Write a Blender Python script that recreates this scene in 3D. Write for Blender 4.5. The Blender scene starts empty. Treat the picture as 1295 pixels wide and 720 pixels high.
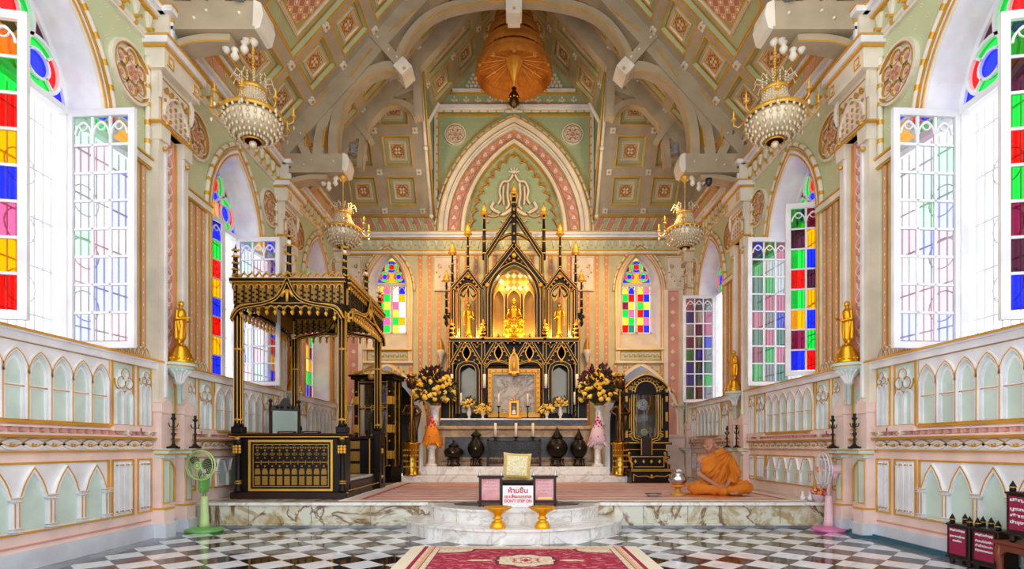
import bpy, math, random
from mathutils import Matrix, Vector
SC = bpy.context.scene
COL = SC.collection
PI = math.pi
# ------------------------------------------------------------------ camera
F = 687.0
cd = bpy.data.cameras.new('camera')
cd.sensor_width = 36; cd.lens = 36*F/1295
cd.shift_x = -2.5/1295; cd.shift_y = 205/1295
cd.clip_end = 200
cam = bpy.data.objects.new('camera', cd); COL.objects.link(cam)
cam.location = (0, 0, 1.1); cam.rotation_euler = (PI/2, 0, 0)
SC.camera = cam
# ------------------------------------------------------------------ world, light, exposure
SC.view_settings.view_transform = 'Standard'
SC.view_settings.look = 'None'
SC.view_settings.exposure = 0.22
SC.view_settings.gamma = 1.0
SC.view_settings.use_curve_mapping = False
SC.cycles.max_bounces = 10
SC.cycles.transparent_max_bounces = 16
SC.cycles.sample_clamp_indirect = 6
wd = bpy.data.worlds.new('overcast_sky'); SC.world = wd
wd.use_nodes = True
bg = wd.node_tree.nodes['Background']
bg.inputs[0].default_value = (0.93, 0.96, 1.0, 1)
bg.inputs[1].default_value = 1.8

def lamp(name, kind, loc, energy, color, size=.1, target=None, spot=60, blend=.6, parent=None):
    d = bpy.data.lights.new(name, kind); d.energy = energy; d.color = color
    if kind == 'AREA': d.size = size
    else: d.shadow_soft_size = size
    if kind == 'SPOT': d.spot_size = math.radians(spot); d.spot_blend = blend
    o = bpy.data.objects.new(name, d); COL.objects.link(o); o.location = loc
    if target is not None:
        o.rotation_euler = (Vector(target)-Vector(loc)).to_track_quat('-Z', 'Y').to_euler()
    if parent: o.parent = parent
    return o
WARM = (1.0, .56, .20)
for s in (-1, 1):
    lamp('altar_floodlight', 'SPOT', (s*2.9, 9.9, 6.0), 430, WARM, .15, (s*.9, 13.4, 3.0), 100, .9)
    lamp('vault_floodlight', 'SPOT', (s*2.9, 9.9, 6.1), 240, (1, .78, .48), .15, (-s*1.0, 13.6, 7.6), 80, .8)

# ------------------------------------------------------------------ node helpers
def lin(c):
    return tuple((x/12.92 if x <= .04045 else ((x+.055)/1.055)**2.4) for x in [y/255 for y in c])
class E:
    nt = None
    def __init__(s, k): s.k = k
    @staticmethod
    def m(op, *a):
        n = E.nt.nodes.new('ShaderNodeMath'); n.operation = op
        for i, x in enumerate(a):
            if isinstance(x, E): E.nt.links.new(x.k, n.inputs[i])
            else: n.inputs[i].default_value = x
        return E(n.outputs[0])
    def __add__(s, o): return E.m('ADD', s, o)
    def __sub__(s, o): return E.m('SUBTRACT', s, o)
    def __rsub__(s, o): return E.m('SUBTRACT', o, s)
    def __mul__(s, o): return E.m('MULTIPLY', s, o)
    def __truediv__(s, o): return E.m('DIVIDE', s, o)
    def fr(s): return E.m('FRACT', s)
    def fl(s): return E.m('FLOOR', s)
    def ab(s): return E.m('ABSOLUTE', s)
    def sin(s): return E.m('SINE', s)
    def lt(s, o): return E.m('LESS_THAN', s, o)
    def gt(s, o): return E.m('GREATER_THAN', s, o)
    def mn(s, o): return E.m('MINIMUM', s, o)
    def mx(s, o): return E.m('MAXIMUM', s, o)
def ln(a, b): return E.m('SQRT', a*a+b*b)
def near(x, c, w): return (x-c).ab().lt(w)
def mixc(f, a, b):
    n = E.nt.nodes.new('ShaderNodeMix'); n.data_type = 'RGBA'
    for sock, x in ((n.inputs[0], f), (n.inputs[6], a), (n.inputs[7], b)):
        if isinstance(x, E): E.nt.links.new(x.k, sock)
        elif isinstance(x, tuple): sock.default_value = (*lin(x), 1)
        else: sock.default_value = x
    return E(n.outputs[2])
def coords(kind='UV'):
    t = E.nt.nodes.new('ShaderNodeTexCoord'); s = E.nt.nodes.new('ShaderNodeSeparateXYZ')
    E.nt.links.new(t.outputs[kind], s.inputs[0])
    return E(s.outputs[0]), E(s.outputs[1]), E(s.outputs[2])
def noise(scale, detail=4, rough=.5, kind='Object', dist=0):
    t = E.nt.nodes.new('ShaderNodeTexCoord'); n = E.nt.nodes.new('ShaderNodeTexNoise')
    E.nt.links.new(t.outputs[kind], n.inputs['Vector'])
    n.inputs['Scale'].default_value = scale; n.inputs['Detail'].default_value = detail
    n.inputs['Roughness'].default_value = rough; n.inputs['Distortion'].default_value = dist
    return E(n.outputs[0])
def sstep(x, a, b):
    n = E.nt.nodes.new('ShaderNodeMapRange'); n.interpolation_type = 'SMOOTHSTEP'
    E.nt.links.new(x.k, n.inputs[0]); n.inputs[1].default_value = a; n.inputs[2].default_value = b
    return E(n.outputs[0])
def mat(name, fn, rough=.6, metal=0., bump=None, bstr=.3, spec=None, emit=None, coat=0):
    m = bpy.data.materials.new(name); m.use_nodes = True
    E.nt = m.node_tree; b = E.nt.nodes['Principled BSDF']
    b.inputs['Roughness'].default_value = rough; b.inputs['Metallic'].default_value = metal
    if spec is not None: b.inputs['Specular IOR Level'].default_value = spec
    if coat: b.inputs['Coat Weight'].default_value = coat
    if callable(fn): E.nt.links.new(fn().k, b.inputs['Base Color'])
    else:
        v = noise(3.0, 3)            # faint real-surface variation
        c = mixc(sstep(v, .3, .7), tuple(x*.94 for x in fn), tuple(min(255, x*1.02) for x in fn))
        E.nt.links.new(c.k, b.inputs['Base Color'])
    if bump:
        n = E.nt.nodes.new('ShaderNodeBump'); n.inputs['Strength'].default_value = bstr; n.inputs['Distance'].default_value = .01
        E.nt.links.new(bump().k, n.inputs['Height']); E.nt.links.new(n.outputs[0], b.inputs['Normal'])
    if emit:
        b.inputs['Emission Color'].default_value = (*lin(emit[0]), 1); b.inputs['Emission Strength'].default_value = emit[1]
    return m
def glass(name, c, gloss=.06, gc=(245, 247, 250), rg=.03):
    m = bpy.data.materials.new(name); m.use_nodes = True; nt = m.node_tree
    nt.nodes.remove(nt.nodes['Principled BSDF'])
    t = nt.nodes.new('ShaderNodeBsdfTransparent'); t.inputs[0].default_value = (*lin(c), 1)
    g = nt.nodes.new('ShaderNodeBsdfGlossy'); g.inputs['Roughness'].default_value = rg
    g.inputs[0].default_value = (*lin(gc), 1)
    x = nt.nodes.new('ShaderNodeMixShader'); x.inputs[0].default_value = gloss
    nt.links.new(t.outputs[0], x.inputs[1]); nt.links.new(g.outputs[0], x.inputs[2])
    nt.links.new(x.outputs[0], nt.nodes['Material Output'].inputs[0])
    return m
# ------------------------------------------------------------------ materials
K = {}
K['white'] = mat('white_paint', (240, 240, 243), .45)
K['cream'] = mat('cream_paint', (236, 227, 208), .5)
K['pink'] = mat('pink_paint', (246, 218, 208), .5)
K['rose'] = mat('rose_paint', (222, 160, 148), .6)
K['terra'] = mat('terracotta_pink_paint', (206, 142, 118), .6)
K['mint'] = mat('mint_paint', (209, 229, 218), .5)
K['sage'] = mat('sage_paint', (200, 208, 168), .6)
K['plinth'] = mat('grey_white_marble_plinth', (214, 220, 230), .3)
K['teal'] = mat('teal_skirting_paint', (56, 104, 124), .4)
K['taupe'] = mat('taupe_timber_paint', (182, 166, 138), .5)
K['greenpanel'] = mat('ceiling_panel_green', (186, 190, 142), .6)
K['dkgreen'] = mat('gable_green', (158, 172, 132), .6)
K['gold'] = mat('gilding', (232, 176, 64), .35, .4)
K['golddull'] = mat('old_gilding', (206, 154, 66), .4, .35)
K['brass'] = mat('brass', (190, 150, 60), .22, 1.)
K['statue'] = mat('gold_leaf', (236, 172, 40), .3, .85)
K['bronze'] = mat('bronze', (92, 66, 40), .35, .9)
K['black'] = mat('black_lacquer', (20, 14, 12), .38, spec=.25)
K['darkwood'] = mat('dark_brown_wood', (46, 28, 24), .38, spec=.3)
K['iron'] = mat('dark_iron', (40, 36, 36), .4, .6)
K['steel'] = mat('polished_steel', (200, 205, 210), .18, 1.)
K['redwood'] = mat('reddish_wood', (120, 54, 30), .35)
K['candle'] = mat('candle_wax', (245, 238, 220), .4)
K['skin'] = mat('skin', (176, 120, 90), .5)
K['robe'] = mat('saffron_robe', lambda: mixc(sstep(noise(5, 3), .3, .7), (192, 100, 8), (212, 122, 18)), .85,
                bump=lambda: noise(60, 2), bstr=.3)
K['tattoo'] = mat('tattoo_ink_skin', (118, 100, 98), .5)
K['red'] = mat('red_lettering', (206, 22, 48), .5)
K['signred'] = mat('crimson_sign_face', (158, 22, 72), .4)
K['paper'] = mat('white_sign_face', (240, 240, 242), .5)
K['navy'] = mat('slate_blue_marble', lambda: mixc(sstep(noise(6, 6, .6, dist=1), .35, .65), (40, 44, 54), (72, 78, 88)), .35)
K['leaf'] = mat('dark_leaves', (54, 58, 34), .6)
K['purple'] = mat('purple_flowers', (60, 24, 50), .7)
K['yellow'] = mat('yellow_flowers', (250, 200, 64), .7)
K['yellow2'] = mat('pale_yellow_flowers', (250, 222, 120), .7)
K['orange'] = mat('orange_marigold', (240, 140, 20), .7)
K['magenta'] = mat('magenta_flowers', (206, 20, 110), .7)
K['lilac'] = mat('pale_lilac_flowers', (226, 200, 216), .7)
K['fangreen'] = mat('green_plastic', (110, 175, 92), .3)
K['fanlime'] = mat('pale_green_plastic', (196, 226, 150), .3)
K['fanpink'] = mat('pink_plastic', (216, 120, 170), .3)
K['fanpale'] = mat('pale_pink_plastic', (240, 200, 208), .3)
K['wire'] = mat('white_wire', (225, 225, 230), .4)
K['darkpl'] = mat('dark_plastic', (44, 40, 50), .3)
K['amber'] = mat('amber_cloth', lambda: mixc(sstep(noise(9, 3), .3, .7), (168, 96, 16), (192, 114, 22)), .75)
K['greyf'] = mat('grey_green_upholstery', (170, 188, 180), .8)
K['cushion'] = mat('gold_brocade', lambda: mixc(sstep(noise(45, 2), .42, .58), (214, 200, 150), (238, 228, 190)), .6)
K['cushedge'] = mat('yellow_satin_border', (228, 180, 60), .5)
K['mustard'] = mat('gilded_panel', (160, 118, 44), .5, .3)
K['crystal'] = mat('cut_crystal', (226, 208, 172), .12, .15, spec=.9)
K['flame'] = mat('lamp_bulb', (255, 220, 150), .5, emit=((255, 214, 130), 9))
K['mirror'] = mat('old_mirror', (120, 116, 104), .2, .6)
K['lamp'] = mat('grey_enamel', (120, 120, 122), .4)
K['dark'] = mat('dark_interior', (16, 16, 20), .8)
def _marble(a, b, c, s=2.2):
    def f():
        n1 = noise(s, 8, .62, dist=1.6); n2 = noise(s*.5, 5, .6, dist=.8)
        v = mixc(sstep(n1, .42, .62), a, b)
        return mixc(sstep((n2-.5).ab(), .0, .035), c, v)
    return f
K['daismarble'] = mat('veined_green_brown_marble', _marble((214, 214, 198), (176, 156, 112), (122, 92, 58), 2.6), .22)
K['whitemarble'] = mat('white_marble', _marble((240, 240, 240), (232, 229, 224), (214, 208, 200), 3.4), .15)
K['brownmarble'] = mat('brown_marble', lambda: mixc(sstep(noise(3, 6, .6, dist=2), .3, .7), (150, 112, 66), (196, 160, 110)), .25)
K['greymarble'] = mat('grey_marble', _marble((178, 172, 166), (150, 144, 138), (120, 112, 104), 4), .25)
K['borderstone'] = mat('grey_border_stone', lambda: mixc(sstep(noise(4, 6, .6, dist=1), .35, .7), (104, 110, 118), (146, 150, 156)), .12)
D = .4175
def _floor():
    x, y, z = coords('Object')
    u = (x+y-(-2.245+5.46))/D+.5; v = (x-y-(-2.245-5.46))/D+.5
    par = ((u.fl()+v.fl())*.5).fr().gt(.25)
    e = ((u.fr()-.5).ab().mx((v.fr()-.5).ab())).gt(.488)
    w = mixc(sstep(noise(5, 6, .6, dist=1.5), .4, .8), (240, 242, 248), (205, 208, 215))
    b = mixc(sstep(noise(3, 5, .6), .4, .7), (24, 20, 22), (58, 42, 38))
    return mixc(e*.5, mixc(par, w, b), (120, 116, 112))
K['checker'] = mat('black_white_marble_checker', _floor, .07, spec=.6)
def _chain():      # u 0..1 across, v metres
    u, v, z = coords(); a = (u-.5).ab()*2
    q = ((v/.15).fr()-.5).ab()*2
    base = mixc(near(a, .93, .07), (232, 174, 162), (214, 168, 88))
    d = ((a*.9+q*1.0)-.55).ab().lt(.11)
    base = mixc(d, base, (222, 180, 100))
    return mixc((a*a+q*q*2.).lt(.10), base, (244, 230, 206))
K['chain'] = mat('rose_chain_ornament', _chain, .5, .1)
def _chain2():
    u, v, z = coords(); a = (u-.5).ab()*2; q = ((v/.16).fr()-.5).ab()*2
    c = mixc(near(a, .92, .10), (204, 138, 116), (196, 146, 62))
    c = mixc(((a*.9+q)-.6).ab().lt(.13), c, (200, 150, 66))
    return mixc((a*a+q*q*2.).lt(.12), c, (236, 206, 160))
K['chaingold'] = mat('terracotta_chain_ornament', _chain2, .5, .15)
def _vine():
    u, v, z = coords(); a = u-.5; p = v/.34
    w = a-((p*2*PI).sin()*.22)
    base = mixc(w.ab().lt(.06), (228, 164, 156), (236, 228, 206))
    q = (p.fr()-.5)*3.4; r = ln(a*2.2, q*.8)
    base = mixc(r.lt(.55), base, (226, 150, 142))
    base = mixc(near(r, .55, .06), base, (190, 140, 70))
    base = mixc(r.lt(.24), base, (246, 236, 212))
    base = mixc(r.lt(.10), base, (206, 150, 50))
    w2 = a+((p*2*PI).sin()*.3)
    return mixc(w2.ab().lt(.035), base, (240, 232, 216))
K['vine'] = mat('rose_vine_ornament', _vine, .55)
def _spots(base, c1, c2, sp=.17):
    def f():
        u, v, z = coords(); p = u/sp; row = (v/sp); st = (row*.5).fl()  # staggered
        a = ((p+((row.fl()*.5).fr())).fr()-.5).ab(); b = (row.fr()-.5).ab()
        bb = mixc((a.mn(b).lt(.035)*(a.mx(b)).lt(.13)), base, c1)
        return mixc((a+b).lt(.06), bb, c2)
    return f
K['sagespots'] = mat('sage_with_fleurs', _spots((202, 210, 168), (240, 226, 206), (196, 150, 80)), .6)
K['greenspots'] = mat('gable_green_with_fleurs', _spots((164, 178, 136), (206, 196, 160), (176, 140, 70), .15), .6)
def _ornament():
    u, v, z = coords(); p = (u-.5).ab()*2; q = (v-.5).ab()*2; m = p.mx(q)
    c = mixc(near((p+q)/.42-((p+q)/.42).fl(), .5, .2), (150, 84, 70), (206, 168, 104))
    c = mixc(near(((p-q).ab()/.4).fr(), .5, .16), c, (196, 142, 60))
    c = mixc(ln(p-.2, q-.2).lt(.15), c, (232, 214, 180))
    c = mixc(ln(p-.62, q-.62).lt(.12), c, (214, 190, 140))
    c = mixc((p+q).lt(.09), c, (200, 150, 50))
    c = mixc(m.gt(.80), c, (206, 196, 160))
    c = mixc(near(m, .80, .03), c, (198, 146, 46))
    return mixc(m.gt(.95), c, (198, 146, 46))
K['ornament'] = mat('carved_ornament', _ornament, .5, .15, bump=lambda: noise(40, 3), bstr=.5)
def _bigorn():
    u, v, z = coords(); p = (u-.5).ab()*2; q = (v-.5)*2; qa = q.ab(); m = p.mx(qa)
    c = mixc(near(((p*2.2).fr()-.5).ab()+((q*3.1).fr()-.5).ab(), .4, .11), (196, 122, 108), (222, 190, 130))
    c = mixc(ln((p*2.2).fr()-.5, (q*3.1).fr()-.5).lt(.17), c, (240, 226, 200))
    c = mixc((p+qa*.5).gt(1.02), c, (166, 170, 120))
    c = mixc(near(p+qa*.5, 1.02, .035), c, (206, 150, 50))
    c = mixc(m.gt(.88), c, (206, 196, 160))
    return mixc(near(m, .88, .02), c, (206, 150, 46))
K['bigorn'] = mat('large_carved_ornament', _bigorn, .5, .15)
def _trefoil():
    u, v, z = coords(); p = u/.36; b = (p+v*2.2).fr().lt(.5)
    c = mixc(b, (178, 182, 136), (214, 146, 122))
    lx = ((p*2+v*4.4).fr()-.5)*.18; ly = v-.21
    d = ln(lx, ly-.06).mn(ln(lx-.05, ly+.03)).mn(ln(lx+.05, ly+.03))
    c = mixc(near(d, .05, .012), c, (120, 84, 44))
    c = mixc(d.lt(.038), c, (226, 176, 150))
    return mixc(near((p*2+v*4.4).fr(), .0, .04), c, (206, 176, 120))
K['trefoil'] = mat('trefoil_frieze', _trefoil, .6)
def _pinkband():
    u, v, z = coords(); p = (u/.34); f = p.fr(); c = mixc((p*.25).fr().lt(.25), (226, 172, 152), (190, 198, 150))
    a = ((p*2).fr()-.5)*2; r = ln(a*.9, (v-.21)*5.)
    c = mixc(near(r, .6, .12)*(a*((v-.21)*5)).gt(-.12), c, (205, 160, 70))
    c = mixc(near(r, .6, .04), c, (246, 232, 200))
    return mixc(f.lt(.03), c, (120, 96, 60))
K['pinkband'] = mat('rose_scroll_cove', _pinkband, .6)
def _stripegreen():
    u, v, z = coords(); return mixc(near((u/.06).fr(), .5, .08), (208, 214, 180), (196, 200, 160))
K['stripetan'] = mat('tan_green_stripe', (204, 200, 158), .6)
K['stripe'] = mat('pale_green_stripe', (208, 216, 184), .6)
def _rug():        # uv 0..1 across x, v 0..1 along
    u, v, z = coords(); p = (u-.5).ab()*2; q = (v-.5).ab()*2
    L = 1.46; Wd = 2.43
    n = noise(26, 3, .6, 'UV'); n2 = noise(60, 2, .6, 'UV')
    cream = mixc(n2.gt(.56), (236, 220, 190), (206, 166, 140)); red = mixc(n.gt(.55), (168, 26, 62), (206, 110, 120))
    px = p*Wd/2; py = q*L/2; th = E.m('ARCTAN2', py, px)
    lob = (th*8).sin()*.07
    med = ln(px/.30, py/.27)+lob
    c = mixc(med.lt(1), red, cream); c = mixc(near(med, 1, .06), c, (120, 20, 50)); c = mixc(near(med, .42, .05), c, (190, 90, 100)); c = mixc(med.lt(.18), c, red)
    c = mixc(ln((px-.44)/.12, py/.035).lt(1), c, cream)
    cor = ln((px-.88)/.36, (py-.56)/.2)+lob
    c = mixc(cor.lt(1), c, cream); c = mixc(near(cor, 1, .07), c, (120, 20, 50))
    c = mixc(px.gt(.90), c, cream); c = mixc(py.gt(.57), c, cream)
    c = mixc(near(px, .90, .006)*py.lt(.575), c, (150, 20, 56)); c = mixc(near(py, .57, .006)*px.lt(.9), c, (150, 20, 56)); c = mixc(near(py, .64, .008), c, (190, 90, 90))
    c = mixc(near(px, .99, .022), c, (226, 176, 140)); c = mixc(near(px, .965, .005), c, (160, 50, 60)); c = mixc(near(px, 1.06, .020), c, (166, 8, 62))
    return mixc(px.gt(1.085), c, (240, 228, 204))
K['rug'] = mat('crimson_cream_medallion_rug', _rug, .95, bump=lambda: noise(160, 2), bstr=.4)
def _rug2():
    u, v, z = coords(); e = ((u-.5).ab()*2).mx((v-.5).ab()*2)
    n = noise(14, 6, .65, 'UV', 1.5)
    c = mixc(sstep(n, .4, .62), (216, 160, 150), (226, 206, 190))
    c = mixc(near((v*11+(u*60).sin()*.03).fr(), .5, .12), c, (196, 122, 118))
    c = mixc(e.gt(.93), c, (222, 200, 186)); return mixc(near(e, .93, .012), c, (176, 84, 90))
K['rug2'] = mat('worn_pink_rug', _rug2, .95)
CG = dict(r=(235, 10, 10), o=(255, 160, 0), b=(20, 40, 245), g=(10, 205, 60), m=(120, 20, 60), p=(225, 90, 140),
          d=(70, 26, 50), y=(255, 214, 60), w=(235, 245, 250), t=(30, 110, 90), k=(120, 130, 140))
GL = {k: glass('stained_glass_'+k, c) for k, c in CG.items()}
GP = {k: glass('glare_glass_'+k, tuple(int(170+x*.33) for x in c), .72, tuple(int(205+x*.2) for x in c)) for k, c in CG.items()}  # stained glass washed out; pale tint and high gloss stand in for sky glare
GM = {k: glass('mid_glass_'+k, tuple(int(95+x*.5) for x in c), .3, tuple(int(150+x*.4) for x in c)) for k, c in CG.items()}
K['clear'] = glass('clear_glass', (235, 240, 240), .10)
# ------------------------------------------------------------------ mesh helpers
class MB:
    def __init__(s, M=None):
        s.v = []; s.f = []; s.mi = []; s.uv = []; s.ms = []; s.sm = []; s.M = M or Matrix()
    def add(s, vs, fs, m, smooth=False, uvs=None):
        if isinstance(m, str): m = K[m]
        if m not in s.ms: s.ms.append(m)
        mi = s.ms.index(m); o = len(s.v)
        flip = s.M.determinant() < 0
        s.v += [s.M @ Vector(p) for p in vs]
        for f in fs:
            idx = list(f)[::-1] if flip else list(f)
            s.f.append([i+o for i in idx]); s.mi.append(mi); s.sm.append(smooth)
            for i in idx: s.uv.append(uvs[i] if uvs else (vs[i][0], vs[i][1]))
        return s
    def face(s, pts, m, uvs=None): return s.add(pts, [range(len(pts))], m, False, uvs)
    def rect(s, u0, w0, u1, w1, n, m, uvs=None):
        return s.face([(u0, w0, n), (u1, w0, n), (u1, w1, n), (u0, w1, n)], m, uvs)
    def box(s, a, b, m):
        x0, y0, z0 = a; x1, y1, z1 = b
        v = [(x0, y0, z0), (x1, y0, z0), (x1, y1, z0), (x0, y1, z0), (x0, y0, z1), (x1, y0, z1), (x1, y1, z1), (x0, y1, z1)]
        return s.add(v, [(3, 2, 1, 0), (4, 5, 6, 7), (0, 1, 5, 4), (1, 2, 6, 5), (2, 3, 7, 6), (3, 0, 4, 7)], m)
    def bbox(s, a, b, m, e=.01):     # box with bevelled vertical and top edges
        x0, y0, z0 = a; x1, y1, z1 = b
        def ring(x0, y0, x1, y1, z): return [(x0+e, y0, z), (x1-e, y0, z), (x1, y0+e, z), (x1, y1-e, z), (x1-e, y1, z), (x0+e, y1, z), (x0, y1-e, z), (x0, y0+e, z)]
        rings = [ring(x0+e, y0+e, x1-e, y1-e, z0), ring(x0, y0, x1, y1, z0+e), ring(x0, y0, x1, y1, z1-e), ring(x0+e, y0+e, x1-e, y1-e, z1)]
        v = [p for r in rings for p in r]
        f = [tuple(range(7, -1, -1)), tuple(range(24, 32))]
        for k in range(3):
            for i in range(8): f.append((k*8+i, k*8+(i+1) % 8, k*8+8+(i+1) % 8, k*8+8+i))
        return s.add(v, f, m)
    def prism(s, pts, n0, n1, m):
        k = len(pts); v = [(p[0], p[1], n0) for p in pts]+[(p[0], p[1], n1) for p in pts]
        return s.add(v, [tuple(range(k-1, -1, -1)), tuple(range(k, 2*k))]+[(i, (i+1) % k, k+(i+1) % k, k+i) for i in range(k)], m)
    def ribbon(s, path, w, n0, n1, m, closed=False):
        L, Rr = offset(path, w/2, closed), offset(path, -w/2, closed); k = len(path)
        v = [(p[0], p[1], n1) for p in L]+[(p[0], p[1], n1) for p in Rr]+[(p[0], p[1], n0) for p in L]+[(p[0], p[1], n0) for p in Rr]
        f = []
        for i in range(k if closed else k-1):
            j = (i+1) % k
            f += [(i, k+i, k+j, j), (2*k+i, i, j, 2*k+j), (k+i, 3*k+i, 3*k+j, k+j)]
        if n0 != 0: f += [(2*k+i, 2*k+(i+1) % k, 3*k+(i+1) % k, 3*k+i) for i in range(k if closed else k-1)]
        if not closed: f += [(0, 2*k, 3*k, k), (k-1, 2*k-1, 4*k-1, 3*k-1)]
        return s.add(v, f, m)
    def tube(s, pts, r, m, n=6, closed=False, m2=None, every=0):
        pts = [Vector(p) for p in pts]; k = len(pts); rs = r if isinstance(r, (list, tuple)) else [r]*k
        v = []; up = None
        for i, p in enumerate(pts):
            a = pts[(i-1) % k] if (closed or i > 0) else p; b = pts[(i+1) % k] if (closed or i < k-1) else p
            t = (b-a).normalized() if (b-a).length > 1e-9 else Vector((0, 0, 1))
            if up is None: up = Vector((0, 0, 1)) if abs(t.z) < .9 else Vector((1, 0, 0))
            x = up.cross(t)
            if x.length < 1e-6: x = Vector((0, 1, 0)).cross(t)
            x.normalize(); y = t.cross(x); up = y
            for j in range(n):
                q = p+(x*math.cos(2*PI*j/n)+y*math.sin(2*PI*j/n))*rs[i]; v.append(tuple(q))
        fa = []; fb = []
        for i in range(k if closed else k-1):
            ii = (i+1) % k; L = fb if (m2 and i % every == every-1) else fa
            for j in range(n): L.append((i*n+j, ii*n+j, ii*n+(j+1) % n, i*n+(j+1) % n))
        if not closed: fa += [tuple(range(n)), tuple(range(k*n-1, (k-1)*n-1, -1))]
        s.add(v, fa, m, n > 5)
        if fb: s.add(v, fb, m2, n > 5)
        return s
    def lathe(s, prof, m, c=(0, 0, 0), n=20, axis='z', smooth=True, mod=None, cap=True):
        k = len(prof); v = []
        for r, h in prof:
            for j in range(n):
                a = 2*PI*j/n; rr = r*(mod(a, h) if mod else 1); x, y = rr*math.cos(a), rr*math.sin(a)
                v.append((c[0]+x, c[1]+y, c[2]+h) if axis == 'z' else (c[0]+x, c[1]+h, c[2]+y))
        f = [(i*n+j, i*n+(j+1) % n, (i+1)*n+(j+1) % n, (i+1)*n+j) for i in range(k-1) for j in range(n)]
        if cap and prof[0][0] > 1e-4: f.append(tuple(range(n-1, -1, -1)))
        if cap and prof[-1][0] > 1e-4: f.append(tuple(range((k-1)*n, k*n)))
        return s.add(v, f, m, smooth)
    def ball(s, c, r, m, n=8, sz=1.):
        k = max(4, n//2+1)
        return s.lathe([(r*math.sin(PI*i/k)+(1e-5 if i in (0, k) else 0), -r*sz*math.cos(PI*i/k)) for i in range(k+1)], m, c, n)
    def build(s, name, parent=None, loc=None):
        me = bpy.data.meshes.new(name)
        me.from_pydata([tuple(p) for p in s.v], [], s.f)
        for m in s.ms: me.materials.append(m)
        me.polygons.foreach_set('material_index', s.mi)
        me.polygons.foreach_set('use_smooth', s.sm)
        ul = me.uv_layers.new(name='UVMap')
        ul.data.foreach_set('uv', [x for t in s.uv for x in t])
        me.update()
        o = bpy.data.objects.new(name, me); COL.objects.link(o)
        if parent is not None: o.parent = parent
        if loc is not None: o.location = loc
        return o
def offset(path, d, closed=False):
    k = len(path); out = []
    for i in range(k):
        p = path[i]; a = path[(i-1) % k] if (closed or i > 0) else None; b = path[(i+1) % k] if (closed or i < k-1) else None
        def nrm(p, q):
            x, y = q[0]-p[0], q[1]-p[1]; l = math.hypot(x, y) or 1e-9
            return (-y/l, x/l)
        n1 = nrm(a, p) if a is not None else None; n2 = nrm(p, b) if b is not None else None
        if n1 is None: n = n2; sc = 1
        elif n2 is None: n = n1; sc = 1
        else:
            n = (n1[0]+n2[0], n1[1]+n2[1]); l = math.hypot(*n) or 1e-9; n = (n[0]/l, n[1]/l)
            sc = min(2.2, 1/max(.2, n[0]*n1[0]+n[1]*n1[1]))
        out.append((p[0]+n[0]*d*sc, p[1]+n[1]*d*sc))
    return out
def arch(cx, hw, w0, rise, n=10):       # pointed arch, left foot to right foot
    rise = max(rise, hw*1.001)
    Rr = (hw*hw+rise*rise)/(2*hw); c = cx-hw+Rr; a1 = math.atan2(rise, cx-c) if cx != c else PI/2
    L = []
    for i in range(n+1):
        a = PI+(a1-PI)*i/n; L.append((c+Rr*math.cos(a), w0+Rr*math.sin(a)))
    return L+[(2*cx-x, y) for x, y in L[-2::-1]]
def circ(cx, cy, r, n=20, a0=0, a1=2*PI):
    full = abs(a1-a0-2*PI) < 1e-6
    return [(cx+r*math.cos(a0+(a1-a0)*i/(n if full else n-1)), cy+r*math.sin(a0+(a1-a0)*i/(n if full else n-1))) for i in range(n)]
def rectp(u0, w0, u1, w1): return [(u0, w0), (u1, w0), (u1, w1), (u0, w1)]
def bez(p0, p1, p2, p3, n=10):
    return [tuple((1-t)**3*a+3*(1-t)**2*t*b+3*(1-t)*t*t*c+t**3*d for a, b, c, d in zip(p0, p1, p2, p3)) for t in [i/n for i in range(n+1)]]
def crs(pts, n=6):                       # smooth curve through points
    P = [pts[0]]+list(pts)+[pts[-1]]; o = []
    for i in range(1, len(P)-2):
        for j in range(n):
            t = j/n
            o.append(tuple(.5*((2*b)+(-a+c)*t+(2*a-5*b+4*c-d)*t*t+(-a+3*b-3*c+d)*t**3) for a, b, c, d in zip(P[i-1], P[i], P[i+1], P[i+2])))
    return o+[tuple(pts[-1])]
def tag(o, label=None, cat=None, group=None, kind=None):
    if label: o['label'] = label
    if cat: o['category'] = cat
    if group: o['group'] = group
    if kind: o['kind'] = kind
    return o
def thing(name, label, cat, loc=(0, 0, 0), rz=0, group=None):
    o = bpy.data.objects.new(name, None); COL.objects.link(o); o.empty_display_size = .05
    o.location = loc; o.rotation_euler = (0, 0, rz)
    return tag(o, label, cat, group)
def copy_tree(o, parent=None):
    c = o.copy(); COL.objects.link(c)
    if parent is not None:
        c.parent = parent; c.matrix_parent_inverse = o.matrix_parent_inverse
    for ch in list(o.children): copy_tree(ch, c)
    return c
def dup(o, loc, rz, label, group=None, sx=1):
    c = copy_tree(o); c.location = loc; c.rotation_euler = (0, 0, rz); c['label'] = label
    if group: c['group'] = group
    if sx != 1: c.scale = (sx, 1, 1)
    return c
def struct(o): o['kind'] = 'structure'; return o
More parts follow.
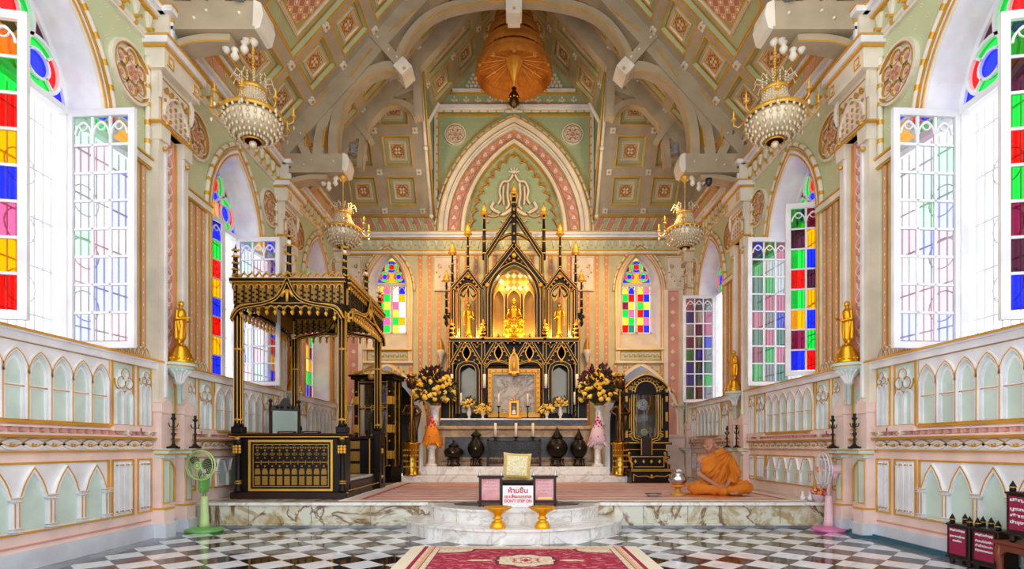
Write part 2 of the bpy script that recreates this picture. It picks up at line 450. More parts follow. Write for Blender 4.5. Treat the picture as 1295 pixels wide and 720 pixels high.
def blob(name, prims, m, parent=None, voxel=.012, smooth=6, loc=None, mfn=None):
    b = MB()
    for p in prims:
        if p[0] == 'e':
            c, r = Vector(p[1]), p[2]; rot = Matrix.Rotation(p[3], 4, p[4]) if len(p) > 3 else Matrix()
            b.M = Matrix.Translation(c) @ rot @ Matrix.Diagonal((*r, 1)); b.ball((0, 0, 0), 1, m, 16)
        else:
            b.M = Matrix(); a, c = Vector(p[1]), Vector(p[2]); r0, r1 = p[3], p[4]; d = (c-a); L = d.length
            t = d.normalized(); pts = []; rs = []
            for i in range(5): th = PI/2*(i/4); pts.append(a-t*r0*math.cos(th)); rs.append(max(1e-4, r0*math.sin(th)))
            for i in range(5): th = PI/2*(i/4); pts.append(c+t*r1*math.sin(th)); rs.append(max(1e-4, r1*math.cos(th)))
            b.tube(pts, rs, m, 12)
    b.M = Matrix(); t = b.build('tmp')
    r = t.modifiers.new('r', 'REMESH'); r.mode = 'VOXEL'; r.voxel_size = voxel; r.use_smooth_shade = True
    if smooth: sm = t.modifiers.new('s', 'SMOOTH'); sm.iterations = smooth; sm.factor = .5
    dg = bpy.context.evaluated_depsgraph_get(); me = bpy.data.meshes.new_from_object(t.evaluated_get(dg))
    old = t.data; bpy.data.objects.remove(t); bpy.data.meshes.remove(old)
    me.name = name; me.materials.clear(); me.materials.append(K[m] if isinstance(m, str) else m)
    if mfn:
        extra = mfn(me)
    for p in me.polygons: p.use_smooth = True
    o = bpy.data.objects.new(name, me); COL.objects.link(o)
    if parent is not None: o.parent = parent
    if loc is not None: o.location = loc
    return o
def text(name, body, size, m, parent, loc, rot=(PI/2, 0, 0), align='CENTER', ex=.0015, bold=0, wmax=None):
    c = bpy.data.curves.new('t', 'FONT'); c.body = body; c.size = size; c.align_x = align; c.extrude = ex; c.offset = bold
    c.space_line = 1.1
    t = bpy.data.objects.new('t', c); COL.objects.link(t); bpy.context.view_layer.update()
    me = bpy.data.meshes.new_from_object(t.evaluated_get(bpy.context.evaluated_depsgraph_get()))
    bpy.data.objects.remove(t); bpy.data.curves.remove(c)
    if wmax:
        xs = [v.co.x for v in me.vertices] or [0, 1]; f = wmax/max(1e-6, max(xs)-min(xs))
        for v in me.vertices: v.co.x *= f
    me.materials.clear(); me.materials.append(K[m])
    o = bpy.data.objects.new(name, me); COL.objects.link(o); o.parent = parent; o.location = loc; o.rotation_euler = rot
    return o
rng = random.Random(11)
W = 4.4; YB = 13.65; RZ = 6.84; SL = math.atan(1.116)
Mback = Matrix(((1, 0, 0, 0), (0, 0, -1, YB), (0, 1, 0, 0), (0, 0, 0, 1)))
def Mside(s): return Matrix(((0, 0, -s, s*W), (1, 0, 0, 0), (0, 1, 0, 0), (0, 0, 0, 1)))
def Mplane(y): return Matrix(((1, 0, 0, 0), (0, 0, -1, y), (0, 1, 0, 0), (0, 0, 0, 1)))
MF = Mplane(0)          # local (x, z, -y)
# ------------------------------------------------------------------ floor, dais, steps
b = MB(); b.rect(-4.1, 1.2, 4.1, 7.42, 0, 'checker')
for x0, x1 in ((-4.5, -4.1), (4.1, 4.5)): b.rect(x0, 1.2, x1, 7.42, 0, 'borderstone')
struct(b.build('floor'))
b = MB(); b.box((-4.4, 7.36, 0), (4.4, 13.7, .34), 'daismarble')
struct(b.build('floor_dais'))
b = MB(); b.box((-4.4, 7.33, .305), (4.4, 7.45, .343), 'whitemarble'); b.box((-4.4, 7.3, .0), (4.4, 7.4, .035), 'borderstone')
b.box((-4.4, 7.33, .035), (4.4, 7.4, .06), 'daismarble')
for x in (-3.6, -2.75, -1.95, 1.75, 2.35, 3.6): b.box((x, 7.357, .06), (x+.008, 7.365, .305), 'borderstone')
struct(b.build('trim_1'))
def halfdisc(ax, ay, y0, n=40): return [(ax*math.cos(PI*i/n), y0-ay*math.sin(PI*i/n)) for i in range(n+1)]
for nm, ax, ay, z0, z1 in (('floor_step', 1.46, 1.36, 0, .17), ('floor_step', 1.16, .98, .17, .343)):
    b = MB(); b.prism(halfdisc(ax-.02, ay-.02, 7.4), z0, z1-.025, 'whitemarble'); b.prism(halfdisc(ax, ay, 7.4), z1-.025, z1, 'whitemarble')
    for a in (25, 52, 74, 100, 128, 155):
        r = math.radians(a); x, y = (ax-.019)*math.cos(r), 7.4-(ay-.019)*math.sin(r)
        b.box((x-.003, y-.002, z0), (x+.003, y+.004, z1-.025), 'daismarble')
    struct(b.build(nm))
b = MB(); b.bbox((-2.36, 11.35, .34), (2.4, 13.6, .49), 'whitemarble', .015); b.bbox((-2.0, 11.6, .49), (2.06, 13.6, .67), 'whitemarble', .015)
struct(b.build('floor_altar_steps'))

# ------------------------------------------------------------------ windows in side walls
HW, SP, RI, SILL, NG = .74, 4.5, 1.2, 2.13, -.38
def classify_tracery(x, y, hw, h):       # x from centre, y above transom -> glass key, as foils
    cs = [(0, h*.60, hw*.42, 'r'), (-hw*.5, h*.24, hw*.36, 'b'), (hw*.5, h*.24, hw*.36, 'b')]
    for cx, cy, r, k in cs:
        d = math.hypot(x-cx, y-cy)
        if d < r*.52: return k
        if d < r:
            a = math.atan2(y-cy, x-cx); q = int((a+2*PI+PI/4) % (2*PI)/(PI/2))
            return [('g', 'b', 'g', 'b'), ('r', 'g', 'r', 'g'), ('r', 'g', 'r', 'g')][cs.index((cx, cy, r, k))][q]
    if y < h*.2 and abs(x) > hw*.7: return 'b'
    if abs(x) < hw*.25: return 'o' if y < h*.5 else 'y'
    return 'd' if (abs(x) > hw*.5) else 'o'
def tracery(b, g, cx, hw, w0, h, outline, n, gl, t=.035):
    N = 44
    def inside(x, y):
        pts = outline; c = False; j = len(pts)-1
        for i in range(len(pts)):
            xi, yi = pts[i]; xj, yj = pts[j]
            if (yi > y) != (yj > y) and x < (xj-xi)*(y-yi)/(yj-yi)+xi: c = not c
            j = i
        return c
    dx = 2*hw/N; M_ = int(h/dx)+1
    for i in range(N):
        for j in range(M_):
            x = -hw+dx*(i+.5); y = dx*(j+.5)
            if inside(cx+x, w0+y): g.rect(cx+x-dx/2, w0+y-dx/2, cx+x+dx/2, w0+y+dx/2, n, gl[classify_tracery(x, y, hw, h)])
    for qx, qy, r in ((0, h*.60, hw*.42), (-hw*.5, h*.24, hw*.36), (hw*.5, h*.24, hw*.36)):
        b.ribbon(circ(cx+qx, w0+qy, r, 28), t, n-.03, n+.04, 'white', True)
        b.ribbon(circ(cx+qx, w0+qy, r*.52, 20), t*.7, n-.02, n+.03, 'white', True)
        for k in range(4):
            a = PI/4+k*PI/2; b.ribbon([(cx+qx+r*.5*math.cos(a), w0+qy+r*.5*math.sin(a)), (cx+qx+r*math.cos(a), w0+qy+r*math.sin(a))], t*.6, n-.02, n+.03, 'white')
def leaf(name, parent, s, Yh, sgn, ang, pal, cols=3, rows=8, w=.735, h=2.5, z0=2.16, vivid=1, cc=None):
    # casement leaf: local x along the leaf from hinge, z up ; hinge at (X,Yh)
    fr = MB(MF); t = .035
    fr.ribbon([(t/2+.005, t/2), (w-t/2, t/2), (w-t/2, h-t/2), (t/2+.005, h-t/2)], .07, -.02, .02, 'white', True)
    x0, x1, y0, y1 = .075, w-.06, .065, h-.06; cw = (x1-x0)/cols; ch = (y1-y0)/rows
    for i in range(1, cols): fr.ribbon([(x0+cw*i, y0), (x0+cw*i, y1)], .026, -.012, .012, 'white')
    for j in range(1, rows): fr.ribbon([(x0, y0+ch*j), (x1, y0+ch*j)], .024, -.012, .012, 'white')
    for i in range(cols):     # little cusped heads in the top row
        cx = x0+cw*(i+.5); yt = y0+ch*(rows-.62)
        a = arch(cx, cw*.44, yt, ch*.42, 6)
        fr.ribbon(a, .018, -.012, .014, 'white'); fr.ribbon(circ(cx, yt+ch*.30, ch*.15, 10), .012, -.01, .012, 'white', True)
    o = fr.build('casement_frame', parent, None)
    g = MB(MF)
    for i in range(cols):
        for j in range(rows): g.rect(x0+cw*i, y0+ch*j, x0+cw*(i+1), y0+ch*(j+1), 0, pal[cc[i][rows-1-j] if cc and i in cc else rng.choice(['r', 'o', 'b', 'g', 'm', 'g', 'b', 'r', 'd', 'p', 'o', 'y'] if vivid else ['b', 'k', 'g', 't', 'm', 'w', 'w', 'k', 'b', 'p'])])
    go = g.build('stained_panes', o)
    hx = s*(W-NG); o.location = (hx-s*.03, Yh, z0)
    # closed leaf points along Y (sgn); opening turns it into the room (towards -s X)
    dirv = Vector((-s*math.sin(ang), sgn*math.cos(ang))); o.rotation_euler = (0, 0, math.atan2(dirv.y, dirv.x))
    hg = MB()
    for z in (.3, 1.25, 2.2): hg.lathe([(.012, -.05), (.012, .05)], 'white', (0, 0, z), 8)
    hg.build('hinge', o)
    return o
def side_window(k, s, uc, a_near, a_far, vn, vf, cc=None):
    root = struct(thing('window_%d' % k, None, None))
    b = MB(Mside(s)); g = MB(Mside(s)); n = NG
    ol = [(uc-HW, 4.66)]+arch(uc, HW, SP, RI, 10)[1:-1]+[(uc+HW, 4.66)]
    ol = [p for p in ol if p[1] >= 4.66]
    b.ribbon([(uc-HW+.02, SILL)]+arch(uc, HW-.02, SP, RI-.03)+[(uc+HW-.02, SILL)], .06, n-.05, n+.03, 'white')
    b.ribbon([(uc-HW, 4.66), (uc+HW, 4.66)], .07, n-.05, n+.05, 'white')
    b.ribbon([(uc-HW, SILL+.02), (uc+HW, SILL+.02)], .05, n-.05, n+.04, 'white')
    tracery(b, g, uc, HW-.03, 4.69, SP+RI-4.69, ol, n, GL)
    b.build('window_frame', root); g.build('tracery_glass', root)
    gr = MB(Mside(s))                        # iron security grille outside
    for i in range(15):
        u = uc-HW+.05+i*.1; gr.box((u-.006, SILL, n-.16), (u+.006, 4.66, n-.148), 'wire')
    for w in (2.45, 2.95, 3.45, 3.95, 4.45): gr.box((uc-HW, w-.008, n-.165), (uc+HW, w+.008, n-.145), 'wire')
    for w in (2.7, 3.3, 3.9): gr.ribbon(circ(uc+.35, w, .17, 18), .012, n-.16, n-.15, 'wire', True)
    gr.build('iron_grille', root)
    leaf('leaf', root, s, uc-HW+.02, 1, a_near, vn, cc=cc)
    leaf('leaf', root, s, uc+HW-.02, -1, a_far, vf, vivid=vf is GL)
DEG = PI/180
BAYS = [(3.2, 6.83, 5.075), (6.83, 10.33, 8.6), (10.33, YB, 12.12)]
side_window(1, -1, 5.075, 80*DEG, 86*DEG, GL, GP, {2: 'ogrobpor', 1: 'gboomrgd'})
side_window(2, -1, 8.6, 12*DEG, 87*DEG, GL, GP, {2: 'bgrobrob', 1: 'bgrobmor', 0: 'grbmoggb'})
side_window(3, -1, 12.12, 1*DEG, 1*DEG, GL, GL)
side_window(4, 1, 5.075, 80*DEG, 86*DEG, GL, GP, {2: 'gdgrgmdb', 1: 'rmogbdbr'})
side_window(5, 1, 8.6, 78*DEG, 88*DEG, GL, GM, {2: 'gdgrgomb', 1: 'mobdobgr', 0: 'brdgrobm'})
side_window(6, 1, 12.12, 2*DEG, 92*DEG, GL, GM)

# ------------------------------------------------------------------ side walls
def rosette(b, u, w, r, n=.0):
    b.prism(circ(u, w, r, 24), 0, n+.012, 'cream')
    b.ribbon(circ(u, w, r, 28), .035, 0, n+.05, 'cream', True); b.ribbon(circ(u, w, r*.93, 28), .014, 0, n+.055, 'golddull', True)
    for k in range(6):
        a = k*PI/3+PI/6; x, y = u+r*.56*math.cos(a), w+r*.56*math.sin(a)
        b.ribbon(circ(x, y, r*.30, 14), .02, 0, n+.035, 'cream', True); b.ribbon(circ(x, y, r*.25, 12), .009, 0, n+.04, 'golddull', True)
        b.prism(circ(x, y, r*.09, 6), 0, n+.03, 'rose')
    b.prism(circ(u, w, r*.28, 12), 0, n+.03, 'cream')
    for k in range(4):
        a = k*PI/2; b.prism(circ(u+r*.16*math.cos(a), w+r*.16*math.sin(a), r*.12, 8), 0, n+.045, 'rose')
    for k in range(4):
        a = k*PI/2+PI/4; b.prism(circ(u+r*.15*math.cos(a), w+r*.15*math.sin(a), r*.07, 6), 0, n+.05, 'golddull')
def goldframe(b, u0, w0, u1, w1, n0, n1, t=.022, m='gold'):
    b.ribbon(rectp(u0, w0, u1, w1), t*.8, n0, n0+min(.016, n1-n0), m, True)
def chainstrip(b, u, w0, w1, n, wd=.08, m='chain'):
    b.rect(u-wd/2, w0, u+wd/2, w1, n, m, [(0, w0), (1, w0), (1, w1), (0, w1)])
    for e in (-1, 1): b.ribbon([(u+e*wd/2, w0), (u+e*wd/2, w1)], .009, 0, n+.004, 'golddull')
def rope(b, pts2, n, r=.035):
    L = []
    for i in range(len(pts2)-1):
        (x0, y0), (x1, y1) = pts2[i], pts2[i+1]; k = max(1, round(math.hypot(x1-x0, y1-y0)/.055))
        for j in range(k): L.append((x0+(x1-x0)*j/k, y0+(y1-y0)*j/k, n))
    L.append((*pts2[-1], n)); b.tube(L, r, 'cream', 6, False, 'gold', 4)
def wall_above(b, uc, hw, sp, ri, u0, u1, w0, w1, m, n=0):
    A = arch(uc, hw, sp, ri)
    b.rect(u0, w0, uc-hw, w1, n, m); b.rect(uc+hw, w0, u1, w1, n, m)
    if w0 < sp: return
    for (x0, y0), (x1, y1) in zip(A, A[1:]): b.face([(x0, y0, n), (x1, y1, n), (x1, w1, n), (x0, w1, n)], m)
def lancets(b, u0, u1, w0, w1, k, n, mintm='mint'):       # tall upper dado arcade
    b.rect(u0, w0, u1, w1, n, mintm); p = (u1-u0)/k; H = w1-w0
    for i in range(k):
        c = u0+p*(i+.5); A = arch(c, p*.5, w1-.27, .21, 6)
        for (x0, y0), (x1, y1) in zip(A, A[1:]): b.face([(x0, y0, n+.02), (x1, y1, n+.02), (x1, w1, n+.02), (x0, w1, n+.02)], 'white')
        b.ribbon(A, .03, n, n+.035, 'white'); b.ribbon(A, .009, n+.03, n+.038, 'gold')
        b.ribbon([(c-p*.36, w0), (c-p*.36, w1-.30)]+[(x, y) for x, y in arch(c, p*.36, w1-.30, .17, 5)]+[(c+p*.36, w0)], .022, n, n+.012, 'white')
    for i in range(k+1):
        x = u0+p*i; b.ribbon([(x, w0), (x, w1-.25)], .03, n, n+.03, 'white'); b.ribbon([(x, w0), (x, w1-.25)], .009, n+.028, n+.034, 'gold')
    b.ribbon([(u0, w0+H*.43), (u1, w0+H*.43)], .009, n+.0, n+.012, 'gold'); b.ribbon([(u0, w0+H*.43), (u1, w0+H*.43)], .03, n, n+.008, 'white')
def trefwindow(b, u0, u1, w0, w1, n):     # small panel: trefoil over two lancets
    b.rect(u0, w0, u1, w1, n, 'mint'); c = (u0+u1)/2; hw = (u1-u0)/2-.015; cy = w1-hw-.04
    for dx, dy in ((0, .42), (-.44, -.28), (.44, -.28)):
        b.ribbon(circ(c+dx*hw, cy+dy*hw, hw*.42, 14), .022, n, n+.03, 'white', True); b.ribbon(circ(c+dx*hw, cy+dy*hw, hw*.46, 14), .008, n+.024, n+.034, 'golddull', True)
    b.prism(circ(c, cy, hw*.15, 8), n, n+.05, 'cream')
    A = arch(c, hw, cy-.02, hw*1.1, 6); b.ribbon(circ(c, cy, hw*1.0, 20, PI, 2*PI), .01, n, n+.015, 'golddull')
    for e in (-1, 1):
        b.ribbon([(c+e*hw*.5-hw*.42, w0)]+arch(c+e*hw*.5, hw*.42, cy-hw*1.5, hw*.62, 5)+[(c+e*hw*.5+hw*.42, w0)], .016, n, n+.03, 'white')
    b.ribbon([(c, w0), (c, cy-hw)], .010, n, n+.02, 'golddull')
def ogees(b, u0, u1, w0, w1, k, n):       # lower dado arcade with little columns
    b.rect(u0, w0, u1, w1, n, 'white'); p = (u1-u0)/k
    for i in range(k):
        c = u0+p*(i+.5); hw = p*.5-.045; sp = w0+(w1-w0)*.5
        A = crs([(c-hw, sp), (c-hw*.82, sp+.06), (c-hw*.72, sp+.1), (c-hw*.45, sp+.17), (c, w1-.045)], 3)
        A = A+[(2*c-x, y) for x, y in A[-2::-1]]
        b.prism([(c+hw, w0+.02), (c-hw, w0+.02)][::-1]+A[::-1], n, n+.006, 'mint')
        b.ribbon(A, .035, n, n+.03, 'white'); b.ribbon(offset(A, .008), .011, n+.026, n+.034, 'gold')
    for i in range(k+1):
        x = u0+p*i; h = .035
        if i == 0: x += .04
        if i == k: x -= .04
        b.prism(rectp(x-h, w0, x+h, w0+(w1-w0)*.5), n, n+.04, 'white')
        for dx in (-.6, .6): b.ribbon([(x+h*dx, w0+.05), (x+h*dx, w0+(w1-w0)*.44)], .006, n, n+.046, 'golddull')
        for y, hh in ((w0+.0, .02), (w0+.035, .012), (w0+(w1-w0)*.5-.03, .014), (w0+(w1-w0)*.5, .02)):
            b.prism(rectp(x-h-.012, y, x+h+.012, y+hh), n, n+.055, 'white'); b.prism(rectp(x-h-.012, y+hh*.3, x+h+.012, y+hh*.6), n, n+.058, 'golddull')
def linenfold(b, u0, u1, w0, w1, n):
    b.rect(u0, w0, u1, w1, n, 'white'); k = 6; p = (u1-u0-.04)/k
    for i in range(k):
        c = u0+.02+p*(i+.5)
        b.prism([(c-p*.42, w0+.04), (c, w0+.02), (c+p*.42, w0+.04), (c+p*.42, w1-.04), (c, w1-.02), (c-p*.42, w1-.04)], n, n+.012+.012*(i % 2), 'white')
        if i in (2, 4): b.ribbon([(c-p*.5, w0+.06), (c-p*.5, w1-.06)], .005, n, n+.014, 'golddull')
        b.prism(circ(c, w1-.045, .008, 5), n, n+.03, 'golddull'); b.prism(circ(c, w0+.045, .008, 5), n, n+.03, 'golddull')
def scrollband(b, u0, u1, w0, w1, n):
    b.rect(u0, w0, u1, w1, n, 'white'); c = (w0+w1)/2; A = (w1-w0)*.36; P = .21; k = max(1, round((u1-u0)/P)); P = (u1-u0)/k
    for ph in (0, PI):
        pts = [(u0+(u1-u0)*i/(k*8), c+A*math.sin(2*PI*i/16+ph)) for i in range(k*8+1)]
        b.ribbon(pts, .026, n, n+.012, 'white'); b.ribbon(offset(pts, .013), .006, n, n+.016, 'gold')
    for i in range(k):
        x = u0+P*(i+.5); b.ribbon([(x+.027*t/8*math.cos(t*.8), c+.027*t/8*math.sin(t*.8)) for t in range(2, 9)], .007, n, n+.016, 'gold')
def side_wall(s):
    nm = 'left' if s < 0 else 'right'
    b = MB(Mside(s)); up = MB(Mside(s)); da = MB(Mside(s)); co = MB(Mside(s)); pi = MB(Mside(s)); rv = MB(Mside(s))
    # upper wall surfaces
    for u0, u1, uc in BAYS:
        wall_above(b, uc, HW, SP, RI, u0, u1, 2.0, SP, 'stripe'); wall_above(b, uc, HW, SP, RI, u0, u1, SP, 6.0, 'sagespots')
        b.rect(uc-HW, 0, uc+HW, SILL, .0, 'pink')
        O = [(uc-HW, SILL)]+arch(uc, HW, SP, RI)+[(uc+HW, SILL)]
        for (x0, y0), (x1, y1) in zip(O, O[1:]): rv.face([(x0, y0, 0), (x1, y1, 0), (x1, y1, NG-.1), (x0, y0, NG-.1)], 'white')
        rv.face([(uc-HW, SILL, 0), (uc+HW, SILL, 0), (uc+HW, SILL, NG-.1), (uc-HW, SILL, NG-.1)], 'white')
        J = lambda d: [(uc-HW-d, SILL)]+arch(uc, HW+d, SP, RI+d*1.3)+[(uc+HW+d, SILL)]
        up.ribbon(J(.055), .11, 0, .03, 'cream'); up.ribbon(J(.02), .016, 0, .045, 'gold'); up.ribbon(J(.085), .02, 0, .05, 'gold'); up.ribbon(J(.05), .03, 0, .04, 'white')
        rope(up, arch(uc, HW+.145, SP, RI+.19), .03, .034)
        for e in (-1, 1):
            x0, x1 = (u0+.34, uc-HW-.13) if e < 0 else (uc+HW+.13, u1-.34)
            if x1-x0 < .15: continue
            k = max(1, round((x1-x0)/.15)); p = (x1-x0)/k
            for i in range(k): chainstrip(up, x0+p*(i+.5), 2.28, 4.42, .02, .072)
            for i in range(k*2):
                up.ribbon(arch(x0+p*(i*.5+.25), p*.42, 2.14, .13, 4), .02, 0, .03, 'cream'); up.ribbon(arch(x0+p*(i*.5+.25), p*.42, 2.14, .13, 4), .007, 0, .036, 'golddull')
            up.prism(rectp(x0-.1, 4.45, x1+.1, 4.53), 0, .06, 'cream'); up.prism(rectp(x0-.1, 4.535, x1+.1, 4.555), 0, .075, 'gold'); up.prism(rectp(x0-.1, 4.43, x1+.1, 4.445), 0, .045, 'gold')
            rosette(up, (uc-1.14) if e < 0 else min(uc+1.14, u1-.33), 5.38, .31)
        # dado
        P0, P1 = uc-.73, min(uc+.73, u1-.66)
        lancets(da, P0, P1, 1.345, 2.02, 6, .052); goldframe(da, P0-.012, 1.335, P1+.012, 2.03, .05, .085)
        lo = .34 if uc < 7 else .52
        ogees(da, P0, P1, lo, .94, 4, .052); goldframe(da, P0-.012, lo-.01, P1+.012, .95, .05, .08)
        sm = []
        x = uc-.80
        for a, c in ((uc-1.13, uc-.79), (uc-1.44, uc-1.19), (uc+.79, uc+1.13), (uc+1.19, uc+1.43)):
            if a < u0+.26 or c > u1-.26: continue
            trefwindow(da, a+.02, c-.02, 1.345, 2.02, .052); goldframe(da, a+.008, 1.335, c-.008, 2.03, .05, .085)
            linenfold(da, a+.02, c-.02, lo, .94, .052); goldframe(da, a+.008, lo-.01, c-.008, .95, .05, .08)
            da.prism([(a-.04, 1.27), (a-.04, 1.31), (a+.02, 1.335), (c-.02, 1.335), (c+.04, 1.31), (c+.04, 1.27)], .05, .12, 'pink')
            q = (a+c)/2
            for k in range(4): da.prism(circ(q+.02*math.cos(k*PI/2), 1.25+.02*math.sin(k*PI/2), .016, 6), .05, .13, 'cream')
            da.prism(circ(q, 1.25, .01, 6), .05, .14, 'gold')
        scrollband(da, u0+.3, u1-.3, 1.07, 1.17, .055)
    b.rect(3.2, 0, YB, SILL-.09, .05, 'pink')
    da.rect(3.2, 1.33, YB, 2.03, .051, 'white')
    da.prism(rectp(3.2, 2.03, YB, 2.1), .0, .10, 'white'); da.prism(rectp(3.2, 2.1, YB, 2.13), 0, .12, 'white'); da.prism(rectp(3.2, 2.12, YB, 2.14), 0, .135, 'gold')
    da.prism(rectp(3.2, 1.31, YB, 1.328), .05, .085, 'gold'); da.prism(rectp(3.2, 1.045, YB, 1.06), .05, .075, 'gold')
    da.prism(rectp(3.2, 1.18, YB, 1.205), .05, .12, 'golddull'); da.prism(rectp(3.2, 1.205, YB, 1.225), .05, .1, 'pink')
    u = 3.3
    while u < YB-.1:
        da.prism(rectp(u, 1.235, u+.045, 1.27), .05, .085, 'rose'); u += .105
    da.prism(rectp(3.2, 1.275, YB, 1.29), .05, .095, 'pink'); da.prism(rectp(3.2, .205, YB, .225), .05, .058, 'rose')
    # cornice
    rope(co, [(3.2, 6.0), (YB, 6.0)], .03, .035)
    co.rect(3.2, 6.0, YB, 6.32, .012, 'sagespots'); co.prism(rectp(3.2, 5.93, YB, 5.965), 0, .04, 'cream')
    u = 3.3
    while u < YB-.1:
        co.prism([(u, 6.27), (u+.09, 6.27), (u+.07, 6.18), (u+.045, 6.1), (u+.02, 6.18)], .01, .05, 'cream'); co.prism(circ(u+.045, 6.09, .02, 6), .01, .06, 'gold')
        co.prism(circ(u+.15, 6.17, .018, 6), .01, .03, 'gold'); u += .21
    for w0, w1, n1, m in ((6.30, 6.325, .07, 'gold'), (6.325, 6.36, .1, 'white'), (6.36, 6.42, .16, 'white'), (6.42, 6.435, .175, 'gold'), (6.80, 6.84, .12, 'white'), (6.785, 6.80, .09, 'gold'), (6.84, 6.87, .16, 'taupe')):
        co.prism(rectp(3.2, w0, YB, w1), -.05, n1, m)
    co.face([(3.2, 6.42, .10), (YB, 6.42, .10), (YB, 6.84, .02), (3.2, 6.84, .02)], 'pinkband', [(3.2, 0), (YB, 0), (YB, .42), (3.2, .42)])
    # piers
    for uc in (3.2, 6.83, 10.33, YB-.02):
        for e in (-1, 1):
            if uc > 13 and e > 0: continue
            if uc < 4 and e < 0: continue
            a, c = (uc-.32, uc-.13) if e < 0 else (uc+.13, uc+.32)
            pi.bbox2 = None
            pi.prism([(a, 0), (c, 0), (c, .17), (a, .17)], 0, .23, 'plinth')
            pi.prism(rectp(a, .17, c, .34), 0, .21, 'pink'); pi.prism(rectp(a-.005, .34, c+.005, .36), 0, .22, 'gold')
            pi.prism(rectp(a+.01, .36, c-.01, 1.62), 0, .17, 'pink'); pi.prism(rectp(a+.04, .42, c-.04, .92), .17, .176, 'mint')
            goldframe(pi, a+.035, .41, c-.035, .93, .17, .182, .01)
            for w0, w1, n1, m in ((.96, 1.0, .21, 'mint'), (1.0, 1.015, .25, 'gold'), (1.015, 1.05, .28, 'mint'), (1.05, 1.065, .31, 'gold'), (1.065, 1.075, .3, 'mint')):
                pi.prism(rectp(a+.0-(n1-.2)*.3, w0, c+(n1-.2)*.3, w1), .1, n1, m)
            pi.prism([(a-.005, 1.52), (a+.02, 1.50), (c-.02, 1.50), (c+.005, 1.52), (c+.005, 1.62), ((a+c)/2, 1.68), (a-.005, 1.62)], 0, .185, 'pink')
            pi.prism(rectp(a+.025, 1.62, c-.02, 4.98), 0, .125, 'cream'); pi.ribbon([(c-.045 if e < 0 else a+.045, 1.7), (c-.045 if e < 0 else a+.045, 4.9)], .03, 0, .15, 'white')
            pi.prism([(a+.02, 4.8), (c-.015, 4.8), (c+.0, 4.98), (a-.0, 4.98)], 0, .17, 'cream')
            pi.ball(((a+c)/2, 4.72, .16), .03, 'gold', 8); pi.ball(((a+c)/2, 5.03, .18), .03, 'gold', 8)
            ue = a-.03 if e < 0 else c+.03
            rope(pi, [(ue, 4.55), (ue, 5.75)], .03, .032)
        pi.prism(rectp(uc-.13, 0, uc+.13, .17), 0, .1, 'plinth'); pi.rect(uc-.13, .17, uc+.13, 2.0, .06, 'pink')
        pi.rect(uc-.10, .4, uc+.10, .95, .065, 'mint'); pi.ribbon([(uc-.09, .4)]+arch(uc, .09, .78, .13, 5)+[(uc+.09, .4)], .016, 0, .085, 'gold')
        pi.rect(uc-.10, 1.1, uc+.10, 1.85, .065, 'mint'); pi.ribbon([(uc-.105, 1.08), (uc-.105, 1.9)], .014, 0, .085, 'gold'); pi.ribbon([(uc+.105, 1.08), (uc+.105, 1.9)], .014, 0, .085, 'gold')
        for w in (1.25, 1.45, 1.65): pi.ribbon([(uc-.06*math.sin(t/9*2*PI), w+(t-4.5)*.022) for t in range(10)], .012, .06, .075, 'cream')
        pi.rect(uc-.13, 2.0, uc+.13, 4.98, .055, 'vine', [(0, 2.0), (1, 2.0), (1, 4.98), (0, 4.98)])
        for e in (-1, 1): pi.ribbon([(uc+e*.125, 2.1), (uc+e*.125, 4.95)], .016, 0, .08, 'gold')
        # bracket of the statue
        pr = [(.03, 1.86), (.05, 1.9), (.06, 1.96), (.10, 2.0), (.12, 2.04), (.17, 2.07), (.18, 2.1), (.19, 2.12), (.19, 2.14)]
        pi.lathe([(.001, 1.62), (.03, 1.64), (.03, 1.86)]+pr, 'mint', (uc, .0, .19), 16, mod=None, axis='y')
        pi.lathe([(.185, 2.095), (.197, 2.1), (.185, 2.108)], 'gold', (uc, 0, .19), 16, axis='y'); pi.lathe([(.06, 1.955), (.07, 1.965), (.06, 1.975)], 'gold', (uc, 0, .19), 16, axis='y')
        for k in range(9):
            a = PI*k/8-PI/2; x, y = math.sin(a), math.cos(a)
            pi.tube([(uc+.04*x, 1.9, .19+.04*y), (uc+.09*x, 2.0, .19+.09*y), (uc+.15*x, 2.05, .19+.15*y)], .012, 'white', 5)
        # capital
        hw = .34
        pi.prism(rectp(uc-hw+.02, 4.98, uc+hw-.02, 5.62), 0, .14, 'cream'); pi.prism(rectp(uc-hw-.02, 5.62, uc+hw+.02, 5.86), 0, .24, 'cream')
        pi.prism(rectp(uc-hw-.03, 4.98, uc+hw+.03, 5.0), 0, .19, 'gold')
        goldframe(pi, uc-hw+.07, 5.06, uc+hw-.07, 5.56, .14, .15, .014, 'golddull')
        for k in range(5):
            x = uc-.2+.1*k
            pi.ribbon([(x+.05*t/10*math.cos(t*.75), 5.45+.05*t/10*math.sin(t*.75)) for t in range(2, 11)], .012, .14, .165, 'golddull')
            [pi.prism(circ(x, 5.12+.07*t, .022, 6), .14, .155, 'golddull' if (t+k) % 2 else 'rose') for t in range(4)]
        pi.ribbon(arch(uc, .24, 5.12, .33, 6), .022, .14, .175, 'cream')
        for e in (-1, 1):
            q = uc+e*(hw-.08); pi.ribbon([(q-.06, 5.68), (q+.06, 5.68), (q+.06, 5.8), (q-.03, 5.8), (q-.03, 5.72), (q+.02, 5.72)], .014, .24, .25, 'gold')
            for t in range(3):
                x = uc+e*hw*(.9); pi.tube([(x, 5.62, .15), (x+e*.02, 5.52-.05*t, .17), (x, 5.4-.05*t, .15)], .02, 'cream', 5)
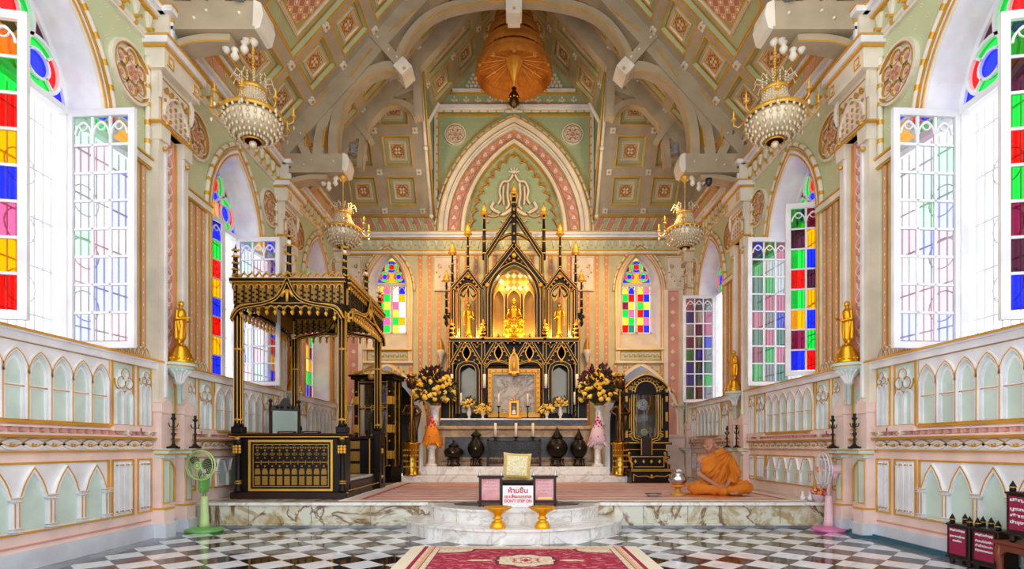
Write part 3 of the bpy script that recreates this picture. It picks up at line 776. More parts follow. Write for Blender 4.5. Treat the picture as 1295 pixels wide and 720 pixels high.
        pi.prism(rectp(uc-hw-.05, 5.86, uc+hw+.05, 5.89), 0, .27, 'gold'); pi.prism(rectp(uc-hw-.07, 5.89, uc+hw+.07, 5.97), 0, .3, 'white'); pi.prism(rectp(uc-hw-.08, 5.97, uc+hw+.08, 5.99), 0, .32, 'gold')
        pi.prism(rectp(uc-.22, 5.99, uc+.22, 6.36), 0, .2, 'cream'); pi.rect(uc-.17, 6.05, uc+.17, 6.3, .203, 'sagespots')
        for e in (-1, 0, 1): pi.prism(rectp(uc-.02+e*.16, 6.02, uc+.02+e*.16, 6.33), .2, .225, 'white'); pi.prism(rectp(uc-.03+e*.16, 6.3, uc+.03+e*.16, 6.33), .2, .24, 'gold')
        pi.prism(rectp(uc-.28, 6.36, uc+.28, 6.43), 0, .27, 'white'); pi.prism(rectp(uc-.28, 6.43, uc+.28, 6.447), 0, .285, 'gold')
    root = struct(b.build('wall_'+nm))
    for mb, n in ((up, 'upper_moulding'), (da, 'dado_panelling'), (co, 'cornice'), (pi, 'pilaster'), (rv, 'window_reveal')):
        mb.build(n, root)
    k = MB(Mside(s)); k.prism(rectp(3.2, 0, YB, .17), 0, .085, 'plinth')
    if s > 0:
        k.prism(rectp(3.2, 0, 7.3, .03), 0, .125, 'teal'); k.prism([(3.2, .03), (7.3, .03), (7.3, .05), (3.2, .05)], 0, .105, 'teal')
        k.prism(rectp(6.5, 0, 6.72, .035), 0, .26, 'teal'); k.prism(rectp(6.94, 0, 7.17, .035), 0, .26, 'teal')
    struct(k.build('baseboard_'+nm))
side_wall(-1); side_wall(1)
# ------------------------------------------------------------------ back wall
BW = ((-3.17, .52), (3.17, .52))
def back_wall():
    M = Mback; b = MB(M); up = MB(M); co = MB(M); rv = MB(M)
    SPB, RIB, S0 = 5.0, 1.0, 3.56; DO = ((-3.3, .62), (3.3, .62)); dsp, dri = 1.7, 1.42; DW = .90
    xs = [-4.4, -3.17-.52, -3.17+.52, -2.6, 2.6, 3.17-.52, 3.17+.52, 4.4]
    # door openings below
    for s in (-1, 1):
        c = s*3.18; A = arch(c, DW, dsp, dri)
        b.rect(s*4.4, .34, c+s*DW, dsp, 0, 'stripetan'); b.rect(c-s*DW, .34, s*2.2, dsp, 0, 'stripetan')
        b.rect(s*4.4, dsp, c+s*DW, 3.56, 0, 'stripetan'); b.rect(c-s*DW, dsp, s*2.2, 3.56, 0, 'stripetan')
        for (x0, y0), (x1, y1) in zip(A, A[1:]): b.face([(x0, y0, 0), (x1, y1, 0), (x1, 3.56, 0), (x0, 3.56, 0)], 'stripetan')
        O = [(c-DW, .34)]+A+[(c+DW, .34)]; I = [(c-.68, .34)]+arch(c, .68, dsp, dri-.25)+[(c+.68, .34)]
        for i in range(len(O)-1): rv.face([(*O[i], 0), (*O[i+1], 0), (*I[i+1], -.5), (*I[i], -.5)], 'white')
        rv.ribbon([(c-DW-.04, .34)]+arch(c, DW+.04, dsp, dri+.05)+[(c+DW+.04, .34)], .08, 0, .04, 'cream'); up.ribbon([(c-DW-.09, .34)]+arch(c, DW+.09, dsp, dri+.1)+[(c+DW+.09, .34)], .016, 0, .05, 'gold')
        for q in arch(c, DW+.11, dsp, dri+.13, 12)[1:-1]: up.ball((q[0], q[1], .03), .022, 'golddull', 6)
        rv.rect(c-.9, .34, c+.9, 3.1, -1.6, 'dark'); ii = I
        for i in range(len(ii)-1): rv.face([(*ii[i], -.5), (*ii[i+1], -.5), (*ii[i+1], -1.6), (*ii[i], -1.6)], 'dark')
        c = s*3.17; A = arch(c, .52, SPB, RIB)
        b.rect(s*4.4, 3.56, c+s*.52, SPB, 0, 'stripetan'); b.rect(c-s*.52, 3.56, s*2.6, SPB, 0, 'stripetan')
        b.rect(s*4.4, SPB, c+s*.52, 6.05, 0, 'sagespots' if 0 else 'stripetan'); b.rect(c-s*.52, SPB, s*2.6, 6.05, 0, 'stripetan')
        for (x0, y0), (x1, y1) in zip(A, A[1:]): b.face([(x0, y0, 0), (x1, y1, 0), (x1, 6.05, 0), (x0, 6.05, 0)], 'stripetan')
        O = [(c-.52, S0)]+A+[(c+.52, S0)]; I = [(c-.40, 4.02)]+arch(c, .40, 5.2, .85)+[(c+.40, 4.02)]
        for i in range(len(O)-1): rv.face([(*O[i], 0), (*O[i+1], 0), (*I[i+1], -.45), (*I[i], -.45)], 'white')
        rv.face([(*O[0], 0), (*O[-1], 0), (*I[-1], -.45), (*I[0], -.45)], 'cream')
        J = lambda d: [(c-.52-d, S0-.34)]+arch(c, .52+d, SPB, RIB+d*1.25)+[(c+.52+d, S0-.34)]
        up.ribbon(J(.05), .10, 0, .05, 'cream'); up.ribbon(J(.0), .016, 0, .06, 'gold'); up.ribbon(J(.10), .018, 0, .065, 'gold'); up.ribbon(J(.05), .012, 0, .065, 'golddull')
        rope(up, arch(c, .52+.15, SPB, RIB+.19), .03, .03)
        up.prism(rectp(c-.62, S0-.035, c+.62, S0), 0, .09, 'cream'); up.prism(rectp(c-.62, S0-.05, c+.62, S0-.035), 0, .1, 'gold')
        up.rect(c-.5, S0-.29, c+.5, S0-.06, .012, 'sage'); goldframe(up, c-.5, S0-.28, c+.5, S0-.07, 0, .05, .016, 'golddull')
        for k in range(8):
            x = c-.42+.12*k; up.ribbon(circ(x, S0-.17, .05, 9, 0, PI), .018, 0, .04, 'cream'); up.ribbon(circ(x+.06, S0-.17, .04, 9, PI, 2*PI), .012, 0, .04, 'golddull')
        up.prism(rectp(c-.64, S0-.36, c+.64, S0-.32), 0, .07, 'cream'); up.ribbon([(c-.64, S0-.37), (c+.64, S0-.37)], .014, 0, .08, 'gold')
    b.rect(-2.2, .34, 2.2, 3.56, 0, 'stripetan'); b.rect(-2.6, 3.56, 2.6, 6.05, 0, 'stripetan')
    # striped chains
    x = -4.22
    while x < 4.25:
        ax = abs(x); lo, hi = .36, 5.9
        if abs(ax-3.18) < DW+.14:
            t_ = [y for X, y in arch(3.18, DW+.12, dsp, dri+.14, 40) if abs(X-ax) < .04]; lo = max(t_+[dsp])+.03
        if abs(ax-3.17) < .68: hi = 3.17
        if hi > lo+.1 and not 3.72 < ax < 4.28: chainstrip(up, x, lo, hi, .012, .10, 'chaingold')
        x += .2335
    # gothic corbels beside the altarpiece
    for s in (-1, 1):
        for c in (s*1.72, s*4.08):
            up.prism(rectp(c-.28, 5.0, c+.28, 5.86), 0, .08, 'cream'); goldframe(up, c-.26, 5.03, c+.26, 5.83, .08, .09, .012, 'golddull')
            for k in (-1, 1):
                up.ribbon(crs([(c, 5.1), (c+k*.06, 5.35), (c+k*.17, 5.45), (c+k*.2, 5.7)], 4), .02, .08, .11, 'cream'); [up.ball((c+k*.07*j, 5.12+.11*j, .09), .022, 'golddull', 6) for j in (1, 2, 3)]; up.ribbon([(c+k*(.12+.06*t/10*math.cos(t*.75)), 5.6+.06*t/10*math.sin(t*.75)) for t in range(2, 11)], .014, .08, .11, 'golddull')
        c = s*4.0
        up.prism(rectp(c-.26, .34, c-.16, 5.0), 0, .13, 'cream'); up.prism(rectp(c+.12, .34, c+.22, 5.0), 0, .13, 'cream')
        up.rect(c-.16, .4, c+.12, 5.0, .02, 'rose')
        w = 2.1
        while w < 4.9:
            up.prism([(c-.02, w), (c-.08, w+.05), (c-.02, w+.12), (c+.04, w+.05)], 0, .04, 'cream'); w += .33
        up.prism(rectp(c-.3, 1.33, c+.26, 1.4), 0, .2, 'pink'); up.prism(rectp(c-.28, .34, c+.24, 1.33), 0, .16, 'pink'); up.prism(rectp(c-.34, .34, c+.3, .6), 0, .22, 'pink')
        c0 = s*1.72
        up.lathe([(.02, 3.15), (.04, 3.25), (.06, 3.34), (.11, 3.42), (.11, 3.5)], 'cream', (c0+s*.1, 0, .12), 12, axis='y')
        up.lathe([(.09, 3.5), (.06, 3.54), (.05, 3.6), (.055, 3.66), (.03, 3.74), (.001, 3.82)], 'golddull', (c0+s*.1, 0, .12), 10, axis='y')
    # entablature
    co.rect(-4.4, 6.02, 4.4, 6.32, .02, 'sagespots')
    for w0, w1, n1, m in ((5.90, 5.93, .06, 'gold'), (5.93, 5.99, .08, 'cream'), (6.0, 6.02, .09, 'gold'), (6.28, 6.31, .1, 'gold'), (6.31, 6.36, .14, 'white'), (6.36, 6.42, .2, 'white'), (6.42, 6.44, .215, 'gold'), (6.84, 6.87, .1, 'gold'), (6.87, 6.9, .14, 'taupe')):
        if w0 < 6.7: co.prism(rectp(-4.4, w0, 4.4, w1), 0, n1, m)
        else:
            for s in (-1, 1): co.prism(rectp(min(s*2.0, s*4.4), w0, max(s*2.0, s*4.4), w1), 0, n1, m)
    for s in (-1, 1):
        co.rect(s*1.9, 6.44, s*4.4, 6.86, .03, 'greenpanel')
        for k in range(9):
            x = s*1.95+s*.29*k; P = [(x, 6.45), (x+s*.16, 6.45), (x+s*.33, 6.83), (x+s*.17, 6.83)]
            if abs(x) > 4.2: continue
            co.prism(P[::s], .03, .036, 'terra'); co.ribbon([P[0], P[3]], .012, .03, .042, 'cream'); co.ribbon([P[1], P[2]], .012, .03, .042, 'cream')
            for tx, ty, mm in ((x+s*.11, 6.53, 'rose'), (x+s*.24, 6.74, 'rose'), (x+s*.30, 6.55, 'sage')):
                for a in (PI/2, PI/2+2.09, PI/2+4.19): co.prism(circ(tx+.033*math.cos(a), ty+.033*math.sin(a), .036, 9), .03, .048, 'golddull'); co.prism(circ(tx+.033*math.cos(a), ty+.033*math.sin(a), .026, 8), .03, .053, mm)
    x = -4.3
    while x < 4.3:
        co.prism([(x, 6.26), (x+.09, 6.26), (x+.07, 6.18), (x+.045, 6.1), (x+.02, 6.18)], .01, .05, 'cream'); co.prism(circ(x+.15, 6.15, .018, 6), .01, .04, 'gold'); co.ball((x+.045, 6.09, .03), .018, 'gold', 6); x += .21
    root = struct(b.build('wall_back'))
    up.build('wall_moulding', root); co.build('entablature', root); rv.build('window_reveal', root)
    # gable
    g = MB(M); gm = MB(M); X = 2.02; ze = RZ+1.116*(W-X)
    g.face([(-X, 6.4, 0), (X, 6.4, 0), (X, ze, 0), (0, RZ+1.116*W, 0), (-X, ze, 0)], 'greenspots')
    A = lambda hw, r: arch(0, hw, 6.44, r, 18)
    def band(h0, r0, h1, r1, n, m, uv=0):
        P, Q = A(h0, r0), A(h1, r1)
        for i in range(len(P)-1): gm.face([(*P[i], n), (*P[i+1], n), (*Q[i+1], n), (*Q[i], n)], m)
    gm.ribbon(A(1.80, 2.75), .2, 0, .16, 'cream'); gm.ribbon(A(1.89, 2.86), .022, 0, .19, 'gold'); gm.ribbon(A(1.76, 2.70), .02, 0, .175, 'golddull')
    gm.ribbon(A(1.68, 2.6), .04, 0, .15, 'cream'); rope(gm, A(1.98, 2.96), .05, .03)
    band(1.68, 2.6, 1.36, 2.34, .06, 'rose')
    gm.ribbon(A(1.64, 2.56), .014, .05, .08, 'golddull'); gm.ribbon(A(1.40, 2.40), .014, .05, .08, 'golddull')
    mid = A(1.52, 2.47); L = [0]
    for p, q in zip(mid, mid[1:]): L.append(L[-1]+math.dist(p, q))
    N = 24; pts = []; fine = []
    def at(d):
        for i in range(len(mid)-1):
            if d <= L[i+1]+1e-9:
                t = (d-L[i])/(L[i+1]-L[i]); return tuple(a+(c-a)*t for a, c in zip(mid[i], mid[i+1]))
        return mid[-1]
    cen = [at(L[-1]*(i/240)) for i in range(241)]
    for ph in (0, PI):
        pp = []
        for i in range(241):
            a = cen[max(0, i-1)]; c = cen[min(240, i+1)]; dx, dy = c[0]-a[0], c[1]-a[1]; l = math.hypot(dx, dy); o = .085*math.sin(i/240*N/2*2*PI+ph)
            pp.append((cen[i][0]-dy/l*o, cen[i][1]+dx/l*o))
        gm.ribbon(pp, .02, .05, .09, 'rose'); gm.ribbon(pp, .009, .05, .096, 'gold')
    for k in range(N):
        c = at(L[-1]*(k+.5)/N)
        for j in range(3): gm.prism(circ(c[0]+.028*math.cos(j*2.1+PI/2), c[1]+.028*math.sin(j*2.1+PI/2), .026, 7), .05, .085, 'cream')
        gm.prism(circ(c[0], c[1], .012, 6), .05, .095, 'rose')
    gm.ribbon(A(1.28, 2.27), .12, 0, .13, 'cream'); gm.ribbon(A(1.23, 2.2), .018, 0, .15, 'gold'); gm.ribbon(A(1.33, 2.33), .016, 0, .15, 'golddull')
    cu = A(1.14, 2.08)                   # cusped inner edge
    Lc = [0]
    for p, q in zip(cu, cu[1:]): Lc.append(Lc[-1]+math.dist(p, q))
    mid, L = cu, Lc
    for k in range(18):
        a, c = at(L[-1]*k/18), at(L[-1]*(k+1)/18); m_ = ((a[0]+c[0])/2, (a[1]+c[1])/2); q = (-m_[0], 7.3-m_[1]); l = math.hypot(*q); q = (q[0]/l, q[1]/l)
        e = [(a[0]+q[0]*.15, a[1]+q[1]*.15), (m_[0]+q[0]*.03, m_[1]+q[1]*.03), (c[0]+q[0]*.15, c[1]+q[1]*.15)]
        gm.ribbon(crs(e, 4), .03, 0, .07, 'golddull'); gm.prism([a, (a[0]+q[0]*.17, a[1]+q[1]*.17), m_], 0, .04, 'golddull'); gm.ball((e[0][0], e[0][1], .05), .028, 'gold', 6)
    g.rect(-1.25, 6.4, 1.25, 6.45, .01, 'sage')
    # crest with scrolls in the tympanum
    cr = MB(M)
    for s in (-1, 1):
        for P, w in (([(0, 7.95), (.12, 7.75), (.28, 7.72), (.36, 7.5), (.33, 7.3), (.4, 7.18)], .06), ([(.5, 7.22), (.56, 7.08), (.42, 6.98), (.25, 6.92), (.0, 7.1)], .08),
                     ([(.14, 7.7), (.16, 7.4), (.13, 7.15), (.2, 7.05)], .06), ([(.26, 7.62), (.27, 7.35), (.25, 7.15)], .05), ([(.0, 7.55), (.09, 7.42), (.06, 7.22), (.0, 7.15)], .035),
                     ([(.3, 6.95), (.5, 6.85), (.68, 6.9), (.74, 6.82)], .03), ([(.1, 6.8), (.2, 6.72), (.32, 6.76)], .035)):
            q = crs([(s*x, y) for x, y in P], 5); cr.ribbon(q, w, 0, .06, 'cream'); cr.ribbon(offset(q, w*.5), .011, 0, .07, 'golddull'); cr.ribbon(offset(q, -w*.5), .011, 0, .07, 'golddull')
        for x, y in ((.74, 6.82), (.6, 6.96), (.66, 6.74)): cr.prism(circ(s*x, y, .035, 7), 0, .06, 'rose')
    for k in range(5): cr.tube([(0, 7.95, .04), (.14*math.sin((k-2)*.6), 7.95+.14*math.cos((k-2)*.6), .05)], .022, 'cream', 5)
    cr.ball((0, 7.98, .06), .05, 'cream', 8)
    # spandrel frames, roundels
    for s in (-1, 1):
        S = [(s*.42, 9.42), (s*1.86, 9.42), (s*1.86, 7.2)]+[(s*abs(x), y) for x, y in A(2.05, 3.06)[22:31][::-1]][::-1][:0]
        gm.ribbon([(s*.3, 9.43), (s*1.9, 9.43), (s*1.9, 6.9)], .035, 0, .04, 'gold')
        cv = [(s*abs(x), y) for x, y in A(2.06, 3.1) if x < -.35 and y > 6.9]; gm.ribbon(cv, .03, 0, .04, 'gold')
        rosette(gm, s*1.47, 8.93, .25, .0)
        gm.ribbon([(s*1.97, 6.87), (s*1.97, 9.5)], .05, 0, .06, 'cream'); rope(gm, [(s*1.93, 6.9), (s*1.93, 9.5)], .05, .022)
    for w0, w1, n1, m in ((9.52, 9.56, .06, 'cream'), (9.56, 9.63, .11, 'white'), (9.63, 9.645, .12, 'gold'), (9.95, 9.97, .07, 'gold'), (9.97, 10.04, .1, 'white')):
        x = 2.02 if w0 < 9.6 else (RZ+1.116*W-w1)/1.116
        gm.prism(rectp(-x, w0, x, w1), 0, n1, m)
    rope(gm, [(-1.95, 9.5), (1.95, 9.5)], .05, .025)
    for k in range(11):
        x = -1.5+.3*k
        for dx, dy in ((0, .06), (-.05, 0), (.05, 0), (0, -.03)): gm.prism([(x+dx-.03, 9.79+dy), (x+dx, 9.83+dy), (x+dx+.03, 9.79+dy), (x+dx, 9.75+dy)], 0, .04, 'cream')
    for s in (-1, 1):
        for j, r in enumerate((4, 3, 2, 1)):
            for k in range(r): x = s*1.02+(k-(r-1)/2)*.10; gm.prism(circ(x, 10.14+j*.09, .042, 7), 0, .05, 'cream')
    for k in range(5):
        a = k*PI/4
        gm.tube([(0, 9.45, .12), (.22*math.cos(a), 9.45+.2*math.sin(a), .14)], .04, 'cream', 6)
    gm.ball((0, 9.47, .16), .08, 'cream', 8)
    root2 = struct(g.build('wall_gable')); gm.build('gable_moulding', root2); cr.build('scroll_crest', root2)
    # back windows: tracery and lights
    cols = (('yo', 'rg', 'gy', 'rg', 'bp', 'mg', 'wp', 'wo', 'wp', 'yw', 'go', 'yw'),)
    for k, s in ((7, -1), (8, 1)):
        c = s*3.17; wr = struct(thing('window_%d' % k, None, None)); f = MB(M); gl = MB(M); n = -.45
        if s < 0: P = [['y', 'r', 'g', 'r', 'b', 'm'], ['p', 'g', 'y', 'g', 'p', 'g'], ['w', 'w', 'p', 'y', 'g', 'y'], ['b', 'o', 'w', 'w', 'o', 'w']]
        else: P = [['y', 'g', 'm', 'g', 'y', 'r'], ['b', 'r', 'y', 'p', 'g', 't'], ['y', 'r', 'g', 'r', 'y', 'r'], ['p', 'b', 'y', 'b', 'p', 'b']]
        for i in range(4):
            x0 = c-.37+i*.165+(.06 if i > 1 else 0)
            for j in range(6): gl.rect(x0, 4.05+.2*(5-j), x0+.16, 4.25+.2*(5-j), n, GL[P[i][j]])
            f.ribbon(arch(x0+.08, .075, 5.12, .11, 5), .02, n-.02, n+.03, 'cream'); f.ribbon([(x0, 4.05), (x0, 5.25)], .012, n-.01, n+.02, 'cream')
        for j in range(7): f.ribbon([(c-.37, 4.05+.2*j), (c+.37, 4.05+.2*j)], .01, n-.01, n+.02, 'cream')
        f.ribbon([(c, 4.03), (c, 5.3)], .065, n-.03, n+.04, 'cream'); f.ribbon([(c-.4, 5.3), (c+.4, 5.3)], .07, n-.03, n+.05, 'cream')
        f.ribbon([(c-.385, 4.03)]+arch(c, .385, 5.2, .83)+[(c+.385, 4.03)], .05, n-.03, n+.04, 'cream', False); f.ribbon([(c-.4, 4.03), (c+.4, 4.03)], .05, n-.03, n+.04, 'cream')
        ol = [(c-.38, 5.33)]+[p for p in arch(c, .38, 5.2, .83) if p[1] > 5.33]+[(c+.38, 5.33)]
        tracery(f, gl, c, .36, 5.33, .7, ol, n, GL, .022)
        f.build('window_frame', wr); gl.build('stained_panes', wr)
back_wall()
# ------------------------------------------------------------------ ceiling
def clip(poly, a, bb, c):      # keep a*x+b*y<=c
    o = []
    for i in range(len(poly)):
        p, q = poly[i], poly[(i+1) % len(poly)]; dp, dq = a*p[0]+bb*p[1]-c, a*q[0]+bb*q[1]-c
        if dp <= 0: o.append(p)
        if (dp < 0 < dq) or (dq < 0 < dp): t = dp/(dp-dq); o.append((p[0]+(q[0]-p[0])*t, p[1]+(q[1]-p[1])*t))
    return o
def coffers(b, u0, u1, w0, w1, panels, ok=lambda x, y: True, cl=None):
    """ribs at n=0 with sunk panels (cx, cy, hx, hy, kind)"""
    P = [p for p in panels if ok(p[0], p[1])]
    us = sorted({u0, u1} | {p[0]+e*p[2] for p in P for e in (-1, 1)}); ws = sorted({w0, w1} | {p[1]+e*p[3] for p in P for e in (-1, 1)})
    for a, c in zip(us, us[1:]):
        for d, e in zip(ws, ws[1:]):
            x, y = (a+c)/2, (d+e)/2
            if any(abs(x-p[0]) < p[2] and abs(y-p[1]) < p[3] for p in P): continue
            q = rectp(a, d, c, e)
            if cl: q = clip(q, *cl)
            if len(q) > 2: b.face([(*t, 0) for t in q], 'taupe')
    for cx, cy, hx, hy, kd in P:
        D_ = -.09; R0 = rectp(cx-hx, cy-hy, cx+hx, cy+hy); e = .05; R1 = rectp(cx-hx+e, cy-hy+e, cx+hx-e, cy+hy-e)
        for i in range(4):
            j = (i+1) % 4; b.face([(*R0[i], 0), (*R0[j], 0), (*R1[j], D_), (*R1[i], D_)], 'greenpanel')
        b.ribbon(R0, .022, -.01, .012, 'gold', True); b.ribbon(R1, .016, D_, D_+.02, 'golddull', True)
        b.face([(*p, D_) for p in R1], 'greenpanel')
        fx, fy = (hx*.56, hy*.56) if kd == 's' else (hx*.64, hy*.66)
        b.ribbon(rectp(cx-fx, cy-fy, cx+fx, cy+fy), .035, D_, D_+.05, 'cream', True); b.ribbon(rectp(cx-fx, cy-fy, cx+fx, cy+fy), .012, D_, D_+.06, 'gold', True)
        b.rect(cx-fx+.012, cy-fy+.012, cx+fx-.012, cy+fy-.012, D_+.02, 'bigorn' if kd == 'b' else 'ornament', [(0, 0), (1, 0), (1, 1), (0, 1)])
def boss(b, x, y):
    for k in range(4): b.prism(circ(x+.045*math.cos(k*PI/2+PI/4), y+.045*math.sin(k*PI/2+PI/4), .036, 7), 0, .04, 'cream')
    b.prism(circ(x, y, .025, 6), 0, .055, 'golddull')
ca, sa = math.cos(SL), math.sin(SL)
LS = W/ca
cei = MB(); fl = MB()
for s in (-1, 1):
    M = Matrix(((0, -s*ca, -s*sa, s*W), (1, 0, 0, 0), (0, sa, -ca, RZ), (0, 0, 0, 1)))
    cei.M = M; fl.M = M
    sp = []; row = .88; r0 = .50
    YC = 11.6; wx = (W-2.02)/ca
    for u0, u1, uc in BAYS[:2]+[(10.33, YC, 12.02)]:
        uc = (u0+u1)/2 if uc < 12 else 12.02
        pans = []
        for e in (-1, 1):
            for r in range(7): pans.append((uc+e*1.04, r0+row*r, .36, .33, 's'))
        for r in (0, 3, 6): pans.append((uc, r0+row*r, .52, .33, 's'))
        for r in (1.5, 4.5): pans.append((uc, r0+row*r, .54, .33+row/2, 'b'))
        if uc < 12:
            coffers(cei, u0, u1, 0, LS, pans)
            for r in range(7):
                for e in (-1.52, -.58, .58, 1.52):
                    if abs(e) > 1: boss(fl, uc+e, r0+row*(r+.5))
                    else: boss(fl, uc+e, r0+row*(r+.5))
        else:
            coffers(cei, u0, YC, 0, wx, pans, lambda x, y: x < 11.2 and y < wx-.3)
            coffers(cei, u0, YB, wx, LS, pans, lambda x, y: y > wx+.36)
            for r in range(7):
                boss(fl, 11.5, r0+row*(r+.5)); 
                if r > 2: boss(fl, 12.6, r0+row*(r+.5))
    # hip slope above the back cornice
    bs = math.atan(1.3); cb, sb = math.cos(bs), math.sin(bs); wl = (YB-YC)/cb
    M = Matrix(((1, 0, 0, 0), (0, -cb, -sb, YB), (0, sb, -cb, RZ), (0, 0, 0, 1)))
    cei.M = M; fl.M = M
    pans = [(s*x, .62+.87*r, .335, .325, 's') for x in (2.74, 3.69) for r in range(3)]
    coffers(cei, min(s*2.02, s*4.4), max(s*2.02, s*4.4), 0, wl, pans)
    for x in (2.27, 3.215, 4.16):
        for r in range(-1, 3): boss(fl, s*x, .62+.87*(r+.5) if r >= 0 else .18)
    cei.M = Matrix()
    zt = RZ+1.3*(YB-YC)
    cei.face([(s*2.02, YB, RZ), (s*2.02, YB, zt+.1), (s*2.02, YC, zt), ], 'dkgreen')
    cei.face([(s*4.4, YC, RZ), (s*4.4, YB, RZ), (s*4.4, YC, zt)], 'taupe')
    cei.face([(s*4.4, YC, RZ), (s*4.4, YC, zt+.05), (s*2.0, YC, zt+.05)], 'taupe')
    # shaft on the cheek edge
    fl.M = Matrix(); fl.tube([(s*2.04, YB-.2, RZ-.1), (s*2.05, YC+1.0, RZ+1.3*(YB-YC-1.0)-.1), (s*2.05, YC+.1, zt-.15)], .04, 'cream', 8)
    fl.tube([(s*1.98, YB-.05, RZ-.1), (s*1.98, YC+1.0, RZ+1.3*(YB-YC-1.0)), (s*1.98, YC+.1, zt)], .02, 'gold', 6)
    for t in (0.02, .5, .98): fl.ball((s*2.04, YB-.2+(YC+.3-YB)*t, RZ-.1+1.3*(YB-YC-.1)*t), .06, 'cream', 8)
    fl.tube([(s*1.75, YB-1.0, 9.1), (s*2.02, YB-.9, 8.7), (s*2.02, YB-.35, 7.9)], .05, 'cream', 6)
cr_ = struct(cei.build('ceiling')); fl.build('ceiling_boss', cr_)

# ------------------------------------------------------------------ trusses
def truss(yt, k0, name, arches=True):
    M = Mplane(yt); T = MB(M); G = MB(M); B = MB(M); kk = 10.3/687
    Q = lambda pts, s: [(s*(px-650)*-kk*-1 if s < 0 else -(px-650)*kk, 1.1+(565-py)*kk) for px, py in pts]
    for s in (-1, 1):
        q = lambda pts: [((px-650)*kk*(1 if s < 0 else -1), 1.1+(565-py)*kk) for px, py in pts]
        # hammer beam
        (x0, z0), (x1, z1) = q([(352, 222), (438, 200)])
        a, c = min(x0, x1), max(x0, x1)
        T.prism(rectp(a, z0, c, z1), -.16, .16, 'taupe'); T.prism(rectp(a, z0-.03, c, z0+.01), -.18, .18, 'taupe')
        e = q([(437, 199), (443, 202), (445, 211), (442, 222), (436, 224)]); T.prism(e if s < 0 else e[::-1], -.17, .17, 'cream')
        for i, (px, py) in enumerate(((432, 226), (424, 232), (416, 238), (409, 232), (426, 224))): T.lathe([(.02, -.05), (.055, 0), (.03, .05), (.05, .09), (.001, .13)], 'cream', (*q([(px, py)])[0], 0), 8, 'y')
        arc = q(crs([(350, 262), (356, 246), (370, 234), (392, 228), (416, 228)], 4)); T.ribbon(arc, .10, -.12, .12, 'taupe'); G.ribbon(offset(arc, .035*(-1 if s < 0 else 1)), .014, .11, .128, 'gold')
        # principal rafter
        r = [(s*-0+s*W*1.0, RZ-.22), (0, RZ+1.116*W-.22)]; r = [(s*4.5, RZ-.22-.11), (s*0.0, RZ+1.116*W-.22)]
        T.ribbon(r, .34, -.14, .14, 'taupe')
        if not arches: continue
        T.ribbon(q([(368, 150), (392, 202)]), .16, -.12, .12, 'taupe')
        A = crs(q([(424, 202), (424, 175), (428, 150), (437, 126), (452, 107), (472, 94), (492, 88), (510, 92)]), 4); T.ribbon(A, .19, -.1, .1, 'taupe')
        G.ribbon(offset(A, .08*(-1 if s < 0 else 1)), .016, .09, .108, 'gold')
        Bb = crs(q([(404, 202), (408, 170), (418, 140), (434, 112), (458, 84), (486, 58)]), 4); T.ribbon(Bb, .2, -.11, .11, 'taupe')
        for px, py, qx, qy in ((400, 140, 419, 116), (446, 104, 472, 68), (494, 47, 531, 17), (412, 190, 415, 165), (390, 190, 391, 165)): G.ribbon(q([(px, py), (qx, qy)]), .022, .0, .15, 'gold')
        T.ribbon(q([(462, 36), (512, 92)]), .17, -.17, .17, 'taupe')
        T.ribbon(q([(506, 86), (517, 98)]), .25, -.2, .2, 'cream')
        for px, py in ((468, 42), (480, 56), (494, 71), (504, 80)): B.M = M; B.ball((*q([(px, py)])[0], .175), .025, 'cream', 6)
        for px, py in ((398, 208), (388, 214), (425, 210), (376, 155), (384, 175)): B.ball((*q([(px, py)])[0], .165), .022, 'cream', 6)
        G.ball((*q([(514, 96)])[0], .21), .03, 'gold', 6)
        A = crs(q([(504, 82), (508, 68), (518, 50), (534, 31), (556, 17), (586, 8), (618, 3), (650, 2)]), 5); T.ribbon(A, .15, -.093, .093, 'taupe'); G.ribbon(offset(A, .06*(-1 if s < 0 else 1)), .016, .09, .108, 'gold')
        A = crs(q([(482, 60), (497, 38), (518, 16), (546, -4), (584, -18), (620, -26), (650, -30)]), 5); T.ribbon(A, .2, -.107, .107, 'taupe')
        
    if arches:
        q = lambda px, py: ((px-650)*kk, 1.1+(565-py)*kk)
        a, c = q(640, 22), q(660, -60); T.prism(rectp(a[0], a[1], c[0], c[1]), -.15, .15, 'cream'); a, c = q(642, 26), q(658, 12); T.prism(rectp(a[0], a[1], c[0], c[1]), -.18, .18, 'cream')
        G.ball((0, q(650, 20)[1], .18), .03, 'gold', 6)
        zc = q(650, -40)[1]
        T.ribbon([(-2.2, zc), (2.2, zc)], .16, -.1, .1, 'taupe')
    o = struct(T.build(name)); G.build('gilt_edging', o); B.build('bolt_heads', o) if B.v else None
truss(10.3, 1, 'beam_truss'); truss(6.83, 1, 'beam_truss')
T = MB(Mplane(11.55)); G = MB(Mplane(11.55)); kk = 11.55/687
for s in (-1, 1):
    q = lambda pts: [((px-650)*kk*(1 if s < 0 else -1), 1.1+(565-py)*kk) for px, py in pts]
    T.ribbon([(s*4.5, RZ-.3), (0, RZ+1.116*W-.2)], .32, -.1, .1, 'taupe')
    A = crs(q([(456, 215), (460, 178), (470, 150), (486, 136), (504, 132), (520, 139), (528, 152)]), 4); T.ribbon(A, .14, -.08, .08, 'taupe'); G.ribbon(offset(A, .06*(-1 if s < 0 else 1)), .016, .07, .088, 'gold')
    T.ribbon(q([(448, 152), (470, 180)]), .12, -.113, .113, 'taupe'); T.ribbon(q([(527, 68), (530, 150)]), .17, -.122, .122, 'taupe')
    T.ribbon(crs(q([(430, 182), (445, 174), (462, 176)]), 3), .1, -.065, .065, 'taupe')
    T.ribbon(q([(500, 122), (528, 112)]), .1, -.07, .07, 'taupe')
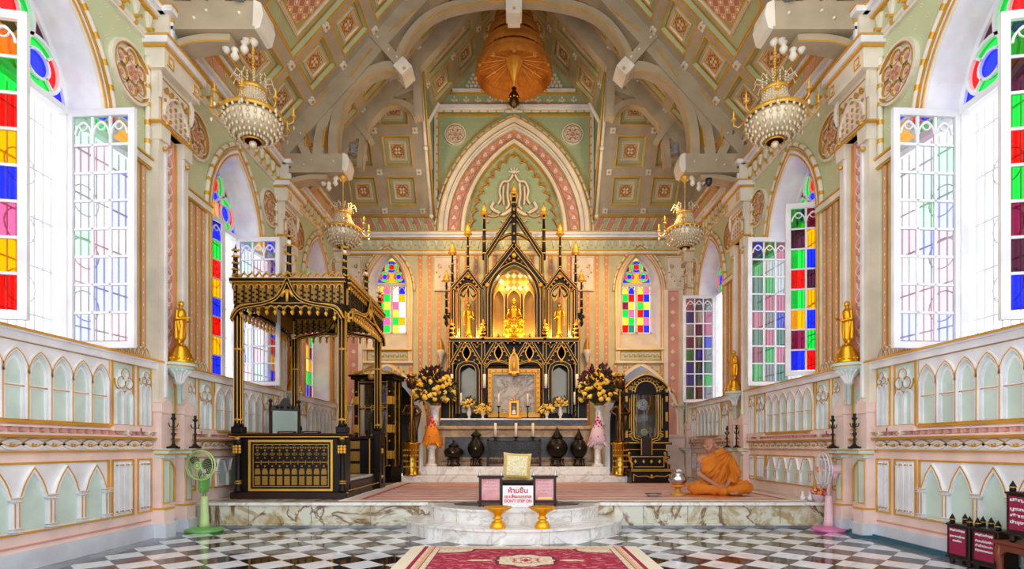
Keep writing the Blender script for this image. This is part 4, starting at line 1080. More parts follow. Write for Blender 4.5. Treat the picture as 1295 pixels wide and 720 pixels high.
o = struct(T.build('beam_corner_truss')); G.build('gilt_edging', o)
# ------------------------------------------------------------------ altar block
t = thing('altar_table', 'long altar block of veined brown marble with white-edged top behind the urns', 'altar', (0, 12.0, .67))
b = MB(); b.bbox((-1.95, 0, 0), (1.95, 1.2, .10), 'brownmarble'); b.bbox((-1.9, .04, .10), (1.9, 1.2, .80), 'brownmarble'); b.bbox((-1.97, -.03, .80), (1.97, 1.2, .89), 'brownmarble', .02)
b.build('body', t)
b = MB()
for x0, x1 in ((-1.55, 1.5),): b.box((x0, .02, .17), (x1, .06, .66), 'navy'); b.M = Matrix.Translation((0, .03, 0)) @ MF; b.ribbon(rectp(x0, .17, x1, .66), .04, -.0, .03, 'brownmarble', True)
b.build('front_panel', t)
b = MB(); b.bbox((-1.6, .0, .89), (1.6, 1.2, 1.01), 'navy'); b.build('upper_ledge', t)
b = MB(); b.bbox((-1.63, -.04, 1.01), (1.63, 1.2, 1.05), 'whitemarble'); tag(b.build('top_slab', t), 'white marble slab')
ZA = 1.72
# ------------------------------------------------------------------ gilded black altarpiece
kR = 12.75/687
def rq(pts): return [((x-651.5)*kR, (565-y)*kR+1.1-ZA) for x, y in pts]
def gilt(d, g, path, w, n0, n1, closed=False, lines=(-.3, .3)):
    d.ribbon(path, w, n0, n1, 'black', closed)
    for e in lines: g.ribbon(offset(path, w*e, closed), .009, n1-.004, n1+.004, 'gold', closed)
def crockets(g, path, m, r=.028, k=6, n=.08, off=.05):
    L = [0]
    for p, q in zip(path, path[1:]): L.append(L[-1]+math.dist(p, q))
    O = offset(path, off)
    for i in range(k):
        d = L[-1]*(i+.5)/k
        for j in range(len(path)-1):
            if d <= L[j+1]:
                f = (d-L[j])/(L[j+1]-L[j]); x, y = (O[j][c]+(O[j+1][c]-O[j][c])*f for c in (0, 1)); g.ball((x, y, n), r, m, 6); break
def pinnacle(d, g, x, y0, y1, n=.08, r=.035, cone=.16):
    cone *= 1.4; r *= 1.15
    """thin dark shaft with gilt bands and a tiered golden cone on top"""
    h = y1-y0; d.lathe([(r, 0), (r*.8, h*.5), (r*.45, h-cone)], 'black', (x, y0, n), 6, 'y')
    for i in range(4): g.lathe([(r*1.0, 0), (r*1.5, .015), (r*1.0, .03)], 'gold', (x, y0+h*(.1+.2*i), n), 6, 'y')
    for i in range(3): d.ball((x+(r+.01)*(-1)**i, y0+h*(.2+.2*i), n), .02, 'gold', 6)
    g.lathe([(.02, 0), (cone*.33, .01), (cone*.33, .03), (cone*.2, cone*.3), (cone*.26, cone*.33), (cone*.12, cone*.62), (cone*.15, cone*.66), (.001, cone)], 'gold', (x, y1-cone, n), 8, 'y')
t = thing('altarpiece', 'tall black and gold gothic altarpiece with three pointed niches and many pinnacles', 'altarpiece', (0, 12.75, ZA))
d = MB(MF); g = MB(MF)
yT = lambda y: (565-y)*kR+1.1-ZA; xT = lambda x: (x-651.5)*kR
for s in (-1, 1):
    X = lambda x: s*(651.5-x)*kR           # px given for the left half
    P = lambda pts: [(X(x), yT(y)) for x, y in pts]
    # posts of upper tier
    for px, w, y0, y1 in ((574, .10, 432, 366), (610, .09, 432, 360), (616.5, .09, 432, 324)): gilt(d, g, P([(px, y0), (px, y1)]), w, -.12, .10)
    for px, ya, yb in ((574, 366, 306), (593.5, 346, 282), (614, 330, 257)): pinnacle(d, g, X(px), yT(ya), yT(yb), .06, .04 if px == 614 else .03, .22)
    pinnacle(d, g, X(567), yT(398), yT(343), .12, .03, .2); d.lathe([(.01, -.28), (.05, -.2), (.03, -.12), (.09, -.06), (.05, 0)], 'black', (X(567), yT(400), .12), 6, 'y'); d.box((min(X(566), X(574)), yT(400), -.02), (max(X(566), X(574)), yT(397), .1), 'black')
    for q in range(4): g.ball((X(567)+.04*(-1)**q, yT(400)-.05*q, .15), .02, 'gold', 6)
    # side niche gable and arch
    gp = P([(573.5, 367), (594, 344), (611, 367)]); gilt(d, g, gp, .10, -.05, .12); crockets(g, gp, 'gold', .026, 10, .1, -.06*s*-1); g.ball((X(594), yT(352), .12), .05, 'gold', 8)
    A = [(X(582) if s < 0 else X(606), yT(432))]+arch(X(594), 12*kR, yT(376), 15*kR, 8)+[(X(606) if s < 0 else X(582), yT(432))]; gilt(d, g, A, .07, -.08, .10)
    for (x0, y0), (x1, y1) in zip(A[1:-1], A[2:-1]): 
        yy = lambda x: yT(344)-abs(x-X(594))*(23/18.5)
        d.face([(x0, y0, .05), (x1, y1, .05), (x1, max(y1, yy(x1)), .05), (x0, max(y0, yy(x0)), .05)], 'black')
    for e in (-1, 1):
        c = X(594)+e*.10
        d.ribbon(crs([(X(594), yT(366)), (c, yT(376)), (X(594)+e*.2, yT(372))], 4), .025, .02, .07, 'black'); g.ribbon(crs([(X(594), yT(362)), (c, yT(381)), (X(594)+e*.19, yT(376))], 4), .012, .05, .085, 'gold')
        for k in range(3): g.ball((X(594)+e*(.05+.06*k), yT(378-3*k), .08), .016, 'gold', 6)
    d.ribbon([(X(594), yT(345)), (X(594), yT(376))], .03, .0, .06, 'black')
    # upper open gable
    gp = P([(615, 327), (652, 270)]); gilt(d, g, gp, .11, -.03, .09); crockets(g, gp if s < 0 else gp, 'gold', .03, 9, .05, .08 if s < 0 else -.08)
    A = P(crs([(614.5, 352), (617, 328), (627, 309), (640, 299), (652, 296)], 4)); gilt(d, g, A, .05, -.03, .07)
    # main gable
    gp = P([(614, 362), (652, 314)]); gilt(d, g, gp, .15, -.05, .16); crockets(g, gp, 'gold', .032, 8, .12, .09 if s < 0 else -.09)
    # entablature of lower tier
    for px in (592, 632):
        gp = P([(px-20, 462), (px, 428), (px+20, 462)]); gilt(d, g, gp, .09, -.02, .15); crockets(g, gp, 'gold', .024, 12, .14, .055 if s > 0 else -.055)
        v = crs(P([(px, 437), (px-5, 447), (px, 456), (px+5, 447), (px, 437)]), 5)[:-1]; g.ribbon(v, .022, .05, .11, 'gold', True); d.prism(v, .0, .05, 'darkwood'); g.ball((X(px), yT(458), .12), .045, 'gold', 8)
        tri = P([(px-18, 462), (px, 431), (px+18, 462)]); d.prism(tri if s < 0 else tri[::-1], -.02, .05, 'black')
        for e in (-1, 1): g.ball((X(px)+e*.18, yT(457), .08), .03, 'gold', 6); g.ball((X(px)+e*.13, yT(440), .10), .022, 'gold', 6)
    # outer lower bay with mirror
    A = [(X(581), yT(524)), (X(581), yT(470))]+P([(583, 464), (588, 461), (594, 460), (600, 461), (604, 464)])+[(X(606), yT(470)), (X(606), yT(524))]
    gilt(d, g, A, .11, -.05, .12, False, (-.36, .36))
    d.rect(min(X(574), X(612)), 0, max(X(574), X(612)), yT(432), -.14, 'black')
    A = P([(616, 466), (622, 459), (634, 458), (646, 462), (651.5, 466)]); gilt(d, g, crs(A, 4), .06, .0, .12)
    for px, y1 in ((573, 414), (613, 414)):
        gilt(d, g, P([(px, 529), (px, 432)]), .12, -.06, .14); pinnacle(d, g, X(px), yT(432), yT(404), .10, .05, .12)
    gilt(d, g, P([(578, 529), (578, 524)]), .05, 0, .1, False, ())
    # side wings
    w = P([(560, 529), (560, 478), (564, 470), (570, 478), (570, 529)]); d.prism(w if s < 0 else w[::-1], -.1, .06, 'black'); gilt(d, g, crs(P([(562, 500), (563, 480), (566, 474), (569, 480), (569, 500)]), 3), .03, .05, .08)
    for px in (577, 585, 593, 601, 609): d.ribbon(arch(X(px), 3.2*kR, yT(441), 5*kR, 5), .014, .0, .10, 'golddull')
gilt(d, g, [(-1.48, yT(432)), (1.48, yT(432))], .10, -.25, .18); g.ribbon([(-1.5, yT(429.5)), (1.5, yT(429.5))], .02, -.25, .2, 'gold')
for k in range(21): g.ball((-1.4+.14*k, yT(436), .19), .022, 'gold', 6)
d.prism(rectp(-1.45, yT(462), 1.45, yT(432)), -.16, -.02, 'black')
d.ribbon([(0, yT(316)), (0, yT(262))], .12, -.04, .10, 'black'); pinnacle(d, g, 0, yT(270), yT(232), .03, .05, .2)
for y in (268, 276, 286, 298, 308): g.ball((0, yT(y), .12), .03, 'gold', 6)
pinnacle(d, g, 0, yT(436), yT(408), .15, .04, .12)
for e in (-1, 1): pinnacle(d, g, e*.72, yT(432), yT(410), .17, .04, .11); g.ball((e*.2, yT(366), .17), .035, 'gold', 6); g.ball((e*.62, yT(363), .17), .05, 'gold', 8)
A = [(-.57, yT(432))]+arch(0, .57, yT(376), 40*kR, 12)+[(.57, yT(432))]; gilt(d, g, A, .10, -.1, .16, False, (-.38, .38))
for (x0, y0), (x1, y1) in zip(A[1:-1], A[2:-1]):
    yy = lambda x: yT(316)-abs(x)*(46/38)
    d.face([(x0, y0, .06), (x1, y1, .06), (x1, max(y1, yy(x1)), .06), (x0, max(y0, yy(x0)), .06)], 'black')
g.ball((0, yT(325), .1), .07, 'gold', 10)
for dx, y in ((-.12, 329), (.12, 329), (0, 332), (-.2, 333), (.2, 333)): g.ball((dx, yT(y), .09), .045, 'gold', 6)
for s in (-1, 1):
    for k in range(2): d.ribbon([(s*(.18+.32*k), yT(432)), (s*(.18+.32*k), yT(372))], .03, -.05, .0, 'darkwood')
fr = d.build('black_framework', t); g.build('gilt_tracery', t)
b = MB(MF)      # golden niche lining
A = arch(0, .52, yT(376), 38*kR, 12)
for (x0, y0), (x1, y1) in zip(A, A[1:]): b.face([(x0, yT(432), -.3), (x1, yT(432), -.3), (x1, y1, -.3), (x0, y0, -.3)], 'goldniche' if 'goldniche' in K else 'mustard')
for s in (-1, 1):
    for px in (-.30, 0, .30):
        pass
for cx, hw in ((0, .17), (-.36, .13), (.36, .13)): b.ribbon([(cx-hw, yT(432))]+arch(cx, hw, yT(377), 14*kR, 6)+[(cx+hw, yT(432))], .035, -.28, -.2, 'gold')
for i, (cx, cy) in enumerate([(x*.15, yT(352)+y*.15) for x in range(-2, 3) for y in range(-1, 3) if abs(x)*.13+max(0, y)*.13 < .42]):
    for k in range(4): b.prism(circ(cx+.035*math.cos(k*PI/2), cy+.035*math.sin(k*PI/2), .03, 8), -.3, -.285, 'sage' if (i % 2) else 'gold')
tag(b.build('niche_lining', t), 'gold niche lining with green quatrefoils')
for s in (-1, 1):
    b = MB(MF); b.prism([(s*.84, yT(522)), (s*1.28, yT(522)), (s*1.28, yT(472)), (s*1.06, yT(464)), (s*.84, yT(472))][::s], -.13, -.1, 'mirror'); tag(b.build('mirror_panel', t), 'dull grey mirror')
b = MB(MF); b.box((-.6, yT(529), -.06), (.6, yT(466), .06), 'black'); b.ribbon(rectp(-.56, yT(526), .56, yT(470)), .09, .0, .12, 'golddull', True); b.ribbon(rectp(-.49, yT(523), .49, yT(474)), .02, .1, .14, 'gold', True)
for k in range(9):
    b.ball((-.56+.14*k, yT(470), .13), .022, 'gold', 6)
    for e in (-1, 1): b.ball((e*.56, yT(522)+.115*k, .13), .022, 'gold', 6)
b.box((-.47, yT(522), .05), (.47, yT(475), .08), 'greymarble'); tag(b.build('marble_picture', t), 'grey marble slab in a gold frame')
for s in (-1, 1):
    for px in (580, 606): b = MB(MF); b.ball((s*(651.5-px)*kR, yT(428), .12), .028, 'flame', 8); tag(b.build('small_bulb', t), 'glowing little lamp')
for s in (-1, 1):
    for px in (583, 603): lamp('niche_bulb_and_fill', 'POINT', (s*(651.5-px)*kR, 12.55, 3.75), 9, WARM, .04)
    lamp('niche_bulb_and_fill', 'POINT', (s*.4, 12.62, 3.85), 16, (1, .62, .2), .04); lamp('niche_bulb_and_fill', 'POINT', (s*.25, 12.8, 5.0), 9, (1, .7, .3), .04)  # upper pair is added fill near the niche top, to brighten the lining

def buddha(name, label, group, loc):
    t = thing(name, label, 'statue', loc, 0, group)
    b = MB()
    b.lathe([(.30, 0), (.30, .04), (.25, .06), (.28, .12), (.24, .16), (.20, .18), (.24, .26), (.20, .30), (.17, .32), (.21, .40), (.22, .42)], 'statue', (0, 0, 0), 20)
    for k in range(16): a = k*PI/8; b.ball((.25*math.cos(a), .25*math.sin(a), .13), .035, 'statue', 6)
    for k in range(14): a = k*PI/7; b.ball((.2*math.cos(a), .2*math.sin(a), .37), .035, 'statue', 6)
    b.build('tiered_pedestal', t)
    pr = [('c', (-.2, -.05, .47), (.12, -.14, .46), .055, .04), ('c', (.2, -.05, .47), (-.12, -.14, .47), .055, .04), ('e', (0, 0, .49), (.2, .13, .07)),
          ('c', (0, 0, .5), (0, 0, .72), .10, .115), ('c', (-.12, 0, .74), (.12, 0, .74), .045, .045), ('c', (-.14, 0, .73), (-.17, -.03, .58), .035, .03), ('c', (-.17, -.03, .58), (-.13, -.13, .5), .028, .022),
          ('c', (.14, 0, .73), (.17, -.03, .58), .035, .03), ('c', (.17, -.03, .58), (.02, -.14, .5), .028, .022), ('c', (0, 0, .76), (0, 0, .84), .035, .035), ('e', (0, -.01, .90), (.062, .068, .08)), ('c', (0, 0, .97), (0, 0, 1.03), .03, .006)]
    blob('figure', pr, 'statue', t, .012, 3)
    return t
buddha('seated_statue', 'golden seated statue on a tiered pedestal in the central niche of the altarpiece', None, (0, 12.80, 3.58))
def niche_saint(label, loc, s):
    t = thing('standing_statue', label, 'statue', loc, 0, 'gold statues in the side niches')
    b = MB(); b.lathe([(.16, 0), (.16, .03), (.12, .05), (.14, .09), (.10, .12), (.11, .16)], 'statue', (0, 0, 0), 16); b.build('pedestal', t)
    blob('figure', [('c', (0, 0, .18), (0, 0, .52), .075, .07), ('c', (0, 0, .5), (0, 0, .68), .075, .08), ('c', (-.08, 0, .7), (.08, 0, .7), .035, .035), ('c', (s*.1, 0, .7), (s*.13, -.02, .52), .028, .022), ('c', (s*.13, -.02, .52), (s*.03, -.1, .6), .022, .018),
                    ('c', (-s*.1, 0, .7), (-s*.13, -.02, .52), .028, .022), ('c', (-s*.13, -.02, .52), (-s*.11, -.04, .38), .02, .016), ('c', (0, 0, .72), (0, 0, .78), .025, .025), ('e', (0, 0, .83), (.045, .05, .06)), ('c', (0, 0, .88), (0, 0, .93), .02, .006)], 'statue', t, .011, 3)
niche_saint('small gold standing statue in the altarpiece niche on the side of the throne canopy', (-1.067, 12.78, 3.58), 1)
niche_saint('small gold standing statue in the altarpiece niche on the side of the clock cabinet', (1.067, 12.78, 3.58), -1)
b = MB(MF); b.prism([(-.12, 0), (.12, 0), (.12, .04), (-.12, .04)], -.08, .08, 'gold'); b.lathe([(.05, -.06), (.10, 0)], 'gold', (0, 0, 0), 10, 'y')
t = thing('golden_shrine', 'small pointed golden shrine above the grey marble picture of the altarpiece', 'shrine', (0, 12.53, yT(474)+ZA))
b.ribbon([(-.1, .04)]+arch(0, .1, .26, .22, 6)+[(.1, .04)], .03, -.04, .05, 'gold'); b.prism([(-.1, .04)]+arch(0, .1, .26, .22, 6)+[(.1, .04)], -.06, .0, 'golddull'); b.lathe([(.03, 0), (.03, .1), (.001, .2)], 'gold', (0, .42, 0), 6, 'y')
b.lathe([(.05, 0), (.04, .12), (.02, .2), (.001, .24)], 'gold', (0, .06, .03), 8, 'y'); b.build('shrine_body', t)
# ------------------------------------------------------------------ things on the altar
AP = [(572.7, 473, 529, 1), (614, 473, 524, 1), (692, 473, 524, 1), (731.5, 473, 529, 1), (585.5, 498, 537, 0), (632.5, 499, 537, 0), (668.5, 499, 537, 0), (727, 497, 537, 0)]
def candlestick(label, cat, loc, hs, hc, r, group, m='iron', base=.07):
    t = thing('candlestick', label, cat, loc, 0, group); b = MB()
    b.lathe([(base, 0), (base, .012), (base*.4, .03), (.013, .05), (.012, hs*.45), (.028, hs*.48), (.028, hs*.52), (.012, hs*.55), (.012, hs-.03), (r*2.2, hs-.01), (r*2.2, hs)], m, (0, 0, 0), 10)
    b.build('holder', t)
    if hc: c = MB(); c.lathe([(r, 0), (r, hc-.01), (r*.5, hc)], 'candle', (0, 0, hs), 10); c.tube([(0, 0, hs+hc), (.002, 0, hs+hc+.02)], .002, 'dark', 4); c.build('candle', t)
    return t
LB = ['tall thick white candle on a dark stand before the altarpiece, outermost on the throne side', 'tall thick white candle on a dark stand beside the marble picture, throne side', 'tall thick white candle on a dark stand beside the marble picture, clock side', 'tall thick white candle on a dark stand before the altarpiece, outermost on the clock side',
      'thin candle on a dark spike before the mirror panel on the throne side', 'thin candle on a dark spike before the marble picture, throne side', 'thin candle on a dark spike before the marble picture, clock side', 'thin candle on a dark spike before the mirror panel on the clock side']
for i, (px, y0, yb, big) in enumerate(AP):
    kk = 12.3/687; x = (px-651.5)*kk; top = 1.1+(565-y0)*kk
    yy = 12.32 if big else 12.12; hc = .33 if big else .28
    candlestick(LB[i], 'candlestick', (x, yy, ZA), max(.1, top-ZA-hc), hc, .035 if big else .022, 'candles on the altar')
def flowers(b, c, R, n, ms, r=(.03, .05), flat=.8, bias=-1):
    for i in range(n):
        th = rng.uniform(0, 2*PI); u = rng.uniform(-.5, 1); rr = R*rng.uniform(.75, 1.05); q = math.sqrt(1-u*u)
        p = (c[0]+rr*q*math.cos(th), c[1]+rr*q*math.sin(th), c[2]+rr*u*flat); k = rng.uniform(*r)
        b.ball(p, k, rng.choice(ms), 7, .8)
        for j in range(3): a = rng.uniform(0, 2*PI); b.ball((p[0]+k*.6*math.cos(a), p[1]-k*.3, p[2]+k*.6*math.sin(a)), k*.5, rng.choice(ms), 5)
def leaves(b, c, R, n, m, L=.12, w=.022, flat=1, umin=-.5):
    for i in range(n):
        th = rng.uniform(0, 2*PI); u = rng.uniform(umin, 1); q = math.sqrt(1-u*u); d = Vector((q*math.cos(th), q*math.sin(th), u*flat)); p = Vector(c)+d*R*rng.uniform(.6, .95)
        t_ = d+Vector((rng.uniform(-.5, .5), rng.uniform(-.5, .5), rng.uniform(-.5, .5))); t_.normalize(); s_ = t_.cross(Vector((rng.uniform(-1, 1), 1, .3))).normalized()*w
        e = p+t_*L; mm = p+t_*L*.5+Vector((0, 0, .01)); b.add([tuple(p), tuple(mm+s_), tuple(e), tuple(mm-s_)], [(0, 1, 2, 3)], m)
VL = ['small bouquet of yellow flowers in a vase at the foot of the throne-side mirror panel', 'low bouquet of pale yellow flowers in a white vase left of the gold photo frame', 'low bouquet of pale yellow flowers in a white vase right of the gold photo frame', 'small bouquet of yellow flowers in a vase at the foot of the clock-side mirror panel']
for i, (px, py, R_, yb) in enumerate(((594, 511, .15, 529), (612, 519, .17, 537), (693, 519, .17, 537), (711, 510, .15, 529))):
    kk = 12.25/687; t = thing('altar_bouquet', VL[i], 'flowers', ((px-651.5)*kk, 12.25 if i in (1, 2) else 12.42, ZA), 0, 'small bouquets on the altar')
    hz = 1.1+(565-py)*kk-ZA; b = MB(); b.lathe([(.05, 0), (.03, .03), (.025, .06), (.055, .12), (.05, .17), (.03, hz-R_*.6), (.05, hz-R_*.5)], 'whitemarble', (0, 0, 0), 14); b.build('vase', t)
    b = MB(); flowers(b, (0, 0, hz), R_, 55, ['yellow', 'yellow2', 'yellow2'], (.022, .04)); b.build('blossoms', t); b = MB(); leaves(b, (0, 0, hz), R_*1.1, 70, 'leaf', .08, .015); b.build('leaves', t)
t = thing('photo_frame', 'little ornate gold photo frame standing in the middle of the altar', 'picture frame', (0, 12.15, ZA)); kk = 12.15/687
b = MB(MF); b.ribbon(rectp(-.085, .06, .085, .38), .045, -.02, .02, 'gold', True); b.prism([(-.11, 0), (.11, 0), (.08, .05), (-.08, .05)], -.03, .03, 'gold')
for x, y in ((-.1, .4), (.1, .4), (0, .45), (0, .42), (-.05, .42), (.05, .42), (-.11, .22), (.11, .22)): b.ball((x, y, 0), .025, 'gold', 6)
b.build('frame', t); b = MB(MF); b.box((-.07, .075, -.01), (.07, .365, .0), 'navy'); b.prism(circ(0, .25, .035, 10), 0, .005, 'skin'); b.prism([(-.045, .1), (.045, .1), (.03, .2), (-.03, .2)], 0, .004, 'paper'); b.build('photograph', t)
b = MB(); b.bbox((-.17, -.08, 0), (.17, .08, .03), 'orange', .012)
tag(b.build('orange_tray', None, (0, 12.02, 1.72)), 'flat orange tray on the altar edge below the gold photo frame', 'tray')
# ------------------------------------------------------------------ items on the altar steps
ZS = .67
def urn(label, px, ytop, w, lid, loc_y=11.755, squat=False):
    kk = loc_y/687; H = 1.1+(565-ytop)*kk-ZS; R_ = w*kk/2
    t = thing('lidded_urn', label, 'urn', ((px-650)*kk, loc_y, ZS), 0, 'dark lidded urns before the altar')
    s = MB(); st = .17
    s.lathe([(R_*.62, 0), (R_*.66, .02), (R_*.5, .04)], 'darkwood', (0, 0, 0), 16); s.lathe([(R_*.5, st-.03), (R_*.68, st-.015), (R_*.66, st)], 'darkwood', (0, 0, 0), 16)
    s.build('stand', t)
    for k in range(5):
        a = 2*PI*k/5-PI/2; l = MB(); x, y = R_*.55*math.cos(a), R_*.55*math.sin(a); l.tube([(x*1.1, y*1.1, 0), (x*1.2, y*1.2, .05), (x*.95, y*.95, .09), (x*1.05, y*1.05, .16)], [.02, .014, .018, .022], 'darkwood', 6); l.build('leg', t)
    h = H-st; b = MB()
    if squat: pr = [(.4, 0), (.62, .05), (.95, .22), (1, .35), (.85, .5), (.5, .58), (.5, .62)]
    elif lid == 'cone': pr = [(.35, 0), (.5, .03), (.85, .16), (1, .3), (.97, .4), (.75, .53), (.5, .6), (.46, .63)]
    else: pr = [(.35, 0), (.5, .04), (.9, .2), (1, .34), (.85, .48), (.55, .6), (.42, .7), (.5, .74)]
    z0 = pr[-1][1]; b.lathe([(R_*r, st+h*z) for r, z in pr], 'black', (0, 0, 0), 24); b.build('bowl', t)
    b = MB()
    if squat: lp = [(.5, z0), (.55, z0+.03), (.4, z0+.12), (.15, z0+.18), (.08, z0+.22), (.15, z0+.27), (.05, z0+.34), (.001, 1)]
    elif lid == 'cone': lp = [(.55, z0), (.56, z0+.02), (.25, z0+.17), (.1, z0+.28), (.001, 1)]
    else: lp = [(.6, z0), (.62, z0+.03), (.5, z0+.08), (.25, z0+.14), (.1, z0+.17), (.12, z0+.2), (.001, 1)]
    b.lathe([(R_*r, st+h*z) for r, z in lp], 'black', (0, 0, 0), 20); b.build('lid', t)
    b = MB(); b.ball((0, -R_*.98, st+h*.33), .02, 'gold', 6); b.build('gilt_emblem', t)
urn('round squat dark lidded urn, outermost before the altar on the throne side', 573.7, 556, 25, 'knob', squat=True)
urn('dark lidded urn with a domed cap, beside the iron rack on the throne side', 602, 542, 22, 'dome')
urn('big black urn with a cone lid, beside the iron rack on the clock side', 704.6, 539, 27, 'cone')
urn('smaller black urn with a cone lid and gold emblem, outermost on the clock side', 732, 541, 22, 'cone')
kk = 11.72/687; t = thing('iron_rack', 'dark ornate iron rack before the altar carrying three candles', 'rack', (0, 11.72, ZS))
d = MB(MF); X0, X1, H = (617-650)*kk, (683-650)*kk, .55
for x in (X0, X1): d.box((x-.025, 0, -.05), (x+.025, H, .05), 'iron'); d.ball((x, H+.02, 0), .03, 'iron', 8)
d.box((X0, H-.03, -.06), (X1, H, .06), 'iron'); d.box((X0, .06, -.03), (X1, .09, .03), 'iron'); d.box((X0, H*.62, -.02), (X1, H*.62+.02, .02), 'iron')
k = 9; p = (X1-X0)/k
for i in range(k):
    c = X0+p*(i+.5); d.ribbon(arch(c, p*.42, H*.35, .12, 5), .014, -.01, .012, 'iron'); d.ribbon([(c-p*.42, .08), (c-p*.42, H*.36)], .012, -.01, .012, 'iron'); d.ribbon(circ(c, H*.8, p*.34, 10), .012, -.01, .012, 'iron', True)
    d.ribbon([(c, .09), (c, H*.3)], .01, -.01, .01, 'iron'); d.ribbon(circ(c, H*.22, p*.2, 8), .01, -.01, .01, 'iron', True)
d.build('grille', t)
for i, (px, lb) in enumerate(((626.5, 'white candle on the iron rack, on the throne side end'), (652.5, 'white candle in the middle of the iron rack'), (674, 'white candle on the iron rack, on the clock side end'))):
    candlestick(lb, 'candle', ((px-650)*kk, 11.72, ZS+.55), .09, .30, .03, 'candles on the iron rack', base=.05)
for s, px, lb in ((-1, 546, 'orange marigold cone with magenta flowers on a pale marble pillar beside the squat urn'), (1, 756, 'pale lilac and magenta flower cone on a pale marble pillar beside the small cone-lid urn')):
    k2 = 11.75/687; t = thing('garland_pillar', lb, 'flowers', ((px-650)*k2, 11.75, ZS), 0, 'flower cones on marble pillars')
    b = MB(); b.lathe([(.13, 0), (.13, .04), (.08, .07), (.07, .36), (.10, .40), (.12, .43), (.14, .46)], 'brownmarble' if 0 else 'whitemarble', (0, 0, 0), 18); b.build('pillar', t)
    b = MB(); m1 = ['orange', 'orange', 'yellow'] if s < 0 else ['lilac', 'lilac', 'candle']
    b.lathe([(.15, .46), (.2, .56), (.14, .78), (.05, .95), (.01, 1.08)], m1[0], (0, 0, 0), 16)
    for i in range(150):
        a = rng.uniform(0, 2*PI); h = rng.uniform(.5, .85); r = .22-(h-.5)*.3; x, y = r*math.cos(a), r*math.sin(a)
        b.tube([(x*.75, y*.75, h), (x*1.12, y*1.12, h-.09)], [.018, .008], rng.choice(m1), 5)
    b.build('petals', t)
    b = MB()
    for i in range(50): a = i*2.4; h = .48+i*.0105; r = max(.02, (.21-(h-.48)*.33)); b.ball((r*math.cos(a)*1.02, r*math.sin(a)*1.02, h), .026 if i % 3 == 0 or i > 30 else .001, 'magenta', 6)
    b.ball((0, 0, 1.05), .03, 'magenta', 6); b.tube([(0, 0, 1.0), (0, 0, 1.18)], .008, 'magenta', 5); b.build('magenta_blossoms', t)
for s, px, lb in ((-1, 550, 'large bouquet of yellow roses and dark purple foliage at the throne side of the altar'), (1, 758, 'large bouquet of yellow roses and dark purple foliage at the clock side of the altar')):
    k2 = 12.25/687; t = thing('large_bouquet', lb, 'flowers', ((px-650)*k2, 12.25, 1.56), 0, 'large bouquets at both ends of the altar')
    b = MB(); b.lathe([(.14, 0), (.14, .05), (.10, .08), (.09, .36), (.12, .42), (.15, .45)], 'whitemarble', (0, 0, 0), 18); b.build('pedestal', t)
    b = MB(); b.lathe([(.05, .45), (.12, .5), (.14, .56)], 'brass', (0, 0, 0), 14); b.build('bowl', t)
    c = (0, 0, .78); b = MB(); b.ball((0, 0, .78), .30, 'leaf', 12); leaves(b, c, .44, 330, 'leaf', .14, .03); leaves(b, (0, 0, .88), .46, 110, 'purple', .15, .035, umin=.1); b.build('foliage', t)
    b = MB(); flowers(b, c, .47, 120, ['yellow', 'yellow2', 'yellow'], (.045, .07), .95); b.build('roses', t)
    b = MB(); flowers(b, (0, 0, .9), .45, 22, ['purple'], (.03, .045), 1); b.build('purple_blossoms', t)
